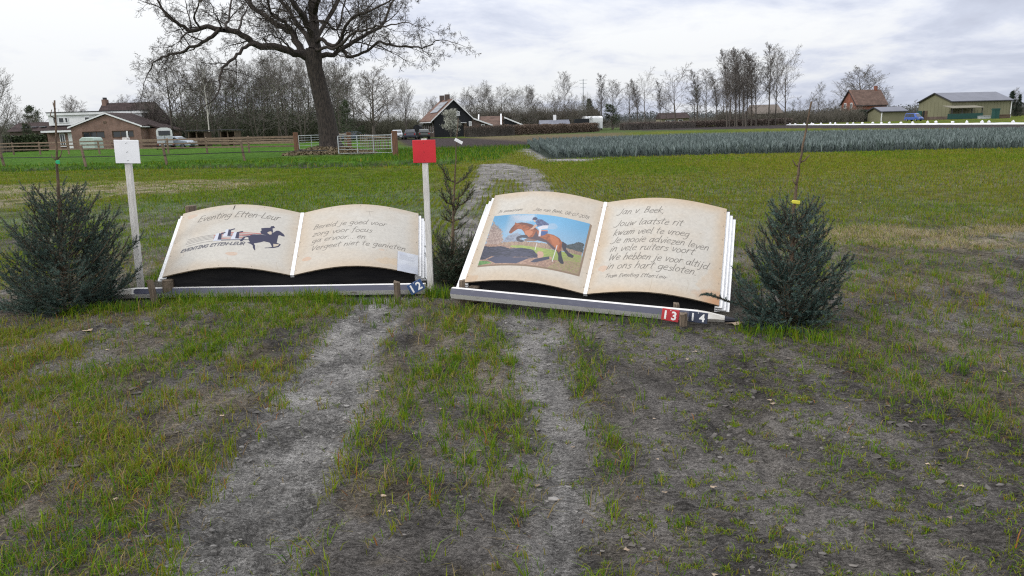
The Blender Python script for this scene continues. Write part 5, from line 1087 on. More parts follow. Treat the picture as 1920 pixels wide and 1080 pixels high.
    def screws(s, us, vs):
        for u in us:
            for v in vs: s.stroke([(u, v), (u+.0005, v)], .0045, rnd_color((95, 85, 78)), .85)
    def image(s, name):
        im = bpy.data.images.new(name, s.w, s.h, alpha=False); a = np.ones((s.h, s.w, 4), np.float32); a[..., :3] = np.clip(s.im*.765, 0, 1); im.pixels.foreach_set(a.ravel()); im.pack(); return im
    def material(s, name, rough=.55):
        m = bpy.data.materials.new(name); m.use_nodes = True; t = m.node_tree; b = t.nodes['Principled BSDF']; ti = N(t, 'ShaderNodeTexImage'); ti.image = s.image(name); ti.extension = 'EXTEND'
        t.links.new(ti.outputs[0], b.inputs['Base Color']); b.inputs['Roughness'].default_value = rough; b.inputs['Specular IOR Level'].default_value = .3; return m
PIC= {"cloud":[[0.232,0.717],[0.353,0.723],[0.458,0.725],[0.446,0.646],[0.377,0.625],[0.278,0.658]],"haze":[[0.216,0.719],[0.294,0.716],[0.347,0.625],[0.375,0.509],[0.277,0.484],[0.223,0.517]],"bush":[[0.077,0.664],[0.118,0.618],[0.194,0.539],[0.227,0.459],[0.246,0.345],[0.08,0.363],[0.064,0.557],[0.077,0.624]],"trees":[[0.23,0.403],[0.262,0.485],[0.345,0.51],[0.382,0.481],[0.413,0.397]],"wood":[[0.775,0.433],[0.825,0.462],[0.866,0.498],[0.911,0.486],[0.92,0.389],[0.79,0.391]],"hedge":[[0.199,0.405],[0.413,0.411],[0.613,0.411],[0.781,0.402],[0.915,0.396],[0.916,0.351],[0.782,0.362],[0.514,0.35],[0.32,0.346],[0.215,0.348]],"field":[[0.315,0.365],[0.409,0.369],[0.512,0.359],[0.653,0.355],[0.915,0.36],[0.92,0.273],[0.781,0.263],[0.643,0.236],[0.487,0.311],[0.321,0.342]],"tan":[[0.069,0.403],[0.235,0.383],[0.311,0.351],[0.522,0.314],[0.641,0.245],[0.781,0.263],[0.919,0.281],[0.924,0.161],[0.792,0.17],[0.649,0.176],[0.486,0.167],[0.227,0.165],[0.077,0.161],[0.071,0.235]],"log":[[0.066,0.384],[0.141,0.365],[0.233,0.365],[0.316,0.332],[0.416,0.342],[0.519,0.328],[0.572,0.277],[0.571,0.25],[0.325,0.239],[0.218,0.251],[0.171,0.26],[0.119,0.229],[0.068,0.231]],"shadow":[[0.142,0.226],[0.202,0.257],[0.377,0.237],[0.565,0.248],[0.499,0.231],[0.413,0.175],[0.231,0.178]],"logend":[[0.558,0.31],[0.576,0.322],[0.605,0.318],[0.619,0.285],[0.61,0.247],[0.579,0.246]],"slog":[[0.527,0.199],[0.554,0.233],[0.617,0.262],[0.668,0.282],[0.685,0.264],[0.649,0.242],[0.562,0.197]],"slogend":[[0.665,0.281],[0.685,0.282],[0.69,0.256],[0.674,0.251]],"green":[[0.067,0.222],[0.148,0.208],[0.2,0.183],[0.075,0.169]],"horse":[[0.261,0.523],[0.271,0.566],[0.29,0.603],[0.291,0.632],[0.307,0.619],[0.346,0.627],[0.393,0.62],[0.441,0.602],[0.494,0.563],[0.548,0.517],[0.597,0.52],[0.655,0.513],[0.705,0.49],[0.738,0.45],[0.744,0.396],[0.741,0.359],[0.732,0.338],[0.712,0.351],[0.675,0.379],[0.624,0.422],[0.565,0.435],[0.494,0.435],[0.449,0.446],[0.419,0.477],[0.395,0.519],[0.366,0.548],[0.335,0.553],[0.304,0.525],[0.287,0.502],[0.268,0.506]],"neckdark":[[0.307,0.619],[0.346,0.627],[0.408,0.617],[0.456,0.603],[0.515,0.536],[0.468,0.551],[0.399,0.596],[0.352,0.606]],"belly":[[0.448,0.45],[0.487,0.467],[0.501,0.535],[0.536,0.473],[0.605,0.446],[0.689,0.382],[0.723,0.345],[0.671,0.368],[0.611,0.42],[0.538,0.431]],"shoulder":[[0.4,0.529],[0.44,0.544],[0.474,0.523],[0.474,0.494],[0.447,0.455],[0.418,0.482]],"haunch":[[0.621,0.505],[0.663,0.505],[0.704,0.478],[0.721,0.427],[0.72,0.362],[0.668,0.413],[0.637,0.462]],"head2":[[0.261,0.523],[0.271,0.566],[0.29,0.603],[0.301,0.598],[0.295,0.559],[0.284,0.517],[0.271,0.508]],"foreleg":[[0.425,0.487],[0.382,0.481],[0.346,0.462],[0.346,0.439],[0.361,0.415],[0.401,0.402],[0.422,0.412],[0.414,0.425],[0.383,0.429],[0.373,0.443],[0.389,0.453],[0.463,0.447]],"foreleg2":[[0.447,0.455],[0.493,0.44],[0.537,0.434],[0.512,0.419],[0.427,0.416],[0.416,0.43]],"hind":[[0.712,0.351],[0.748,0.361],[0.761,0.311],[0.792,0.244],[0.787,0.232],[0.766,0.234],[0.743,0.257],[0.735,0.304]],"tail":[[0.722,0.455],[0.742,0.46],[0.777,0.442],[0.783,0.389],[0.809,0.361],[0.857,0.341],[0.848,0.315],[0.814,0.318],[0.767,0.367],[0.737,0.413]],"pad":[[0.537,0.534],[0.594,0.548],[0.602,0.53],[0.58,0.498],[0.555,0.485]],"padred":[[0.541,0.549],[0.593,0.555],[0.599,0.544],[0.543,0.537]],"breech":[[0.501,0.573],[0.543,0.602],[0.589,0.612],[0.589,0.573],[0.539,0.558],[0.549,0.479],[0.531,0.477],[0.522,0.551]],"jacket":[[0.464,0.637],[0.486,0.666],[0.518,0.669],[0.59,0.625],[0.589,0.609],[0.543,0.602],[0.497,0.582],[0.483,0.614]],"arm":[[0.473,0.609],[0.498,0.596],[0.468,0.551],[0.437,0.544],[0.456,0.569]],"helmet":[[0.435,0.663],[0.441,0.685],[0.458,0.691],[0.476,0.682],[0.483,0.666],[0.467,0.652],[0.444,0.654]],"face":[[0.443,0.657],[0.463,0.655],[0.474,0.638],[0.46,0.635]],"pole1":[[0.532,0.402],[0.537,0.403],[0.539,0.327],[0.533,0.328]],"pole2":[[0.7,0.412],[0.707,0.412],[0.702,0.234],[0.695,0.235]]}
LOGO= {"horse":[[0.902,0.565],[0.891,0.591],[0.863,0.622],[0.849,0.632],[0.832,0.628],[0.811,0.591],[0.795,0.549],[0.757,0.526],[0.712,0.528],[0.65,0.508],[0.627,0.488],[0.608,0.477],[0.591,0.471],[0.58,0.442],[0.567,0.405],[0.574,0.39],[0.588,0.4],[0.596,0.433],[0.605,0.46],[0.625,0.463],[0.635,0.419],[0.646,0.39],[0.625,0.377],[0.656,0.362],[0.674,0.341],[0.679,0.307],[0.696,0.271],[0.701,0.277],[0.69,0.349],[0.679,0.375],[0.726,0.402],[0.752,0.427],[0.798,0.419],[0.813,0.386],[0.82,0.361],[0.791,0.341],[0.765,0.332],[0.771,0.323],[0.806,0.339],[0.834,0.347],[0.87,0.378],[0.884,0.421],[0.875,0.428],[0.85,0.436],[0.851,0.482],[0.852,0.553],[0.863,0.564],[0.884,0.555],[0.899,0.556]],"hole":[[0.825,0.411],[0.871,0.421],[0.864,0.393],[0.832,0.365]],"rider":[[0.708,0.568],[0.716,0.593],[0.709,0.626],[0.745,0.644],[0.778,0.655],[0.781,0.68],[0.801,0.693],[0.813,0.676],[0.811,0.66],[0.797,0.649],[0.805,0.605],[0.804,0.552],[0.767,0.526],[0.722,0.532]],"hand":[[0.767,0.581],[0.785,0.6],[0.796,0.594],[0.799,0.555],[0.785,0.545],[0.763,0.566]],"f1w":[[0.361,0.53],[0.384,0.531],[0.384,0.427],[0.417,0.422],[0.416,0.409],[0.35,0.414]],"f1n":[[0.384,0.531],[0.407,0.515],[0.416,0.422],[0.384,0.427]],"f2w":[[0.432,0.584],[0.454,0.587],[0.456,0.479],[0.485,0.477],[0.484,0.467],[0.419,0.472]],"f2n":[[0.454,0.587],[0.477,0.57],[0.483,0.474],[0.456,0.479]],"f3w":[[0.503,0.535],[0.526,0.54],[0.524,0.436],[0.558,0.438],[0.557,0.426],[0.489,0.423]],"f3n":[[0.526,0.54],[0.547,0.531],[0.554,0.434],[0.524,0.436]]}
LINES= [[[0.126,0.508],[0.238,0.514],[0.349,0.513]],[[0.124,0.483],[0.241,0.493],[0.348,0.497]],[[0.118,0.458],[0.244,0.471],[0.349,0.475]],[[0.117,0.431],[0.248,0.45],[0.35,0.451]],[[0.133,0.399],[0.254,0.413],[0.353,0.413]]]
REDS= [[[0.403,0.533],[0.547,0.529],[0.716,0.537]],[[0.346,0.498],[0.55,0.505],[0.65,0.508]],[[0.35,0.472],[0.502,0.484],[0.627,0.488]],[[0.353,0.445],[0.507,0.443],[0.596,0.453]],[[0.358,0.414],[0.511,0.413],[0.634,0.424]]]

INK = rnd_color((112, 106, 100)); NAVY = rnd_color((58, 58, 88)); SOFT = (226, 168, 132)
def art_b1l():
    a = Art(1000, 780, 1.27, .97); a.paper(11, .8); a.stain(.525, .2, .05, .03, SOFT, .5, 3); a.stain(.1, .9, .05, .04, SOFT, .35, 4)
    a.text('Eventing Etten-Leur', .160, .775, .835, .795, .095, .0044, INK, shear=.25)
    for l in LINES: a.stroke(smooth([tuple(q) for q in l], 6), .0030, rnd_color((110, 105, 105)), .8)
    for i, l in enumerate(REDS): a.stroke(smooth([tuple(q) for q in l], 6), .0055, rnd_color((190, 85, 85)) if i < 4 else NAVY, .95)
    for i, l in enumerate(REDS[:4]): a.stroke([(q[0], q[1]-.018) for q in smooth([tuple(q) for q in l], 6)], .0022, NAVY, .9)
    W_ = rnd_color((226, 230, 244))
    for k in ('f2', 'f1', 'f3'): a.poly([tuple(q) for q in LOGO[k+'w']], W_); a.poly([tuple(q) for q in LOGO[k+'n']], NAVY)
    for k in ('f1', 'f2', 'f3'):
        q = LOGO[k+'n'][1]; a.stroke([(q[0]-.01, q[1]), (q[0]+.022, q[1]+.018)], .009, NAVY)
    pap = rnd_color((222, 208, 188))
    a.poly([tuple(q) for q in LOGO['horse']], NAVY); a.poly([tuple(q) for q in LOGO['rider']], NAVY); a.poly([tuple(q) for q in LOGO['hand']], pap); a.poly([tuple(q) for q in LOGO['hole']], pap)
    a.text('EVENTING ETTEN-LEUR', .094, .318, .608, .338, .045, .0058, rnd_color((80, 80, 92)), shear=.15, bold=True)
    a.screws((.015, .985), (.08, .3, .5, .72, .93)); a.screws((.2, .45, .7), (.03, .975)); a.stroke([(.455, .98), (.45, .92)], .006, rnd_color((70, 60, 52)))
    return a.material('page_left_one')
def art_b1r():
    a = Art(1000, 780, 1.28, .97); a.paper(12, .8); a.stain(.097, .2, .04, .03, SOFT, .5, 5); a.stain(.8, .12, .12, .06, (228, 196, 158), .5, 6); a.stain(.7, .27, .03, .02, SOFT, .3, 6)
    for t, u0, v0, u1, v1 in (('Bereid je goed voor', .112, .661, .727, .657), ('zorg voor focus', .112, .545, .612, .530), ('ga ervoor... en', .115, .436, .562, .423), ('Vergeet niet te genieten', .116, .314, .892, .320)):
        a.text(t, u0, v0, u1, v1, .072, .0037, INK, shear=.22)
    a.screws((.018, .985), (.06, .27, .5, .72, .95)); a.screws((.25, .5, .75), (.975,)); a.stroke([(.55, .88), (.62, .88)], .003, INK, .4); a.stroke([(.58, .88), (.59, .80)], .003, INK, .3)
    return a.material('page_right_one')
def art_b2l():
    a = Art(960, 990, 1.10, 1.135); a.paper(13, 1.1)
    a.text('In memoriam', .090, .762, .316, .767, .032, .0024, INK, shear=.3, alpha=.8); a.text('Jan van Beek, 08-07-2018', .425, .765, .899, .764, .036, .0024, INK, shear=.25, alpha=.8)
    a.poly([(.074, .150), (.935, .150), (.940, .705), (.920, .718), (.074, .166)], rnd_color((150, 128, 108)), 1.5)
    fr = [(.068, .730), (.921, .718), (.921, .166), (.074, .168)]
    X = a.X/a.w; Y = a.Y/a.h; t = sstep(.35, .75, Y)[..., None]; sky = rnd_color((150, 190, 225))*(1-t)+rnd_color((88, 168, 222))*t; sky = sky*(.97+.06*fbm(X*6, Y*6, 3, 3))[..., None]
    keep = a.im.copy(); a.im = sky.copy()
    C = rnd_color; Pp = {k: [tuple(q) for q in v] for k, v in PIC.items()}
    a.poly(Pp['cloud'], C((208, 212, 226)), 40, .8, rough=18); a.poly(Pp['haze'], C((190, 198, 216)), 45, .5); a.stain(.62, .60, .05, .03, (205, 200, 215), .5, 9)
    a.poly(Pp['trees'], C((150, 150, 165)), 8, .7, tex=(C((110, 105, 120)), .15, .1, 4), rough=12)
    a.poly(Pp['bush'], C((150, 112, 96)), 10, .85, tex=(C((196, 160, 140)), .12, .08, 5), rough=22)
    a.poly(Pp['wood'], C((74, 84, 92)), 3, 1, tex=(C((48, 60, 62)), .1, .1, 6), rough=8)
    a.poly(Pp['hedge'], C((176, 148, 122)), 2, 1, tex=(C((140, 110, 92)), .3, .05, 7), rough=5)
    a.poly(Pp['field'], C((158, 178, 78)), 2, 1, tex=(C((132, 156, 70)), .05, .2, 8))
    a.poly([(.0, .0), (1, .0), (1, .30), (.8, .27), (.6, .2), (.3, .22), (.0, .25)], C((178, 140, 116)), 3, 1, tex=(C((142, 108, 92)), .08, .15, 9))
    a.poly(Pp['tan'], C((186, 148, 124)), 3, 1, tex=(C((140, 104, 90)), .09, .16, 10))
    a.poly([(.66, .15), (.93, .15), (.93, .35), (.8, .33), (.74, .25)], C((150, 160, 84)), 8, .6, tex=(C((176, 148, 118)), .1, .1, 2))
    a.poly(Pp['shadow'], C((52, 56, 82)), 3); a.poly(Pp['log'], C((58, 60, 84)), 2, 1, tex=(C((30, 34, 50)), .05, .2, 11), rough=4)
    a.poly(Pp['logend'], C((204, 158, 132)), 2); a.poly(Pp['slog'], C((46, 50, 72)), 2); a.poly(Pp['slogend'], C((196, 150, 124)), 1.5); a.poly(Pp['green'], C((104, 160, 78)), 4, 1, tex=(C((70, 120, 56)), .1, .1, 3))
    hb = C((168, 84, 48)); dk = C((40, 34, 44))
    a.poly(Pp['foreleg2'], C((120, 98, 92)), 1.5); a.poly(Pp['tail'], C((44, 42, 56)), 1.5, 1, rough=2); a.poly(Pp['hind'], C((38, 38, 52)), 1.2)
    a.poly(Pp['horse'], hb, 1.2, 1, tex=(C((132, 62, 38)), .06, .06, 12)); a.poly(Pp['belly'], C((66, 52, 62)), 4, .95); a.poly(Pp['shoulder'], C((208, 122, 82)), 6, .8); a.poly(Pp['haunch'], C((206, 112, 66)), 8, .75)
    a.poly(Pp['neckdark'], C((84, 44, 40)), 3, .8); a.poly(Pp['head2'], C((84, 50, 48)), 2, .6); a.poly(Pp['foreleg'], C((52, 52, 64)), 1.5)
    a.poly(Pp['pad'], C((44, 76, 142)), 1.2); a.poly(Pp['padred'], C((206, 110, 84)), 1.2); a.poly(Pp['breech'], C((222, 220, 232)), 1.2); a.poly(Pp['jacket'], C((50, 58, 100)), 1.2, 1, tex=(C((80, 96, 140)), .1, .1, 5)); a.poly(Pp['arm'], C((206, 160, 138)), 1.2)
    a.poly(Pp['helmet'], C((50, 52, 84)), 1.2); a.poly(Pp['face'], C((214, 176, 156)), 1.2); a.poly(Pp['pole1'], C((230, 228, 232)), 1.2); a.poly(Pp['pole2'], C((230, 228, 232)), 1.2)
    g = fbm(a.X*.25, a.Y*.25, 4, 40)[..., None]-.5; gl = sstep(.9, .2, np.abs(X-.35-.3*Y)*2.2)[..., None]*.06; a.im = a.im*(1+.22*g); a.im = a.im*.80+np.array([.86, .85, .86])*.17+gl  # print faded towards grey white, with a faint slanting glare band painted on
    P = [(u*a.w, v*a.h) for u, v in fr]; k = np.clip(poly_sd(a.X+.5, a.Y+.5, P)+.5, 0, 1)[..., None]; a.im = a.im*k+keep*(1-k)
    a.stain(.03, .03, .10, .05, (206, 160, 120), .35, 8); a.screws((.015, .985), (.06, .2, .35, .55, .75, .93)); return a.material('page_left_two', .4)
def art_b2r():
    a = Art(960, 990, 1.11, 1.135); a.paper(14, 1.4); a.stain(.085, .25, .045, .035, SOFT, .45, 9); [a.stain(.985, .02, q, q*.95, (206, 128, 78), .22, 10+i) for i, q in enumerate((.03, .05, .07, .09, .12, .15))]; a.stain(.93, .12, .10, .2, (226, 190, 152), .35, 11)
    for t, u0, v0, u1, v1 in (('Jan v. Beek,', .118, .826, .505, .828), ('Jouw laatste rit', .115, .690, .664, .707), ('kwam veel te vroeg', .118, .592, .725, .602), ('Je mooie adviezen leven', .116, .505, .885, .499),
                              ('in vele ruiters voort', .117, .414, .779, .429), ('We hebben je voor altijd', .118, .324, .895, .314), ('in ons hart gesloten.', .118, .231, .815, .229)):
        a.text(t, u0, v0, u1, v1, .067, .0034, INK, shear=.25)
    a.text('Team Eventing Etten-Leur', .121, .147, .598, .143, .036, .0026, INK, shear=.25, alpha=.8)
    a.screws((.018, .985), (.05, .2, .35, .5, .65, .8, .95)); return a.material('page_right_two', .5)

# ------------------------------------------------------------------ the two books
plyb = mat('black_stained_ply', (.012, .012, .014), (.022, .021, .022), rough=.85, scale=3, stretch=(1, 1, 5), bump=.4, spec=.1)
edgew = mat('white_page_edge', (.74, .74, .76), (.58, .58, .60), rough=.6, scale=14, stretch=(5, .6, 5), lo=.42, hi=.75)
edgep = mat('plywood_edge', (.26, .20, .14), (.10, .08, .06), scale=20)
pageback = mat('page_back', (.10, .095, .10), (.07, .065, .07))
woodg = mat('weathered_wood', (.20, .155, .115), (.085, .066, .052), scale=7, stretch=(6, 6, .8), bump=.8, bscale=18)
screwm = mat('screw_head', (.12, .11, .10), (.06, .055, .05), metal=.6, rough=.5)
def book(T, label, artl, artr, nl, nr, gap=0.0):
    wl, wr, L, al, Hl, Hr, c, x, y, z, yaw, rl = T
    o = thing('book_jump', label, 'jump', (x, y, z)); o.rotation_euler = (0, -rl, yaw)      # Rz(yaw) @ tilt
    o.location = (x, y, z)
    def sp(u, v, off=0.0):
        w = wr if u > 0 else wl; h = (Hr if u > 0 else Hl)*sin(pi*min(1, abs(u)))+c*abs(u)+off
        if abs(u) > 1: h = c*abs(u)+off
        return (u*w, v*L*cos(al)-h*sin(al), v*L*sin(al)+h*cos(al))
    def panel(side, m):
        nu, nv = 28, 4; b = MB(); s0 = .008
        for off in (0, -.014):
            for i in range(nu+1):
                for j in range(nv+1):
                    u = side*(s0+(1-s0)*i/nu); b.v.append(sp(u, j/nv, off))
        def I(k, i, j): return k*(nu+1)*(nv+1)+i*(nv+1)+j
        for i in range(nu):
            for j in range(nv):
                b.f.append((I(0, i, j), I(0, i+1, j), I(0, i+1, j+1), I(0, i, j+1))); b.m.append(0)
                uv = [(i/nu, j/nv), ((i+1)/nu, j/nv), ((i+1)/nu, (j+1)/nv), (i/nu, (j+1)/nv)]
                if side < 0: uv = [(1-q[0], q[1]) for q in uv]
                b.uv[len(b.f)-1] = uv; b.f.append((I(1, i, j), I(1, i+1, j), I(1, i+1, j+1), I(1, i, j+1))); b.m.append(1)
        for i in range(nu):
            for j in (0, nv): b.f.append((I(0, i, j), I(0, i+1, j), I(1, i+1, j), I(1, i, j))); b.m.append(2)
        for j in range(nv):
            for i in (0, nu): b.f.append((I(0, i, j), I(0, i, j+1), I(1, i, j+1), I(1, i, j))); b.m.append(2)
        me = bpy.data.meshes.new('page'); me.from_pydata(b.v, [], b.f); [me.materials.append(q) for q in (m, pageback, edgep)]; me.polygons.foreach_set('material_index', b.m)
        ul = me.uv_layers.new(name='UVMap')
        for fi, q in b.uv.items():
            for li, w_ in zip(me.polygons[fi].loop_indices, q): ul.data[li].uv = w_
        bm = bmesh.new(); bm.from_mesh(me); bmesh.ops.recalc_face_normals(bm, faces=bm.faces); bm.to_mesh(me); bm.free()
        return link('page', me, o)
    panel(-1, artl)['label'] = 'left page'; panel(1, artr)['label'] = 'right page'
    # spine strip
    b = MB(); w = .014
    b.v = [sp(-w, -.004, .004), sp(w, -.004, .004), sp(w, 1.0, .004), sp(-w, 1.0, .004), sp(-w, -.004, -.03), sp(w, -.004, -.03), sp(w, 1.0, -.03), sp(-w, 1.0, -.03)]
    b.f = [(0, 1, 2, 3), (7, 6, 5, 4), (0, 4, 5, 1), (1, 5, 6, 2), (2, 6, 7, 3), (3, 7, 4, 0)]; b.m = [0]*6; b.build('spine_strip', edgew, o)
    # stepped white page edges
    def strip(side, k, tot):
        w0 = wr if side > 0 else wl; st = .030 if tot > 2 else .026; x0 = side*(w0-.035+(k)*st*.0); x1 = side*(w0+st*(k+1)); v0 = -.01-.004*k; v1 = 1-.018-.02*k; off0 = c-.016-.024*k; th = .021
        def q(xx, v, off): return (xx, v*L*cos(al)-off*sin(al), v*L*sin(al)+off*cos(al))
        b = MB(); b.v = [q(x0, v0, off0), q(x1, v0, off0), q(x1, v1, off0), q(x0, v1, off0), q(x0, v0, off0-th), q(x1, v0, off0-th), q(x1, v1, off0-th), q(x0, v1, off0-th)]
        b.f = [(0, 1, 2, 3), (7, 6, 5, 4), (0, 4, 5, 1), (1, 5, 6, 2), (2, 6, 7, 3), (3, 7, 4, 0)]; b.m = [0]*6; b.build('page_edge', edgew, o, bevel=.0025)
        if side > 0:
            xx = x1; b = MB(); b.v = [q(x0, v1+.001, off0+.001), q(x1, v1+.001, off0+.001), q(x1, v1+.012, off0-.004), q(x0, v1+.012, off0-.004), q(x0, v1+.001, off0-th), q(x1, v1+.001, off0-th), q(x1, v1+.012, off0-th), q(x0, v1+.012, off0-th)]
            b.f = [(0, 1, 2, 3), (7, 6, 5, 4), (0, 4, 5, 1), (1, 5, 6, 2), (2, 6, 7, 3), (3, 7, 4, 0)]; b.m = [0]*6; b.build('edge_cap', pageback, o)
    for k in range(nl): strip(-1, k, nl)
    for k in range(nr): strip(1, k, nr)
    # dark box below: front board with curved top, sides, back
    n = 40; us = [-.985+1.97*i/n for i in range(n+1)]; vf = .035
    top = [(sp(u, vf, -.02)[0], sp(u, vf, -.02)[2]) for u in us]; yf = sp(0, vf)[1]
    low = -z-.02
    b = MB()
    for (xa, za) in top: b.v += [(xa, yf, za), (xa, yf, low), (xa, yf+.02, za), (xa, yf+.02, low)]
    for i in range(n):
        k = i*4; b.f += [(k, k+1, k+5, k+4), (k+2, k+6, k+7, k+3), (k, k+4, k+6, k+2)]; b.m += [0]*3
    b.build('front_board', plyb, o)
    for s, w0 in ((-1, wl), (1, wr)):
        y1 = L*cos(al)-.02; zt = L*sin(al)-.05; xx = s*(w0-.03)
        MB().prism([(yf+.021, low), (y1, low), (y1, zt), (yf+.021, sp(0, vf)[2]-.06)], xx-.01, xx+.01, axis='x').build('side_board', plyb, o)
    MB().box(-wl+.02, wr-.02, L*cos(al)-.018, L*cos(al)+.002, low, L*sin(al)-.055).build('back_board', plyb, o)
    # top hump board seen from behind
    b = MB(); yb = L*cos(al)
    for u in us:
        p = sp(u, .985, -.02); b.v += [(p[0], p[1], p[2]), (p[0], p[1], L*sin(al)-.09), (p[0], p[1]+.015, p[2]), (p[0], p[1]+.015, L*sin(al)-.09)]
    for i in range(n): k = i*4; b.f += [(k, k+1, k+5, k+4), (k+2, k+6, k+7, k+3), (k, k+4, k+6, k+2)]; b.m += [0]*3
    b.build('top_board', plyb, o)
    return o, sp
T1 = [1.2713, 1.2789, 0.9697, 0.5965, 0.1296, 0.1329, -0.0057, -2.2422, 7.4266, 0.17, 0.105, -0.0391]
_k = 1.042
T2 = [1.1002*_k, 1.1126*_k, 1.1349*_k, 0.6564, 0.0964*_k, 0.0981*_k, 0.0091*_k, 0.6286*_k, 6.2039*_k, CH-(CH-.17)*_k, -0.2812, -0.057]
b1, sp1 = book(T1, 'low open book jump with a galloping horse emblem on its left page', art_b1l(), art_b1r(), 2, 3)
b2, sp2 = book(T2, 'open book jump with a colour photo of a leaping horse on its left page', art_b2l(), art_b2r(), 3, 3)
bpy.context.view_layer.update()
def child_block(o, x0, x1, y0, y1, z0, z1, name, m): return MB().box(x0, x1, y0, y1, z0, z1).build(name, m, o, bevel=.006)
child_block(b1, -1.262, -1.17, -.05, .035, -.17, -.028, 'corner_block', woodg)
child_block(b2, -1.09, -1.0, -.045, .035, -.17, -.02, 'corner_block', woodg)

# laminated sheet on the right page of the first book
def sheet():
    a = Art(300, 400, .21, .28); a.im[:] = rnd_color((226, 230, 240)); X = a.X/a.w; Y = a.Y/a.h
    w = sstep(.55, .3, Y+.25*(fbm(X*4, Y*4, 3, 2)-.5)+.25*np.abs(X-.5))[..., None]*.35; a.im = a.im*(1-w)+rnd_color((186, 192, 216))*w
    a.stain(.2, .9, .25, .08, (190, 196, 220), .4, 3)
    for i in range(6):
        v = .84-i*.045; u = .10
        while u < (.75 if i % 3 else .5): l = random.uniform(.03, .08); a.stroke([(u, v), (u+l, v)], .0016, rnd_color((120, 122, 140)), .7); u += l+.02
    m = a.material('paper_sheet', .25)
    o = bpy.data.objects.new('paper_notice', None); w0 = T1[1]; b = MB(); nu, nv = 6, 6; us = [.832+.166*i/nu for i in range(nu+1)]; vs = [-.012+.30*j/nv for j in range(nv+1)]
    for off in (.006, .003):
        for u in us:
            for v in vs: b.v.append(sp1(u, v, off+.0015*sin(u*60)*cos(v*20)))
    k2 = (nu+1)*(nv+1)
    for i in range(nu):
        for j in range(nv):
            q = (i*(nv+1)+j, (i+1)*(nv+1)+j, (i+1)*(nv+1)+j+1, i*(nv+1)+j+1); b.f.append(q); b.m.append(0); b.uv[len(b.f)-1] = [(i/nu, j/nv), ((i+1)/nu, j/nv), ((i+1)/nu, (j+1)/nv), (i/nu, (j+1)/nv)]
            b.f.append(tuple(k2+t for t in reversed(q))); b.m.append(0)
    bpy.data.objects.remove(o); ob = b.build('paper_notice', m); ob.matrix_world = b1.matrix_world.copy(); tag(ob, 'white printed paper sheet fixed to the lower right corner of the first book', 'notice')
sheet()

# ------------------------------------------------------------------ pencils, stakes, number plates
def pencil_mat(name, xa, xb, r):
    m = bpy.data.materials.new(name); m.use_nodes = True; t = m.node_tree; L = t.links.new; b = t.nodes['Principled BSDF']; b.inputs['Roughness'].default_value = .6
    uv = N(t, 'ShaderNodeUVMap'); se = N(t, 'ShaderNodeSeparateXYZ'); L(uv.outputs[0], se.inputs[0])
    def mm(op, a, c=None):
        n = N(t, 'ShaderNodeMath', operation=op)
        for i, q in enumerate((a, c)):
            if q is None: continue
            if isinstance(q, (int, float)): n.inputs[i].default_value = q
            else: L(q, n.inputs[i])
        return n.outputs[0]
    dx = mm('MAXIMUM', mm('SUBTRACT', xa+r, se.outputs[0]), mm('SUBTRACT', se.outputs[0], xb-r)); dx = mm('MAXIMUM', dx, 0.0)
    d = mm('SQRT', mm('ADD', mm('MULTIPLY', dx, dx), mm('MULTIPLY', se.outputs[1], se.outputs[1])))
    k = mm('LESS_THAN', d, r)
    tc = N(t, 'ShaderNodeTexCoord'); mp = N(t, 'ShaderNodeMapping'); mp.inputs[3].default_value = (1.2, 6, 6); L(tc.outputs['Object'], mp.inputs[0])
    no = N(t, 'ShaderNodeTexNoise'); no.inputs['Scale'].default_value = 7; no.inputs['Detail'].default_value = 7; L(mp.outputs[0], no.inputs['Vector'])
    mr = N(t, 'ShaderNodeMapRange'); mr.inputs[1].default_value = .58; mr.inputs[2].default_value = .72; L(no.outputs[0], mr.inputs[0])
    wmx = N(t, 'ShaderNodeMix', data_type='RGBA'); L(mr.outputs[0], wmx.inputs[0]); wmx.inputs[6].default_value = (.66, .65, .64, 1); wmx.inputs[7].default_value = (.34, .31, .27, 1)
    gmx = N(t, 'ShaderNodeMix', data_type='RGBA'); L(mr.outputs[0], gmx.inputs[0]); gmx.inputs[6].default_value = (.050, .053, .085, 1); gmx.inputs[7].default_value = (.09, .094, .125, 1)
    mx = N(t, 'ShaderNodeMix', data_type='RGBA'); L(k, mx.inputs[0]); L(wmx.outputs[2], mx.inputs[6]); L(gmx.outputs[2], mx.inputs[7]); L(mx.outputs[2], b.inputs['Base Color'])
    return m
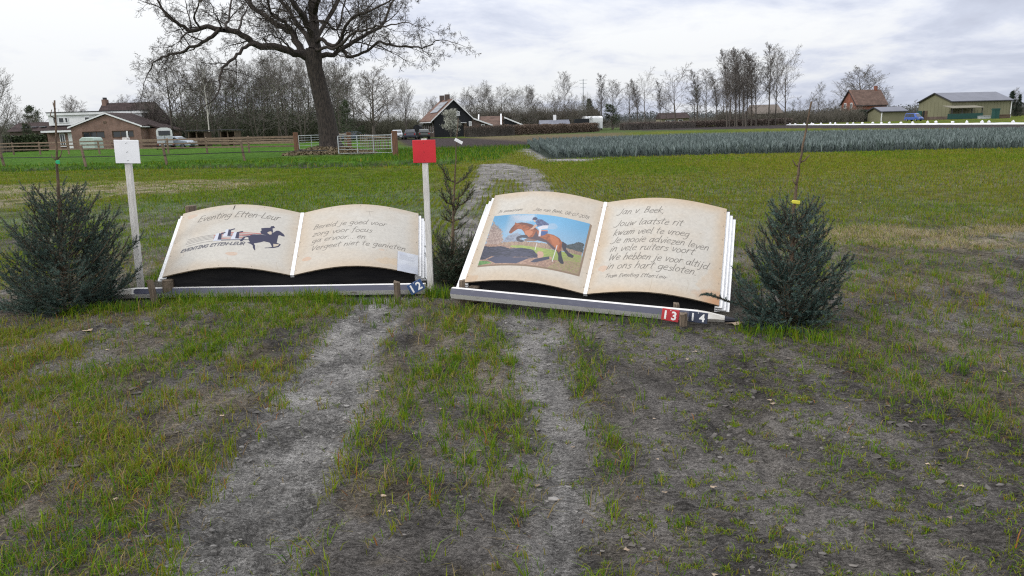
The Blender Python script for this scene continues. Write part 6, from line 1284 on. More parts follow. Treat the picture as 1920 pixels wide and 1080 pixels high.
def pencil(label, A, B, R, tip_at, tiplen, xa, xb, lead):
    """hexagonal beam from A to B; origin at A; local x along the beam"""
    A = Vector(A); B = Vector(B); d = B-A; L = d.length; d.normalize(); y = Vector((0, 0, 1)).cross(d).normalized(); z = d.cross(y)
    o = thing('pencil_beam', label, 'beam', A); o.rotation_euler = Matrix((d, y, z)).transposed().to_euler()
    hexp = [(R*cos(radians(60*k)), R*sin(radians(60*k))) for k in range(6)]     # flat top and bottom, in (y,z)
    b = MB(); st = [0, L]
    if tip_at == 'left': xs = [(tiplen, 1.0), (L, 1.0)]
    else: xs = [(0, 1.0), (L-tiplen, 1.0)]
    s = R*1.0
    for i in range(6):
        p, q = hexp[i], hexp[(i+1) % 6]; (x0, _), (x1, _) = xs
        pts = [(x0, p[0], p[1]), (x1, p[0], p[1]), (x1, q[0], q[1]), (x0, q[0], q[1])]
        # grey stripe lies on the upper front face (between hex corner 2 and 3, facing -y and up)
        cy = (p[0]+q[0])/2; cz = (p[1]+q[1])/2; front = (y*cy+z*cz).y < -.01 and cz > .01
        uv = [(x0, -R/2), (x1, -R/2), (x1, R/2), (x0, R/2)] if front else [(x0, 9), (x1, 9), (x1, 9.1), (x0, 9.1)]
        b.quadv(pts, 0, uv)
    e = xs[1][0] if tip_at == 'left' else xs[0][0]
    b.quadv([(e, p[0], p[1]) for p in hexp], 0, [(e, 9)]*6)
    b.build('shaft', pencil_mat('pencil_paint', xa, xb, R*.5), o)
    x0 = tiplen if tip_at == 'left' else L-tiplen; sg = -1 if tip_at == 'left' else 1
    c = MB(); k = .42; x1 = x0+sg*tiplen*(.72 if lead else 1.0)
    rings = [(x0, 1.0), (x0+sg*tiplen*.35, .83), (x1, k)] if not lead else [(x0, 1.0), (x0+sg*tiplen*.3, .86), (x1, .5)]
    for x, f in rings: c.v += [(x, p[0]*f, p[1]*f-(0.0 if lead else (1-f)*R*.45)) for p in hexp]
    for j in range(len(rings)-1):
        for i in range(6): i2 = (i+1) % 6; c.f.append((j*6+i, j*6+i2, (j+1)*6+i2, (j+1)*6+i)); c.m.append(0)
    c.f.append(tuple((len(rings)-1)*6+i for i in range(6))); c.m.append(0)
    c.build('tip', mat('tip_white', (.64, .63, .61), (.42, .39, .35), scale=9, stretch=(1, 5, 5), rough=.6), o)
    if lead:
        MB().tube([(x1+.001, 0, 0), (x1+sg*tiplen*.28, 0, 0), (x1+sg*tiplen*.5, 0, 0)], [R*.50, R*.26, R*.05], 7).build('lead', mat('lead_paint', (.035, .038, .055), (.06, .06, .07)), o)
    return o
Rp = .056
a = D(219, 550, 7.55); b = G(745, 550); A1 = (a[0], G(219, 559)[1], .052); bb = G(798, 553); B1 = (bb[0], bb[1]+.02, .062)
pencil('long white pencil shaped pole with slate stripe before the first book', A1, B1, Rp, 'left', .30, .32, 9, False)
A2 = D(848, 548.5, 6.62); B2 = D(1379, 600, 5.80); print('pencil two', A2, B2)
L2 = (Vector(B2)-Vector(A2)).length
pencil('white pencil shaped pole with dark lead point before the second book', A2, B2, Rp*.98, 'right', .30, -9, L2-.23, True)
def stake(px, pyb, h, w, d, label, yo=0.0, lean=0.0, m=None, chip=True, rz=0.0):
    g = G(px, pyb); R = random.Random(int(px)); b = MB(); n = 5
    for i in range(n+1):
        t = i/n; z = -.06+(h+.06)*t; ww = w/2*(1+R.uniform(-.06, .06)); dd = d/2
        zt = [z]*4
        if i == n and chip: zt = [z-R.uniform(0, .03) for _ in range(4)]
        b.v += [(-ww+lean*t, -dd, zt[0]), (ww+lean*t, -dd, zt[1]), (ww+lean*t, dd, zt[2]), (-ww+lean*t, dd, zt[3])]
    for i in range(n):
        for k in range(4): j = (k+1) % 4; b.f.append((i*4+k, i*4+j, i*4+4+j, i*4+4+k)); b.m.append(0)
    b.f.append((n*4, n*4+1, n*4+2, n*4+3)); b.m.append(0)
    o = b.build('wooden_stake', m or woodg, bevel=.003); o.location = (g[0], g[1]+yo, 0); o.rotation_euler = (0, 0, rz); tag(o, label, 'stake'); return o
stake(292, 568, .25, .05, .045, 'rough split stake holding the tapered end of the left pencil pole', lean=-.03)
stake(746, 563, .20, .055, .05, 'short sawn stake before the left pencil pole, beside the blue number plate')
stake(868, 570, .235, .055, .05, 'round weathered stake at the left end of the right pencil pole')
stake(1281, 611, D(1281, 584, G(1281, 611)[1])[2], .055, .05, 'split brown stake between the red and the slate number plate')
stake(1268, 592, D(1268, 565, G(1268, 592)[1])[2], .045, .04, 'broken stake stump behind the right pencil pole, above the red number plate', yo=.0)
g = D(358, 392, 8.35); so_ = MB().box(-.05, .05, -.04, .04, -.05, g[2]+.04).build('wooden_stake', woodg, bevel=.006); so_.location = (g[0], 8.35, 0); tag(so_, 'dark stake showing behind the top left corner of the first book', 'stake')
def txt_mesh(s, size, off=.012, extr=.0):
    c = bpy.data.curves.new('txt', 'FONT'); c.body = s; c.size = size; c.offset = off*size; c.extrude = extr; c.align_x = 'CENTER'; c.align_y = 'CENTER'; c.resolution_u = 3
    o = bpy.data.objects.new('txt', c); COL.objects.link(o); bpy.context.view_layer.update()
    me = bpy.data.meshes.new_from_object(o.evaluated_get(bpy.context.evaluated_depsgraph_get())); bpy.data.objects.remove(o); return me
def plate(num, pos, w, h, roll, col, label, yaw=0.0, tilt=-.06):
    o = thing('number_plate', label, 'number plate', pos); o.rotation_euler = (tilt, roll, yaw)
    MB().box(-w/2, w/2, -.006, .006, -h/2, h/2).build('board', col, o, bevel=.0025)
    wm = mat('digit_white', (.78, .78, .78), (.74, .74, .74), rough=.5)
    for i, ch in enumerate(num):
        me = txt_mesh(ch, h*.98, .028); me.name = 'digit'; me.materials.clear(); me.materials.append(wm); d = link('digit', me, o); d.rotation_euler = (pi/2, 0, 0)
        bb = [v.co.x for v in me.vertices]; cx = (min(bb)+max(bb))/2; by = [v.co.y for v in me.vertices]; cy = (min(by)+max(by))/2
        d.location = ((-.5+i)*w*.42-cx+(-.01 if ch == '1' else 0), -.0075, -cy)
    MB().tube([(0, -.0062, h*.42), (0, -.009, h*.42)], .004, 6).build('screw', wm, o)
blue_p = mat('plate_blue', (.045, .085, .20), (.035, .07, .17), rough=.45, scale=8); red_p = mat('plate_red', (.46, .045, .055), (.38, .035, .045), rough=.45, scale=8); slate_p = mat('plate_slate', (.050, .060, .095), (.040, .048, .078), rough=.45, scale=8)
p = D(780, 538, G(770, 556)[1]-.10); plate('12', p, .150, .105, radians(-27), blue_p, 'tilted blue number plate 12 at the right end of the left pencil pole')
p = D(1257, 591, G(1258, 603)[1]-.045); plate('13', p, .140, .098, radians(6), red_p, 'red number plate 13 on the right pencil pole', yaw=radians(-22))
p = D(1309, 595, G(1308, 607)[1]-.045); plate('14', p, .150, .088, radians(4), slate_p, 'slate number plate 14 next to the pencil point', yaw=radians(-22))

# ------------------------------------------------------------------ flag posts
whitew = mat('post_white_paint', (.60, .585, .57), (.44, .42, .39), rough=.65, scale=5, stretch=(5, 5, .7), bump=.5, bscale=22, lo=.45, hi=.72)
platew = mat('plate_white', (.76, .77, .80), (.70, .71, .74), rough=.4, scale=5); plater = mat('plate_flag_red', (.56, .032, .042), (.48, .025, .036), rough=.4, scale=5)
def flagpost(pb, pt, w, d, prect, pm, label, dotlabel):
    B = G(*pb); Yb = B[1]; T = D(pt[0], pt[1], Yb); B = Vector(B); T = Vector(T); z = (T-B).normalized(); x = Vector((1, 0, 0)); x = (x-z*x.dot(z)).normalized(); y = z.cross(x)
    o = thing('flag_post', label, 'flag post', B); o.rotation_euler = Matrix((x, y, z)).transposed().to_euler(); L = (T-B).length
    b = MB(); w0, w1 = w*1.05, w*.92
    b.v = [(-w0/2, -d/2, -.05), (w0/2, -d/2, -.05), (w0/2, d/2, -.05), (-w0/2, d/2, -.05), (-w1/2, -d/2, L), (w1/2, -d/2, L), (w1/2, d/2, L), (-w1/2, d/2, L)]
    b.f = [(3, 2, 1, 0), (4, 5, 6, 7), (0, 1, 5, 4), (1, 2, 6, 5), (2, 3, 7, 6), (3, 0, 4, 7)]; b.m = [0]*6; b.build('pole', whitew, o, bevel=.004)
    (x0, y0, x1, y1) = prect; c = Vector(D((x0+x1)/2, (y0+y1)/2, Yb-d/2-.01)); s = Yb/F*1.03
    loc = Matrix((x, y, z)) @ (c-B); ww = (x1-x0)*s; hh = (y1-y0)*s*1.0
    pl = MB().box(-ww/2, ww/2, -.008, .0, -hh/2, hh/2).build('plate', pm, o, bevel=.003); pl.location = (loc.x, -d/2-.002, loc.z)
    for dz in (hh*.36, -hh*.02, -hh*.38):
        for k in range(2 if pm is platew else 1): MB().tube([(.006*k*2-.004, -.0082, dz+.004*k), (.006*k*2-.004, -.0105, dz+.004*k)], .003, 6).build('nail', screwm, pl)
flagpost((265, 549), (236, 258), .060, .05, (216, 264, 260, 305), platew, 'white flag post with blank white square, left of the first book', '')
flagpost((808, 543), (795, 260), .058, .045, (775, 264, 816, 304), plater, 'white flag post with red square, right of the first book', '')
# ------------------------------------------------------------------ spruces
needle = mat('spruce_needles', (1, 1, 1), (.82, .82, .82), scale=3, vcol=True, rough=.6)
sbark = mat('spruce_bark', (.15, .105, .070), (.075, .055, .040), scale=14, stretch=(3, 3, 1), bump=.6)
def spruce(label, trunk_px, Y, tr0, tr1, env, nbranch, cA, cB, seed, topbare, stubs, tagdef=None, dens=1.0, upsweep=.55, zmin=.04, browning=.0, tipbare=.12):
    """trunk_px: px polyline bottom to top; env: list of (py, half width in px left, right)"""
    R = np.random.default_rng(seed); base = G(*trunk_px[0]); base[1] = Y; base = np.array([D(*trunk_px[0], Y)[0], Y, 0.0])
    pts = [D(a, b, Y)-base for a, b in trunk_px]; pts[0] = np.array([0, 0, -.05]); o = thing('spruce', label, 'spruce', base)
    zz = np.array([p[2] for p in pts]); xx = np.array([p[0] for p in pts]); H = zz[-1]
    def tx(z): return np.array([np.interp(z, zz, xx), 0.0, z])
    n = 26; tp = [tx(H*i/n-(.05 if i == 0 else 0))+np.array([R.normal(0, .0018), R.normal(0, .0018), 0]) for i in range(n+1)]
    MB().tube(tp, [tr0*(1-i/n)**(1.5 if tr1 > .0068 else 1.7)+tr1 for i in range(n+1)], 8).build('trunk', sbark, o, smooth=True)
    ez = np.array([D(960, e[0], Y)[2] for e in env][::-1]); # heights along the axis
    ez = np.array([D(trunk_px[0][0], e[0], Y)[2] for e in env]); el = np.array([e[1] for e in env])*Y/F; er = np.array([e[2] for e in env])*Y/F
    order = np.argsort(ez); ez, el, er = ez[order], el[order], er[order]
    def envr(z, az):
        l, r = np.interp(z, ez, el, left=el[0], right=el[-1]), np.interp(z, ez, er, left=er[0], right=er[-1])
        c = cos(az); return (r if c > 0 else l)*abs(c)**1+(l+r)/2*(1-abs(c))
    wood = MB(); NP, ND, NL, NC = [], [], [], []
    def needles(P0, P1, dn, ln, cm, cyl=1.0):
        L = np.linalg.norm(P1-P0); k = int(L*dn)
        if k < 2: return
        t = R.uniform(0, 1, (k, 1)); P = P0+(P1-P0)*t; d = (P1-P0)/L; a = np.cross(d, [.1, .3, 1.]); a /= np.linalg.norm(a)+1e-9; b = np.cross(a, d); w = R.uniform(0, 2*pi, (k, 1))
        dirn = (a*np.cos(w)+b*np.sin(w))*.85*cyl+d*.55+np.array([0, 0, .12]); dirn /= np.linalg.norm(dirn, axis=1)[:, None]
        NP.append(P); ND.append(dirn); NL.append(np.full(k, ln)*R.uniform(.7, 1.15, k)); cc = np.array(cA)*(1-cm)+np.array(cB)*cm; NC.append(np.clip(cc*R.uniform(.7, 1.3, (k, 1)), 0, 1))
    ztop = topbare; gold = R.uniform(0, 6)
    for i in range(nbranch):
        t = (i+.5)/nbranch; z1 = ez[0]+(ztop-ez[0])*t**1.0*1.0; az = gold+i*2.399+R.normal(0, .2); rad = envr(z1, az)*(R.uniform(.55, 1.12) if i % 3 else R.uniform(.95, 1.2))
        if rad < .04: rad = .05
        rise = upsweep*rad*R.uniform(.6, 1.3)+.03; z0 = max(zmin, z1-rise-(.10 if t > .2 else .0)); p0 = tx(z0); p1 = tx(max(zmin, z1))+np.array([cos(az)*rad, sin(az)*rad, 0])
        m = 8; pl = []
        sag = R.uniform(.10, .28)*rad
        for k in range(m+1):
            s = k/m; q = p0*(1-s)+p1*s; q = q+np.array([0, 0, -sag*sin(pi*s)*(1-.3*s)])+R.normal(0, .006, 3)*s; q[2] = max(q[2], .02+.03*s); pl.append(q)
        wood.tube(pl, [.0085*(1-.75*k/m)*(1 if rad > .25 else .75) for k in range(m+1)], 5, cap=False)
        cm = R.uniform(0, 1); brn = R.uniform() < browning
        full = sum(np.linalg.norm(pl[k+1]-pl[k]) for k in range(m)); cmn = .15
        for k in range(1, m): needles(pl[k], pl[k+1], (900 if k > 2 else 350)*dens*(1 if k < m-tipbare*8 else .9), .016, cm)
        ns = int(full/.040)
        for j in range(ns):
            s = .16+.84*(j+R.uniform(0, 1))/ns; q = s*m; k = min(int(q), m-1); P = pl[k]*(1-(q-k))+pl[k+1]*(q-k); d = pl[k+1]-pl[k]; d /= np.linalg.norm(d)
            a = np.cross(d, [0, 0, 1.]); a /= np.linalg.norm(a)+1e-9; sd = 1 if j % 2 else -1; dd = d*.72+a*sd*R.uniform(.5, .9)+np.array([0, 0, R.normal(.05, .22)]); dd /= np.linalg.norm(dd)
            sl = (.06+.45*rad*(1-s)**.7+R.uniform(0, .06))*R.uniform(.6, 1.2); sl = min(sl, .30); mid = P+dd*sl*.5+np.array([0, 0, -.01]); e = P+dd*sl+np.array([0, 0, .25*sl]); e[2] = max(e[2], .02); mid[2] = max(mid[2], .015)
            wood.tube([P, mid, e], [.0035, .0028, .0018], 3, cap=False)
            dn = 900*dens; needles(P, mid, dn*.7, .015, cm); needles(mid, e, dn, .0155, min(1, cm+.15))
            if sl > .12:
                for s2 in (-1, 1):
                    a2 = np.cross(dd, [0, 0, 1.]); a2 /= np.linalg.norm(a2)+1e-9; e2 = mid+(dd*.7+a2*s2*.6)*sl*.42; e2[2] = max(e2[2], .02); needles(mid, e2, dn, .015, min(1, cm+.1))
    for q in [q for q in stubs if len(q) == 2]:
        dy, pp = q; pl = [D(a, b, Y+dy*i/(len(pp)-1))-base for i, (a, b) in enumerate(pp)]; fine = []
        for i in range(len(pl)-1): fine += [pl[i], (pl[i]+pl[i+1])/2+R.normal(0, .003, 3)]
        fine.append(pl[-1]); m = len(fine)-1; wood.tube(fine, [.0075*(1-.6*k/m) for k in range(m+1)], 5); cm = R.uniform(.2, .9)
        for k in range(m):
            needles(fine[k], fine[k+1], 1100, .015, cm)
            if k > 0 and k < m-1:
                for s2 in (-1, 1):
                    d = fine[k+1]-fine[k]; d /= np.linalg.norm(d); e = fine[k]+(d*.8+np.array([s2*.35, R.normal(0, .5), .1]))*R.uniform(.04, .10); wood.tube([fine[k], e], [.003, .002], 3); needles(fine[k], e, 1100, .014, cm)
    for (px, py, qx, qy) in [q for q in stubs if len(q) == 4]:
        a = D(px, py, Y)-base; b = D(qx, qy, Y)-base; mid = (a+b)/2+np.array([0, R.normal(0, .02), -.015]); wood.tube([a, mid, b], [.007, .0055, .0035], 5); needles(mid, b, 300, .010, .1, .7)
    # leader bristles
    for k in range(len(tp)-1):
        if tp[k][2] > ztop-.05: needles(tp[k], tp[k+1], 90, .010, 0, .8)
    wood.build('branches', sbark, o, smooth=True)['kind'] = 'stuff'
    P = np.concatenate(NP); Dn = np.concatenate(ND); Ln = np.concatenate(NL)[:, None]; Cn = np.concatenate(NC); q = np.cross(Dn, R.normal(0, 1, P.shape)); q /= np.linalg.norm(q, axis=1)[:, None]+1e-9
    P[:, 2] = np.maximum(P[:, 2], .006); V = np.stack([P-q*.0017, P+q*.0017, P+Dn*Ln*1.2], 1).reshape(-1, 3); k = np.arange(len(P))*3
    me = npmesh('needles', V, [np.stack([k, k+1, k+2], 1)], [needle], col=np.repeat(Cn, 3, 0)); e = link('needles', me, o); e['kind'] = 'stuff'; print('needles', len(P))
    return o
dk = (.024, .048, .042); lt = (.070, .112, .092)
spruce('dark broad spruce with green tape on its bare leader, left of the white flag post', [(122, 585), (122, 560), (118, 500), (114, 440), (111, 385), (108, 330), (106, 270), (104, 225), (102, 188)], 7.0, .026, .007,
       [(575, 105, 105), (530, 112, 112), (490, 112, 125), (450, 95, 112), (410, 72, 88), (380, 52, 62), (350, 45, 45), (335, 12, 12)], 72, dk, lt, 3, D(110, 348, 7.0)[2],
       [(108, 300, 96, 290), (108, 298, 116, 282), (104, 222, 97, 206), (104, 205, 99, 192), (-.1, [(112, 398), (100, 388), (85, 377), (72, 360), (62, 345)]), (.1, [(112, 378), (124, 369), (138, 358), (147, 347)]), (-.25, [(95, 460), (75, 430), (64, 399), (51, 362)]), (-.2, [(130, 465), (150, 430), (164, 399), (183, 364)]), (.2, [(135, 440), (150, 405), (160, 360)]), (-.3, [(150, 520), (185, 480), (205, 450), (224, 428)]), (-.1, [(160, 530), (205, 497), (230, 467), (243, 441)]), (-.3, [(90, 520), (60, 490), (38, 454), (26, 433), (0, 407)]), (.2, [(140, 480), (165, 445), (180, 420), (194, 399)]), (.1, [(100, 480), (75, 450), (60, 420), (45, 390)])], dens=1.0, upsweep=.75)
spruce('thin spruce with a white tape on its leader, standing between the two books', [(848, 535), (848, 500), (849, 450), (850, 400), (853, 340), (855, 290), (857, 250), (859, 222)], 7.62, .022, .0045,
       [(530, 34, 42), (500, 40, 48), (470, 42, 46), (445, 36, 40), (430, 20, 26)], 46, (.024, .044, .030), (.062, .092, .058), 5, D(855, 436, 7.62)[2],
       [(-.1, [(853, 342), (840, 336), (833, 322), (828, 308)]), (.1, [(854, 345), (868, 336), (880, 322), (886, 309)]), (.1, [(852, 372), (842, 360), (836, 345), (833, 330)]), (-.1, [(852, 375), (866, 365), (876, 352), (880, 340)]), (-.2, [(852, 385), (838, 380), (831, 368), (828, 352)]), (.15, [(851, 400), (838, 394), (829, 378)]), (-.15, [(852, 388), (870, 381), (880, 367), (888, 352)]), (.2, [(850, 415), (866, 410), (878, 395)]), (-.1, [(850, 418), (838, 412), (830, 398)]), (0, [(850, 432), (862, 426), (874, 416)]), (-.2, [(850, 395), (846, 375), (844, 352)]), (-.2, [(851, 405), (858, 385), (861, 360)]), (.1, [(850, 425), (845, 405), (840, 385)])], dens=.85, upsweep=.95)
spruce('bushy blue green spruce with a yellow tape on its leader, right of the second book', [(1478, 618), (1479, 600), (1482, 520), (1486, 450), (1490, 380), (1497, 320), (1506, 270), (1515, 225), (1522, 190)], 5.62, .024, .0065,
       [(612, 55, 60), (590, 100, 70), (560, 95, 85), (520, 82, 92), (480, 78, 92), (450, 62, 78), (420, 50, 60), (395, 38, 55), (372, 24, 52)], 70, (.026, .054, .048), (.080, .128, .112), 8, D(1500, 372, 5.62)[2],
       [(1498, 312, 1486, 300), (1499, 305, 1518, 290), (1493, 345, 1486, 336), (-.35, [(1408, 574), (1385, 570), (1362, 564), (1342, 556), (1326, 551), (1312, 554)]), (0, [(1486, 440), (1500, 415), (1518, 390), (1530, 368)]), (.1, [(1490, 450), (1512, 420), (1532, 395), (1545, 366)]), (-.1, [(1484, 440), (1474, 410), (1462, 384)]), (.15, [(1500, 480), (1525, 462), (1543, 424)]), (-.15, [(1530, 540), (1560, 510), (1580, 488), (1594, 470)]), (-.1, [(1440, 530), (1420, 505), (1411, 481), (1399, 459)]), (0, [(1460, 460), (1447, 432), (1439, 408)]), (.1, [(1535, 500), (1555, 480), (1566, 455)]), (-.3, [(1420, 590), (1390, 572), (1376, 548)])], dens=1.05, upsweep=.7)
def tape(px, py, Y, w, h, roll, col, label):
    p = D(px, py, Y); b = MB().box(-w/2, w/2, -.004, .004, -h/2, h/2).tube([(-w*.38, 0, 0), (-w*.38, .012, 0), (-w*.3, .02, 0)], h*.45, 8); o = b.build('marker_tape', mat('tape_%d' % int(px), col, tuple(c*.85 for c in col), rough=.5), bevel=.002)
    o.location = p; o.rotation_euler = (0, roll, 0); tag(o, label, 'tape')
tape(1493, 379, 5.58, .055, .026, .15, (.72, .66, .08), 'yellow marker tape wrapped on the leader of the right spruce')
tape(860, 265, 7.59, .085, .030, .5, (.75, .76, .78), 'white marker tape wrapped on the leader of the thin middle spruce')
tape(109, 304, 6.97, .032, .034, .0, (.02, .36, .16), 'green marker tape wrapped on the leader of the left spruce')

# ------------------------------------------------------------------ grass
grassm = bpy.data.materials.new('grass_blades'); grassm.use_nodes = True
def _g():
    t = grassm.node_tree; L = t.links.new; b = t.nodes['Principled BSDF']; b.inputs['Roughness'].default_value = .75; b.inputs['Specular IOR Level'].default_value = .10
    at = N(t, 'ShaderNodeAttribute'); at.attribute_name = 'Col'; L(at.outputs['Color'], b.inputs['Base Color'])
    tr = N(t, 'ShaderNodeBsdfTranslucent'); L(at.outputs['Color'], tr.inputs[0]); mx = N(t, 'ShaderNodeMixShader'); mx.inputs[0].default_value = .32
    L(b.outputs[0], mx.inputs[1]); L(tr.outputs[0], mx.inputs[2]); L(mx.outputs[0], t.nodes['Material Output'].inputs[0])
_g()
PAL = np.array([(.120, .200, .008), (.070, .150, .008), (.160, .195, .010), (.044, .112, .014), (.190, .175, .028), (.26, .20, .10), (.26, .11, .035)])
def blades(X, Y, h, w, lean, pal, R, nseg=2, flat=0.0):
    n = len(X); az = R.uniform(0, 2*pi, n); z = ground_h(X, Y)-.004; dx, dy = np.cos(az), np.sin(az); faz = R.uniform(0, 2*pi, n); wx, wy = np.cos(faz)*w, np.sin(faz)*w*.6
    ln = lean*h; zt = h*(1-flat)
    A = np.stack([X-wx, Y-wy, z], 1); B = np.stack([X+wx, Y+wy, z], 1); c = PAL[pal]*R.uniform(.72, 1.25, (n, 1)); c0 = c*np.array([1.0, .95, .95])
    M1 = np.stack([X+dx*ln*.35+wx*.85, Y+dy*ln*.35+wy*.85, z+zt*.6], 1); M2 = np.stack([X+dx*ln*.35-wx*.85, Y+dy*ln*.35-wy*.85, z+zt*.6], 1); T = np.stack([X+dx*ln, Y+dy*ln, z+zt*(1-.25*np.minimum(lean, 1.5))], 1)
    V = np.stack([A, B, M1, M2, T], 1).reshape(-1, 3); k = np.arange(n)*5; C = np.stack([c0, c0, c, c, c], 1).reshape(-1, 3)
    return V, np.stack([k, k+1, k+2, k+3], 1), np.stack([k+3, k+2, k+4], 1), C
def emit(name, label, parts, cat='grass'):
    V = []; Q = []; T = []; C = []; o = 0
    for v, q, t, c in parts: V.append(v); Q.append(q+o); T.append(t+o); C.append(c); o += len(v)
    me = npmesh(name, np.concatenate(V), [np.concatenate(Q), np.concatenate(T)], [grassm], col=np.clip(np.concatenate(C), 0.01, .6)); tag(link(name, me), label=label, cat=cat, kind='stuff'); print(name, o//5)
Z_GLEFT = GP([(-300, 600), (60, 625), (230, 570), (640, 560), (610, 620), (545, 700), (470, 800), (400, 880), (330, 980), (270, 1250), (-300, 1250)])
Z_GMID = GP([(760, 560), (900, 560), (930, 620), (955, 680), (985, 780), (1000, 860), (985, 1000), (960, 1250), (545, 1250), (600, 960), (640, 880), (690, 780), (700, 700), (735, 620)])
Z_GRIGHT = GP([(1560, 470), (2300, 470), (2300, 880), (1960, 810), (1800, 760), (1700, 700), (1600, 650), (1540, 600)])
Z_GROW = GP([(1048, 570), (1080, 570), (1100, 700), (1180, 840), (1205, 900), (1150, 900), (1075, 760)])
def density(x, y):
    Z = zones(x, y); wob = .5*(fbm(x*1.4, y*1.4, 4, 88)-.5)
    bare = np.clip(Z['t1']*.985+Z['ft']*.93+Z['sand3']*.9+Z['t2']*.97+Z['bare']*.965+Z['lb']*.85+Z['book']+Z['plough']+Z['leek']+Z['stub']+Z['dark'], 0, 1)
    d = (1-bare)*.85
    def s(P, w=.15): return sstep(-w, w, poly_sd(x, y, P)+wob*.3)
    sm_ = sstep(9, 12, y)*sstep(-1, 1.5, x)*.75; d = d*((.25+1.0*sstep(.38, .60, fbm(x*.9, y*.8, 4, 71)))*(1-sm_)+sm_)
    gl = s(Z_GLEFT); d = d*(1-gl)+gl*1.5*(.14+sstep(.34, .62, fbm(x*1.7, y*1.5, 4, 72)))
    gm = s(Z_GMID); d = d*(1-gm)+gm*1.05*(.10+sstep(.32, .60, fbm(x*2.2, y*1.6, 3, 73)))*np.clip((y-1.2)/3.2, .35, 1)
    gr = s(Z_GRIGHT, .3); d = np.where(gr > .5, d*.5, d); near = sstep(10.5, 8.5, y)*sstep(.9, 1.6, x); d = d*(1-.25*near); d = d+.25*s(Z_GROW, .05)
    return d*(1-.6*Z['straw']), Z
def scatter(N0, y0, y1, R, rows, thr=1.0, power=1.6, xr=.78, pad=.6):
    """area uniform scatter, snapped to drill rows 12.5 cm apart that run away from the viewer"""
    yy = (y0**power+(y1**power-y0**power)*R.uniform(0, 1, N0))**(1/power); xx = R.uniform(-1, 1, N0)*(xr*yy+pad)
    if rows: k = R.uniform(0, 1, N0) < rows; rx = np.round(xx/.125)*.125+R.normal(0, .014, N0)+.03*np.sin(yy*.9); xx = np.where(k, rx, xx)
    d, Z = density(xx, yy); keep = R.uniform(0, 1, N0) < d*thr; return xx[keep], yy[keep], {k: v[keep] for k, v in Z.items()}
def pick(R, n, w): return R.choice(len(w), n, p=np.array(w)/sum(w))
def foreground():
    R = np.random.default_rng(17); parts = []
    X, Y, Z = scatter(44000, 1.7, 9.5, R, .6, .34); n = len(X); nb = 10         # tufts of nine blades
    tX = np.repeat(X, nb)+R.normal(0, .020, n*nb); tY = np.repeat(Y, nb)+R.normal(0, .020, n*nb); hh = np.repeat(R.uniform(.040, .110, n), nb)*R.uniform(.5, 1.25, n*nb)
    warm = np.repeat(fbm(X*.8, Y*.8, 3, 99)+R.normal(0, .06, n), nb); cool = pick(R, n*nb, [.40, .25, .16, .10, .05, .03, .01]); wm = pick(R, n*nb, [.22, .06, .34, .02, .20, .12, .04]); pal = np.where(warm > .52, wm, cool)
    parts.append(blades(tX, tY, hh, R.uniform(.0014, .0030, n*nb), np.abs(R.normal(.6, .45, n*nb)), pal, R))
    X, Y, Z = scatter(160000, 1.7, 11, R, .3, .62); n = len(X); pal = pick(R, n, [.15, .06, .22, .03, .25, .23, .06]); parts.append(blades(X, Y, R.uniform(.02, .07, n), R.uniform(.0012, .0026, n), np.abs(R.normal(1.0, .6, n)), pal, R))
    emit('young_grass', 'young green cereal grass growing in rows over the near field', parts)
    # dry straw and dead stalks lying flat
    X, Y, Z = scatter(170000, 1.7, 10, R, 0, .6); n = len(X); parts = [blades(X, Y, R.uniform(.02, .09, n), R.uniform(.0008, .002, n), R.uniform(1.0, 1.6, n), pick(R, n, [.0, .0, .08, 0, .32, .5, .1]), R, flat=.9)]
    emit('dry_stalks', 'flattened dry stalks and dead blades between the grass', parts)
    # low moss like tufts on the bare ground at the right
    n0 = 10000; Y = (1.7**1.5+(9.5**1.5-1.7**1.5)*R.uniform(0, 1, n0))**(1/1.5); X = R.uniform(-.8, 1, n0)*(.78*Y+.5); Zz = zones(X, Y); k = R.uniform(0, 1, n0) < (Zz['bare']*.85+Zz['t2']*.22+Zz['t1']*.05+.12)*(1-Zz['book'])*sstep(.34, .62, fbm(X*1.6, Y*1.6, 3, 44)); X, Y = X[k], Y[k]; n = len(X); nb = 20
    rr = np.repeat(R.uniform(.010, .042, n), nb); a = R.uniform(0, 6.28, n*nb); rad = np.sqrt(R.uniform(0, 1, n*nb))*rr; tX = np.repeat(X, nb)+np.cos(a)*rad*1.3; tY = np.repeat(Y, nb)+np.sin(a)*rad
    parts = [blades(tX, tY, R.uniform(.008, .032, n*nb), R.uniform(.0012, .0026, n*nb), np.abs(R.normal(.9, .5, n*nb)), pick(R, n*nb, [.28, .12, .34, .04, .16, .05, .01]), R)]
    emit('moss_tufts', 'low yellow green tufts scattered over the bare ground', parts)
    # bigger leaf blades along the pencils and books
    parts = []
    for (p, q, n, h) in (((300, 562), (740, 566), 900, .14), ((120, 590), (300, 575), 500, .12), ((850, 580), (1230, 606), 420, .10), ((1380, 625), (1560, 640), 260, .11), ((800, 552), (845, 556), 200, .16), ((260, 545), (300, 520), 160, .14), ((630, 565), (560, 560), 160, .15)):
        a = G(*p); b = G(*q); t = R.uniform(0, 1, n); t = np.clip(np.round(t*18)/18+R.normal(0, .012, n), 0, 1); X = a[0]+(b[0]-a[0])*t+R.normal(0, .02, n); Y = a[1]+(b[1]-a[1])*t-np.abs(R.normal(.0, .10, n))+.03
        parts.append(blades(X, Y, h*R.uniform(.4, 1.15, n), R.uniform(.002, .0042, n), np.abs(R.normal(.4, .3, n)), pick(R, n, [.4, .3, .12, .12, .04, .02, 0]), R))
    emit('grass_tufts', 'longer fresh green tufts growing against the pencil poles', parts)
foreground()
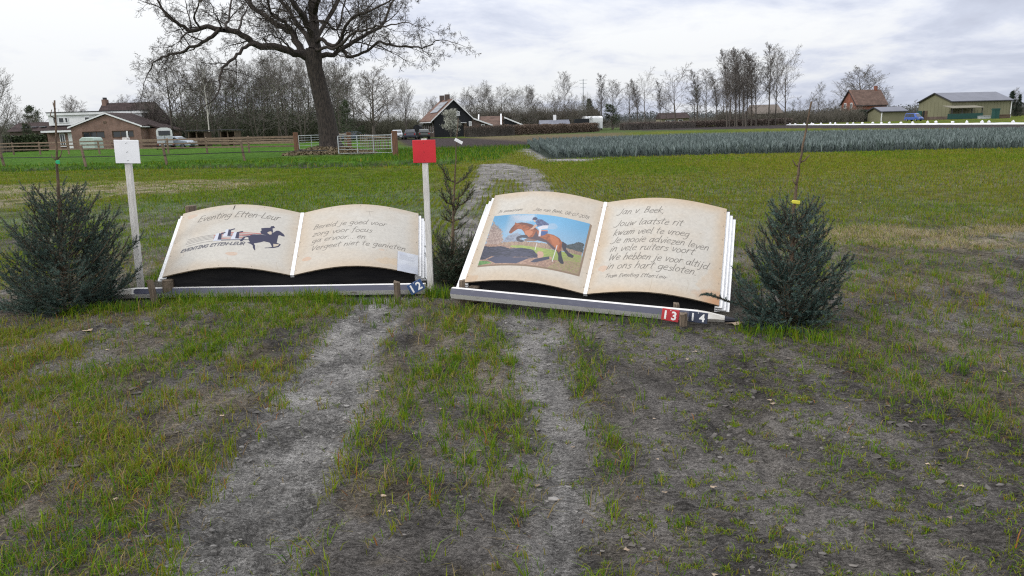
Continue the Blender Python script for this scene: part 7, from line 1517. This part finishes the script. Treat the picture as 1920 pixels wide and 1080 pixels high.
def midfield():
    R = np.random.default_rng(23); parts = []
    for y0, y1, N0, w, h in ((9, 16, 130000, .0035, .085), (16, 30, 150000, .007, .09), (30, 48, 90000, .013, .10)):
        X, Y, Z = scatter(N0, y0, y1, R, .8, .95, power=1.9, xr=.80); n = len(X); warm = fbm(X*.25, Y*.16, 3, 6)+R.normal(0, .07, n)-.22*sstep(0, -4, X)*sstep(24, 12, Y)
        pal = np.where(warm > .48, pick(R, n, [.10, .03, .50, .02, .30, .05, 0]), pick(R, n, [.42, .16, .30, .06, .05, .01, 0])); pad = Z['pad'] > .5; pal = np.where(pad, pick(R, n, [.3, .4, .05, .25, 0, 0, 0]), pal)
        hs = h*R.uniform(.45, 1.1, n)*np.where(pad, .6, 1); parts.append(blades(X, Y, hs, w*R.uniform(.6, 1.3, n), np.abs(R.normal(.5, .3, n)), pal, R))
    emit('field_crop', 'low cereal crop covering the field behind the books', parts)
    # straw stubble bands
    parts = []
    for P, (x0, x1, y0, y1), N0, w in ((Z_STRAW1, (-26, -4, 16, 30), 26000, .006), (Z_STRAW2, (3.5, 9.5, 8.6, 10.8), 16000, .0035)):
        X = R.uniform(x0, x1, N0); Y = R.uniform(y0, y1, N0); k = (poly_sd(X, Y, P) > -.1) & (fbm(X*1.3, Y*1.3, 3, 5) > .42); X, Y = X[k], Y[k]; n = len(X)
        v, q, t, c = blades(X, Y, R.uniform(.03, .09, n), w*R.uniform(.6, 1.2, n), R.uniform(.4, 1.4, n), pick(R, n, [0, 0, 0, 0, .2, .8, 0]), R); parts.append((v, q, t, c*np.array([1.15, 1.25, 1.5])))
    emit('straw_stubble', 'pale straw stubble lying in bands across the field', parts, 'straw')
    # rank verge grass by the ditch and gate
    N0 = 26000; X = R.uniform(-34, 2, N0); Y = R.uniform(36, 60, N0); Zz = zones(X, Y); dd = poly_sd(X, Y, Z_DITCH); k = ((np.abs(dd) < .9) & (R.uniform(0, 1, N0) < .8)) | ((Zz['verge'] > .5) & (R.uniform(0, 1, N0) < .7)); X, Y = X[k], Y[k]; n = len(X)
    emit('verge_grass', 'dark rank grass along the ditch and beside the gate', [blades(X, Y, R.uniform(.10, .34, n), .018*R.uniform(.6, 1.3, n), np.abs(R.normal(.6, .3, n)), pick(R, n, [.2, .35, .05, .35, .05, 0, 0]), R)])
midfield()
def litter():
    R = np.random.default_rng(31); n = 110; Y = R.uniform(1.8, 7, n); X = R.uniform(-1, 1, n)*(.75*Y+.3); k = bookmask(X, Y) < .1; X, Y = X[k], Y[k]; V = []; Fc = []; C = []
    ex = [(G(1440, 622), .05), (G(1380, 607), .06), (G(165, 622), .04)]
    for i in range(len(X)+len(ex)):
        if i < len(X): x, y, s = X[i], Y[i], R.uniform(.006, .015)
        else: x, y, s = ex[i-len(X)][0][0], ex[i-len(X)][0][1], ex[i-len(X)][1]
        z = float(ground_h(np.array([x]), np.array([y]))[0])+.006; a = R.uniform(0, 6.28); m = 9; o = len(V); V.append((x, y, z+s*.25)); col = np.array((.34, .26, .19))*R.uniform(.6, 1.5)
        for j in range(m):
            w = a+2*pi*j/m; r = s*(1 if j % 2 else .8)*R.uniform(.6, 1.25)*(1 if j%3 else .6); V.append((x+cos(w)*r*1.3, y+sin(w)*r, z+R.uniform(-.1, .7)*s*.5))
        for j in range(m): Fc.append((o, o+1+j, o+1+(j+1) % m))
        C += [col]*(m+1)
    tag(link('fallen_leaves', npmesh('fallen_leaves', V, [np.array(Fc)], [leafm], col=np.array(C))), label='pale dry fallen leaves scattered over the near ground', cat='leaf litter', kind='stuff')
    # soil clods
    n = 9000; Y = (1.7**1.4+(9**1.4-1.7**1.4)*R.uniform(0, 1, n))**(1/1.4); X = R.uniform(-1, 1, n)*(.75*Y+.3); k = (R.uniform(0, 1, n) < sstep(.40, .62, fbm(X*2.2, Y*2.2, 3, 91))) & (bookmask(X, Y) < .1); X, Y = X[k], Y[k]; n = len(X); s = R.gamma(1.6, .0026, n)+.002
    bm = bmesh.new(); bmesh.ops.create_icosphere(bm, subdivisions=1, radius=1); bv = np.array([v.co[:] for v in bm.verts]); bf = np.array([[v.index for v in f.verts] for f in bm.faces]); bm.free()
    z = ground_h(X, Y); V = (bv[None]*(1+R.normal(0, .3, (n, len(bv), 1))))*(s[:, None, None]*np.stack([R.uniform(.9, 1.8, n), R.uniform(.8, 1.3, n), R.uniform(.4, .8, n)], 1)[:, None, :])+np.stack([X, Y, z+s*.15], 1)[:, None, :]
    Fc = (bf[None]+(np.arange(n)*len(bv))[:, None, None]).reshape(-1, 3); Zc = zones(X, Y); c = ground_col(X, Y, Zc)*R.uniform(.7, 1.2, (n, 1))
    tag(link('soil_clods', npmesh('soil_clods', V.reshape(-1, 3), [Fc], [mat('clod_soil', (1, 1, 1), (.75, .75, .75), scale=40, vcol=True, rough=.95, spec=.1)], col=np.repeat(c, len(bv), 0), smooth=False)), label='small crumbly clods of grey soil on the near ground', cat='soil', kind='stuff')
litter()
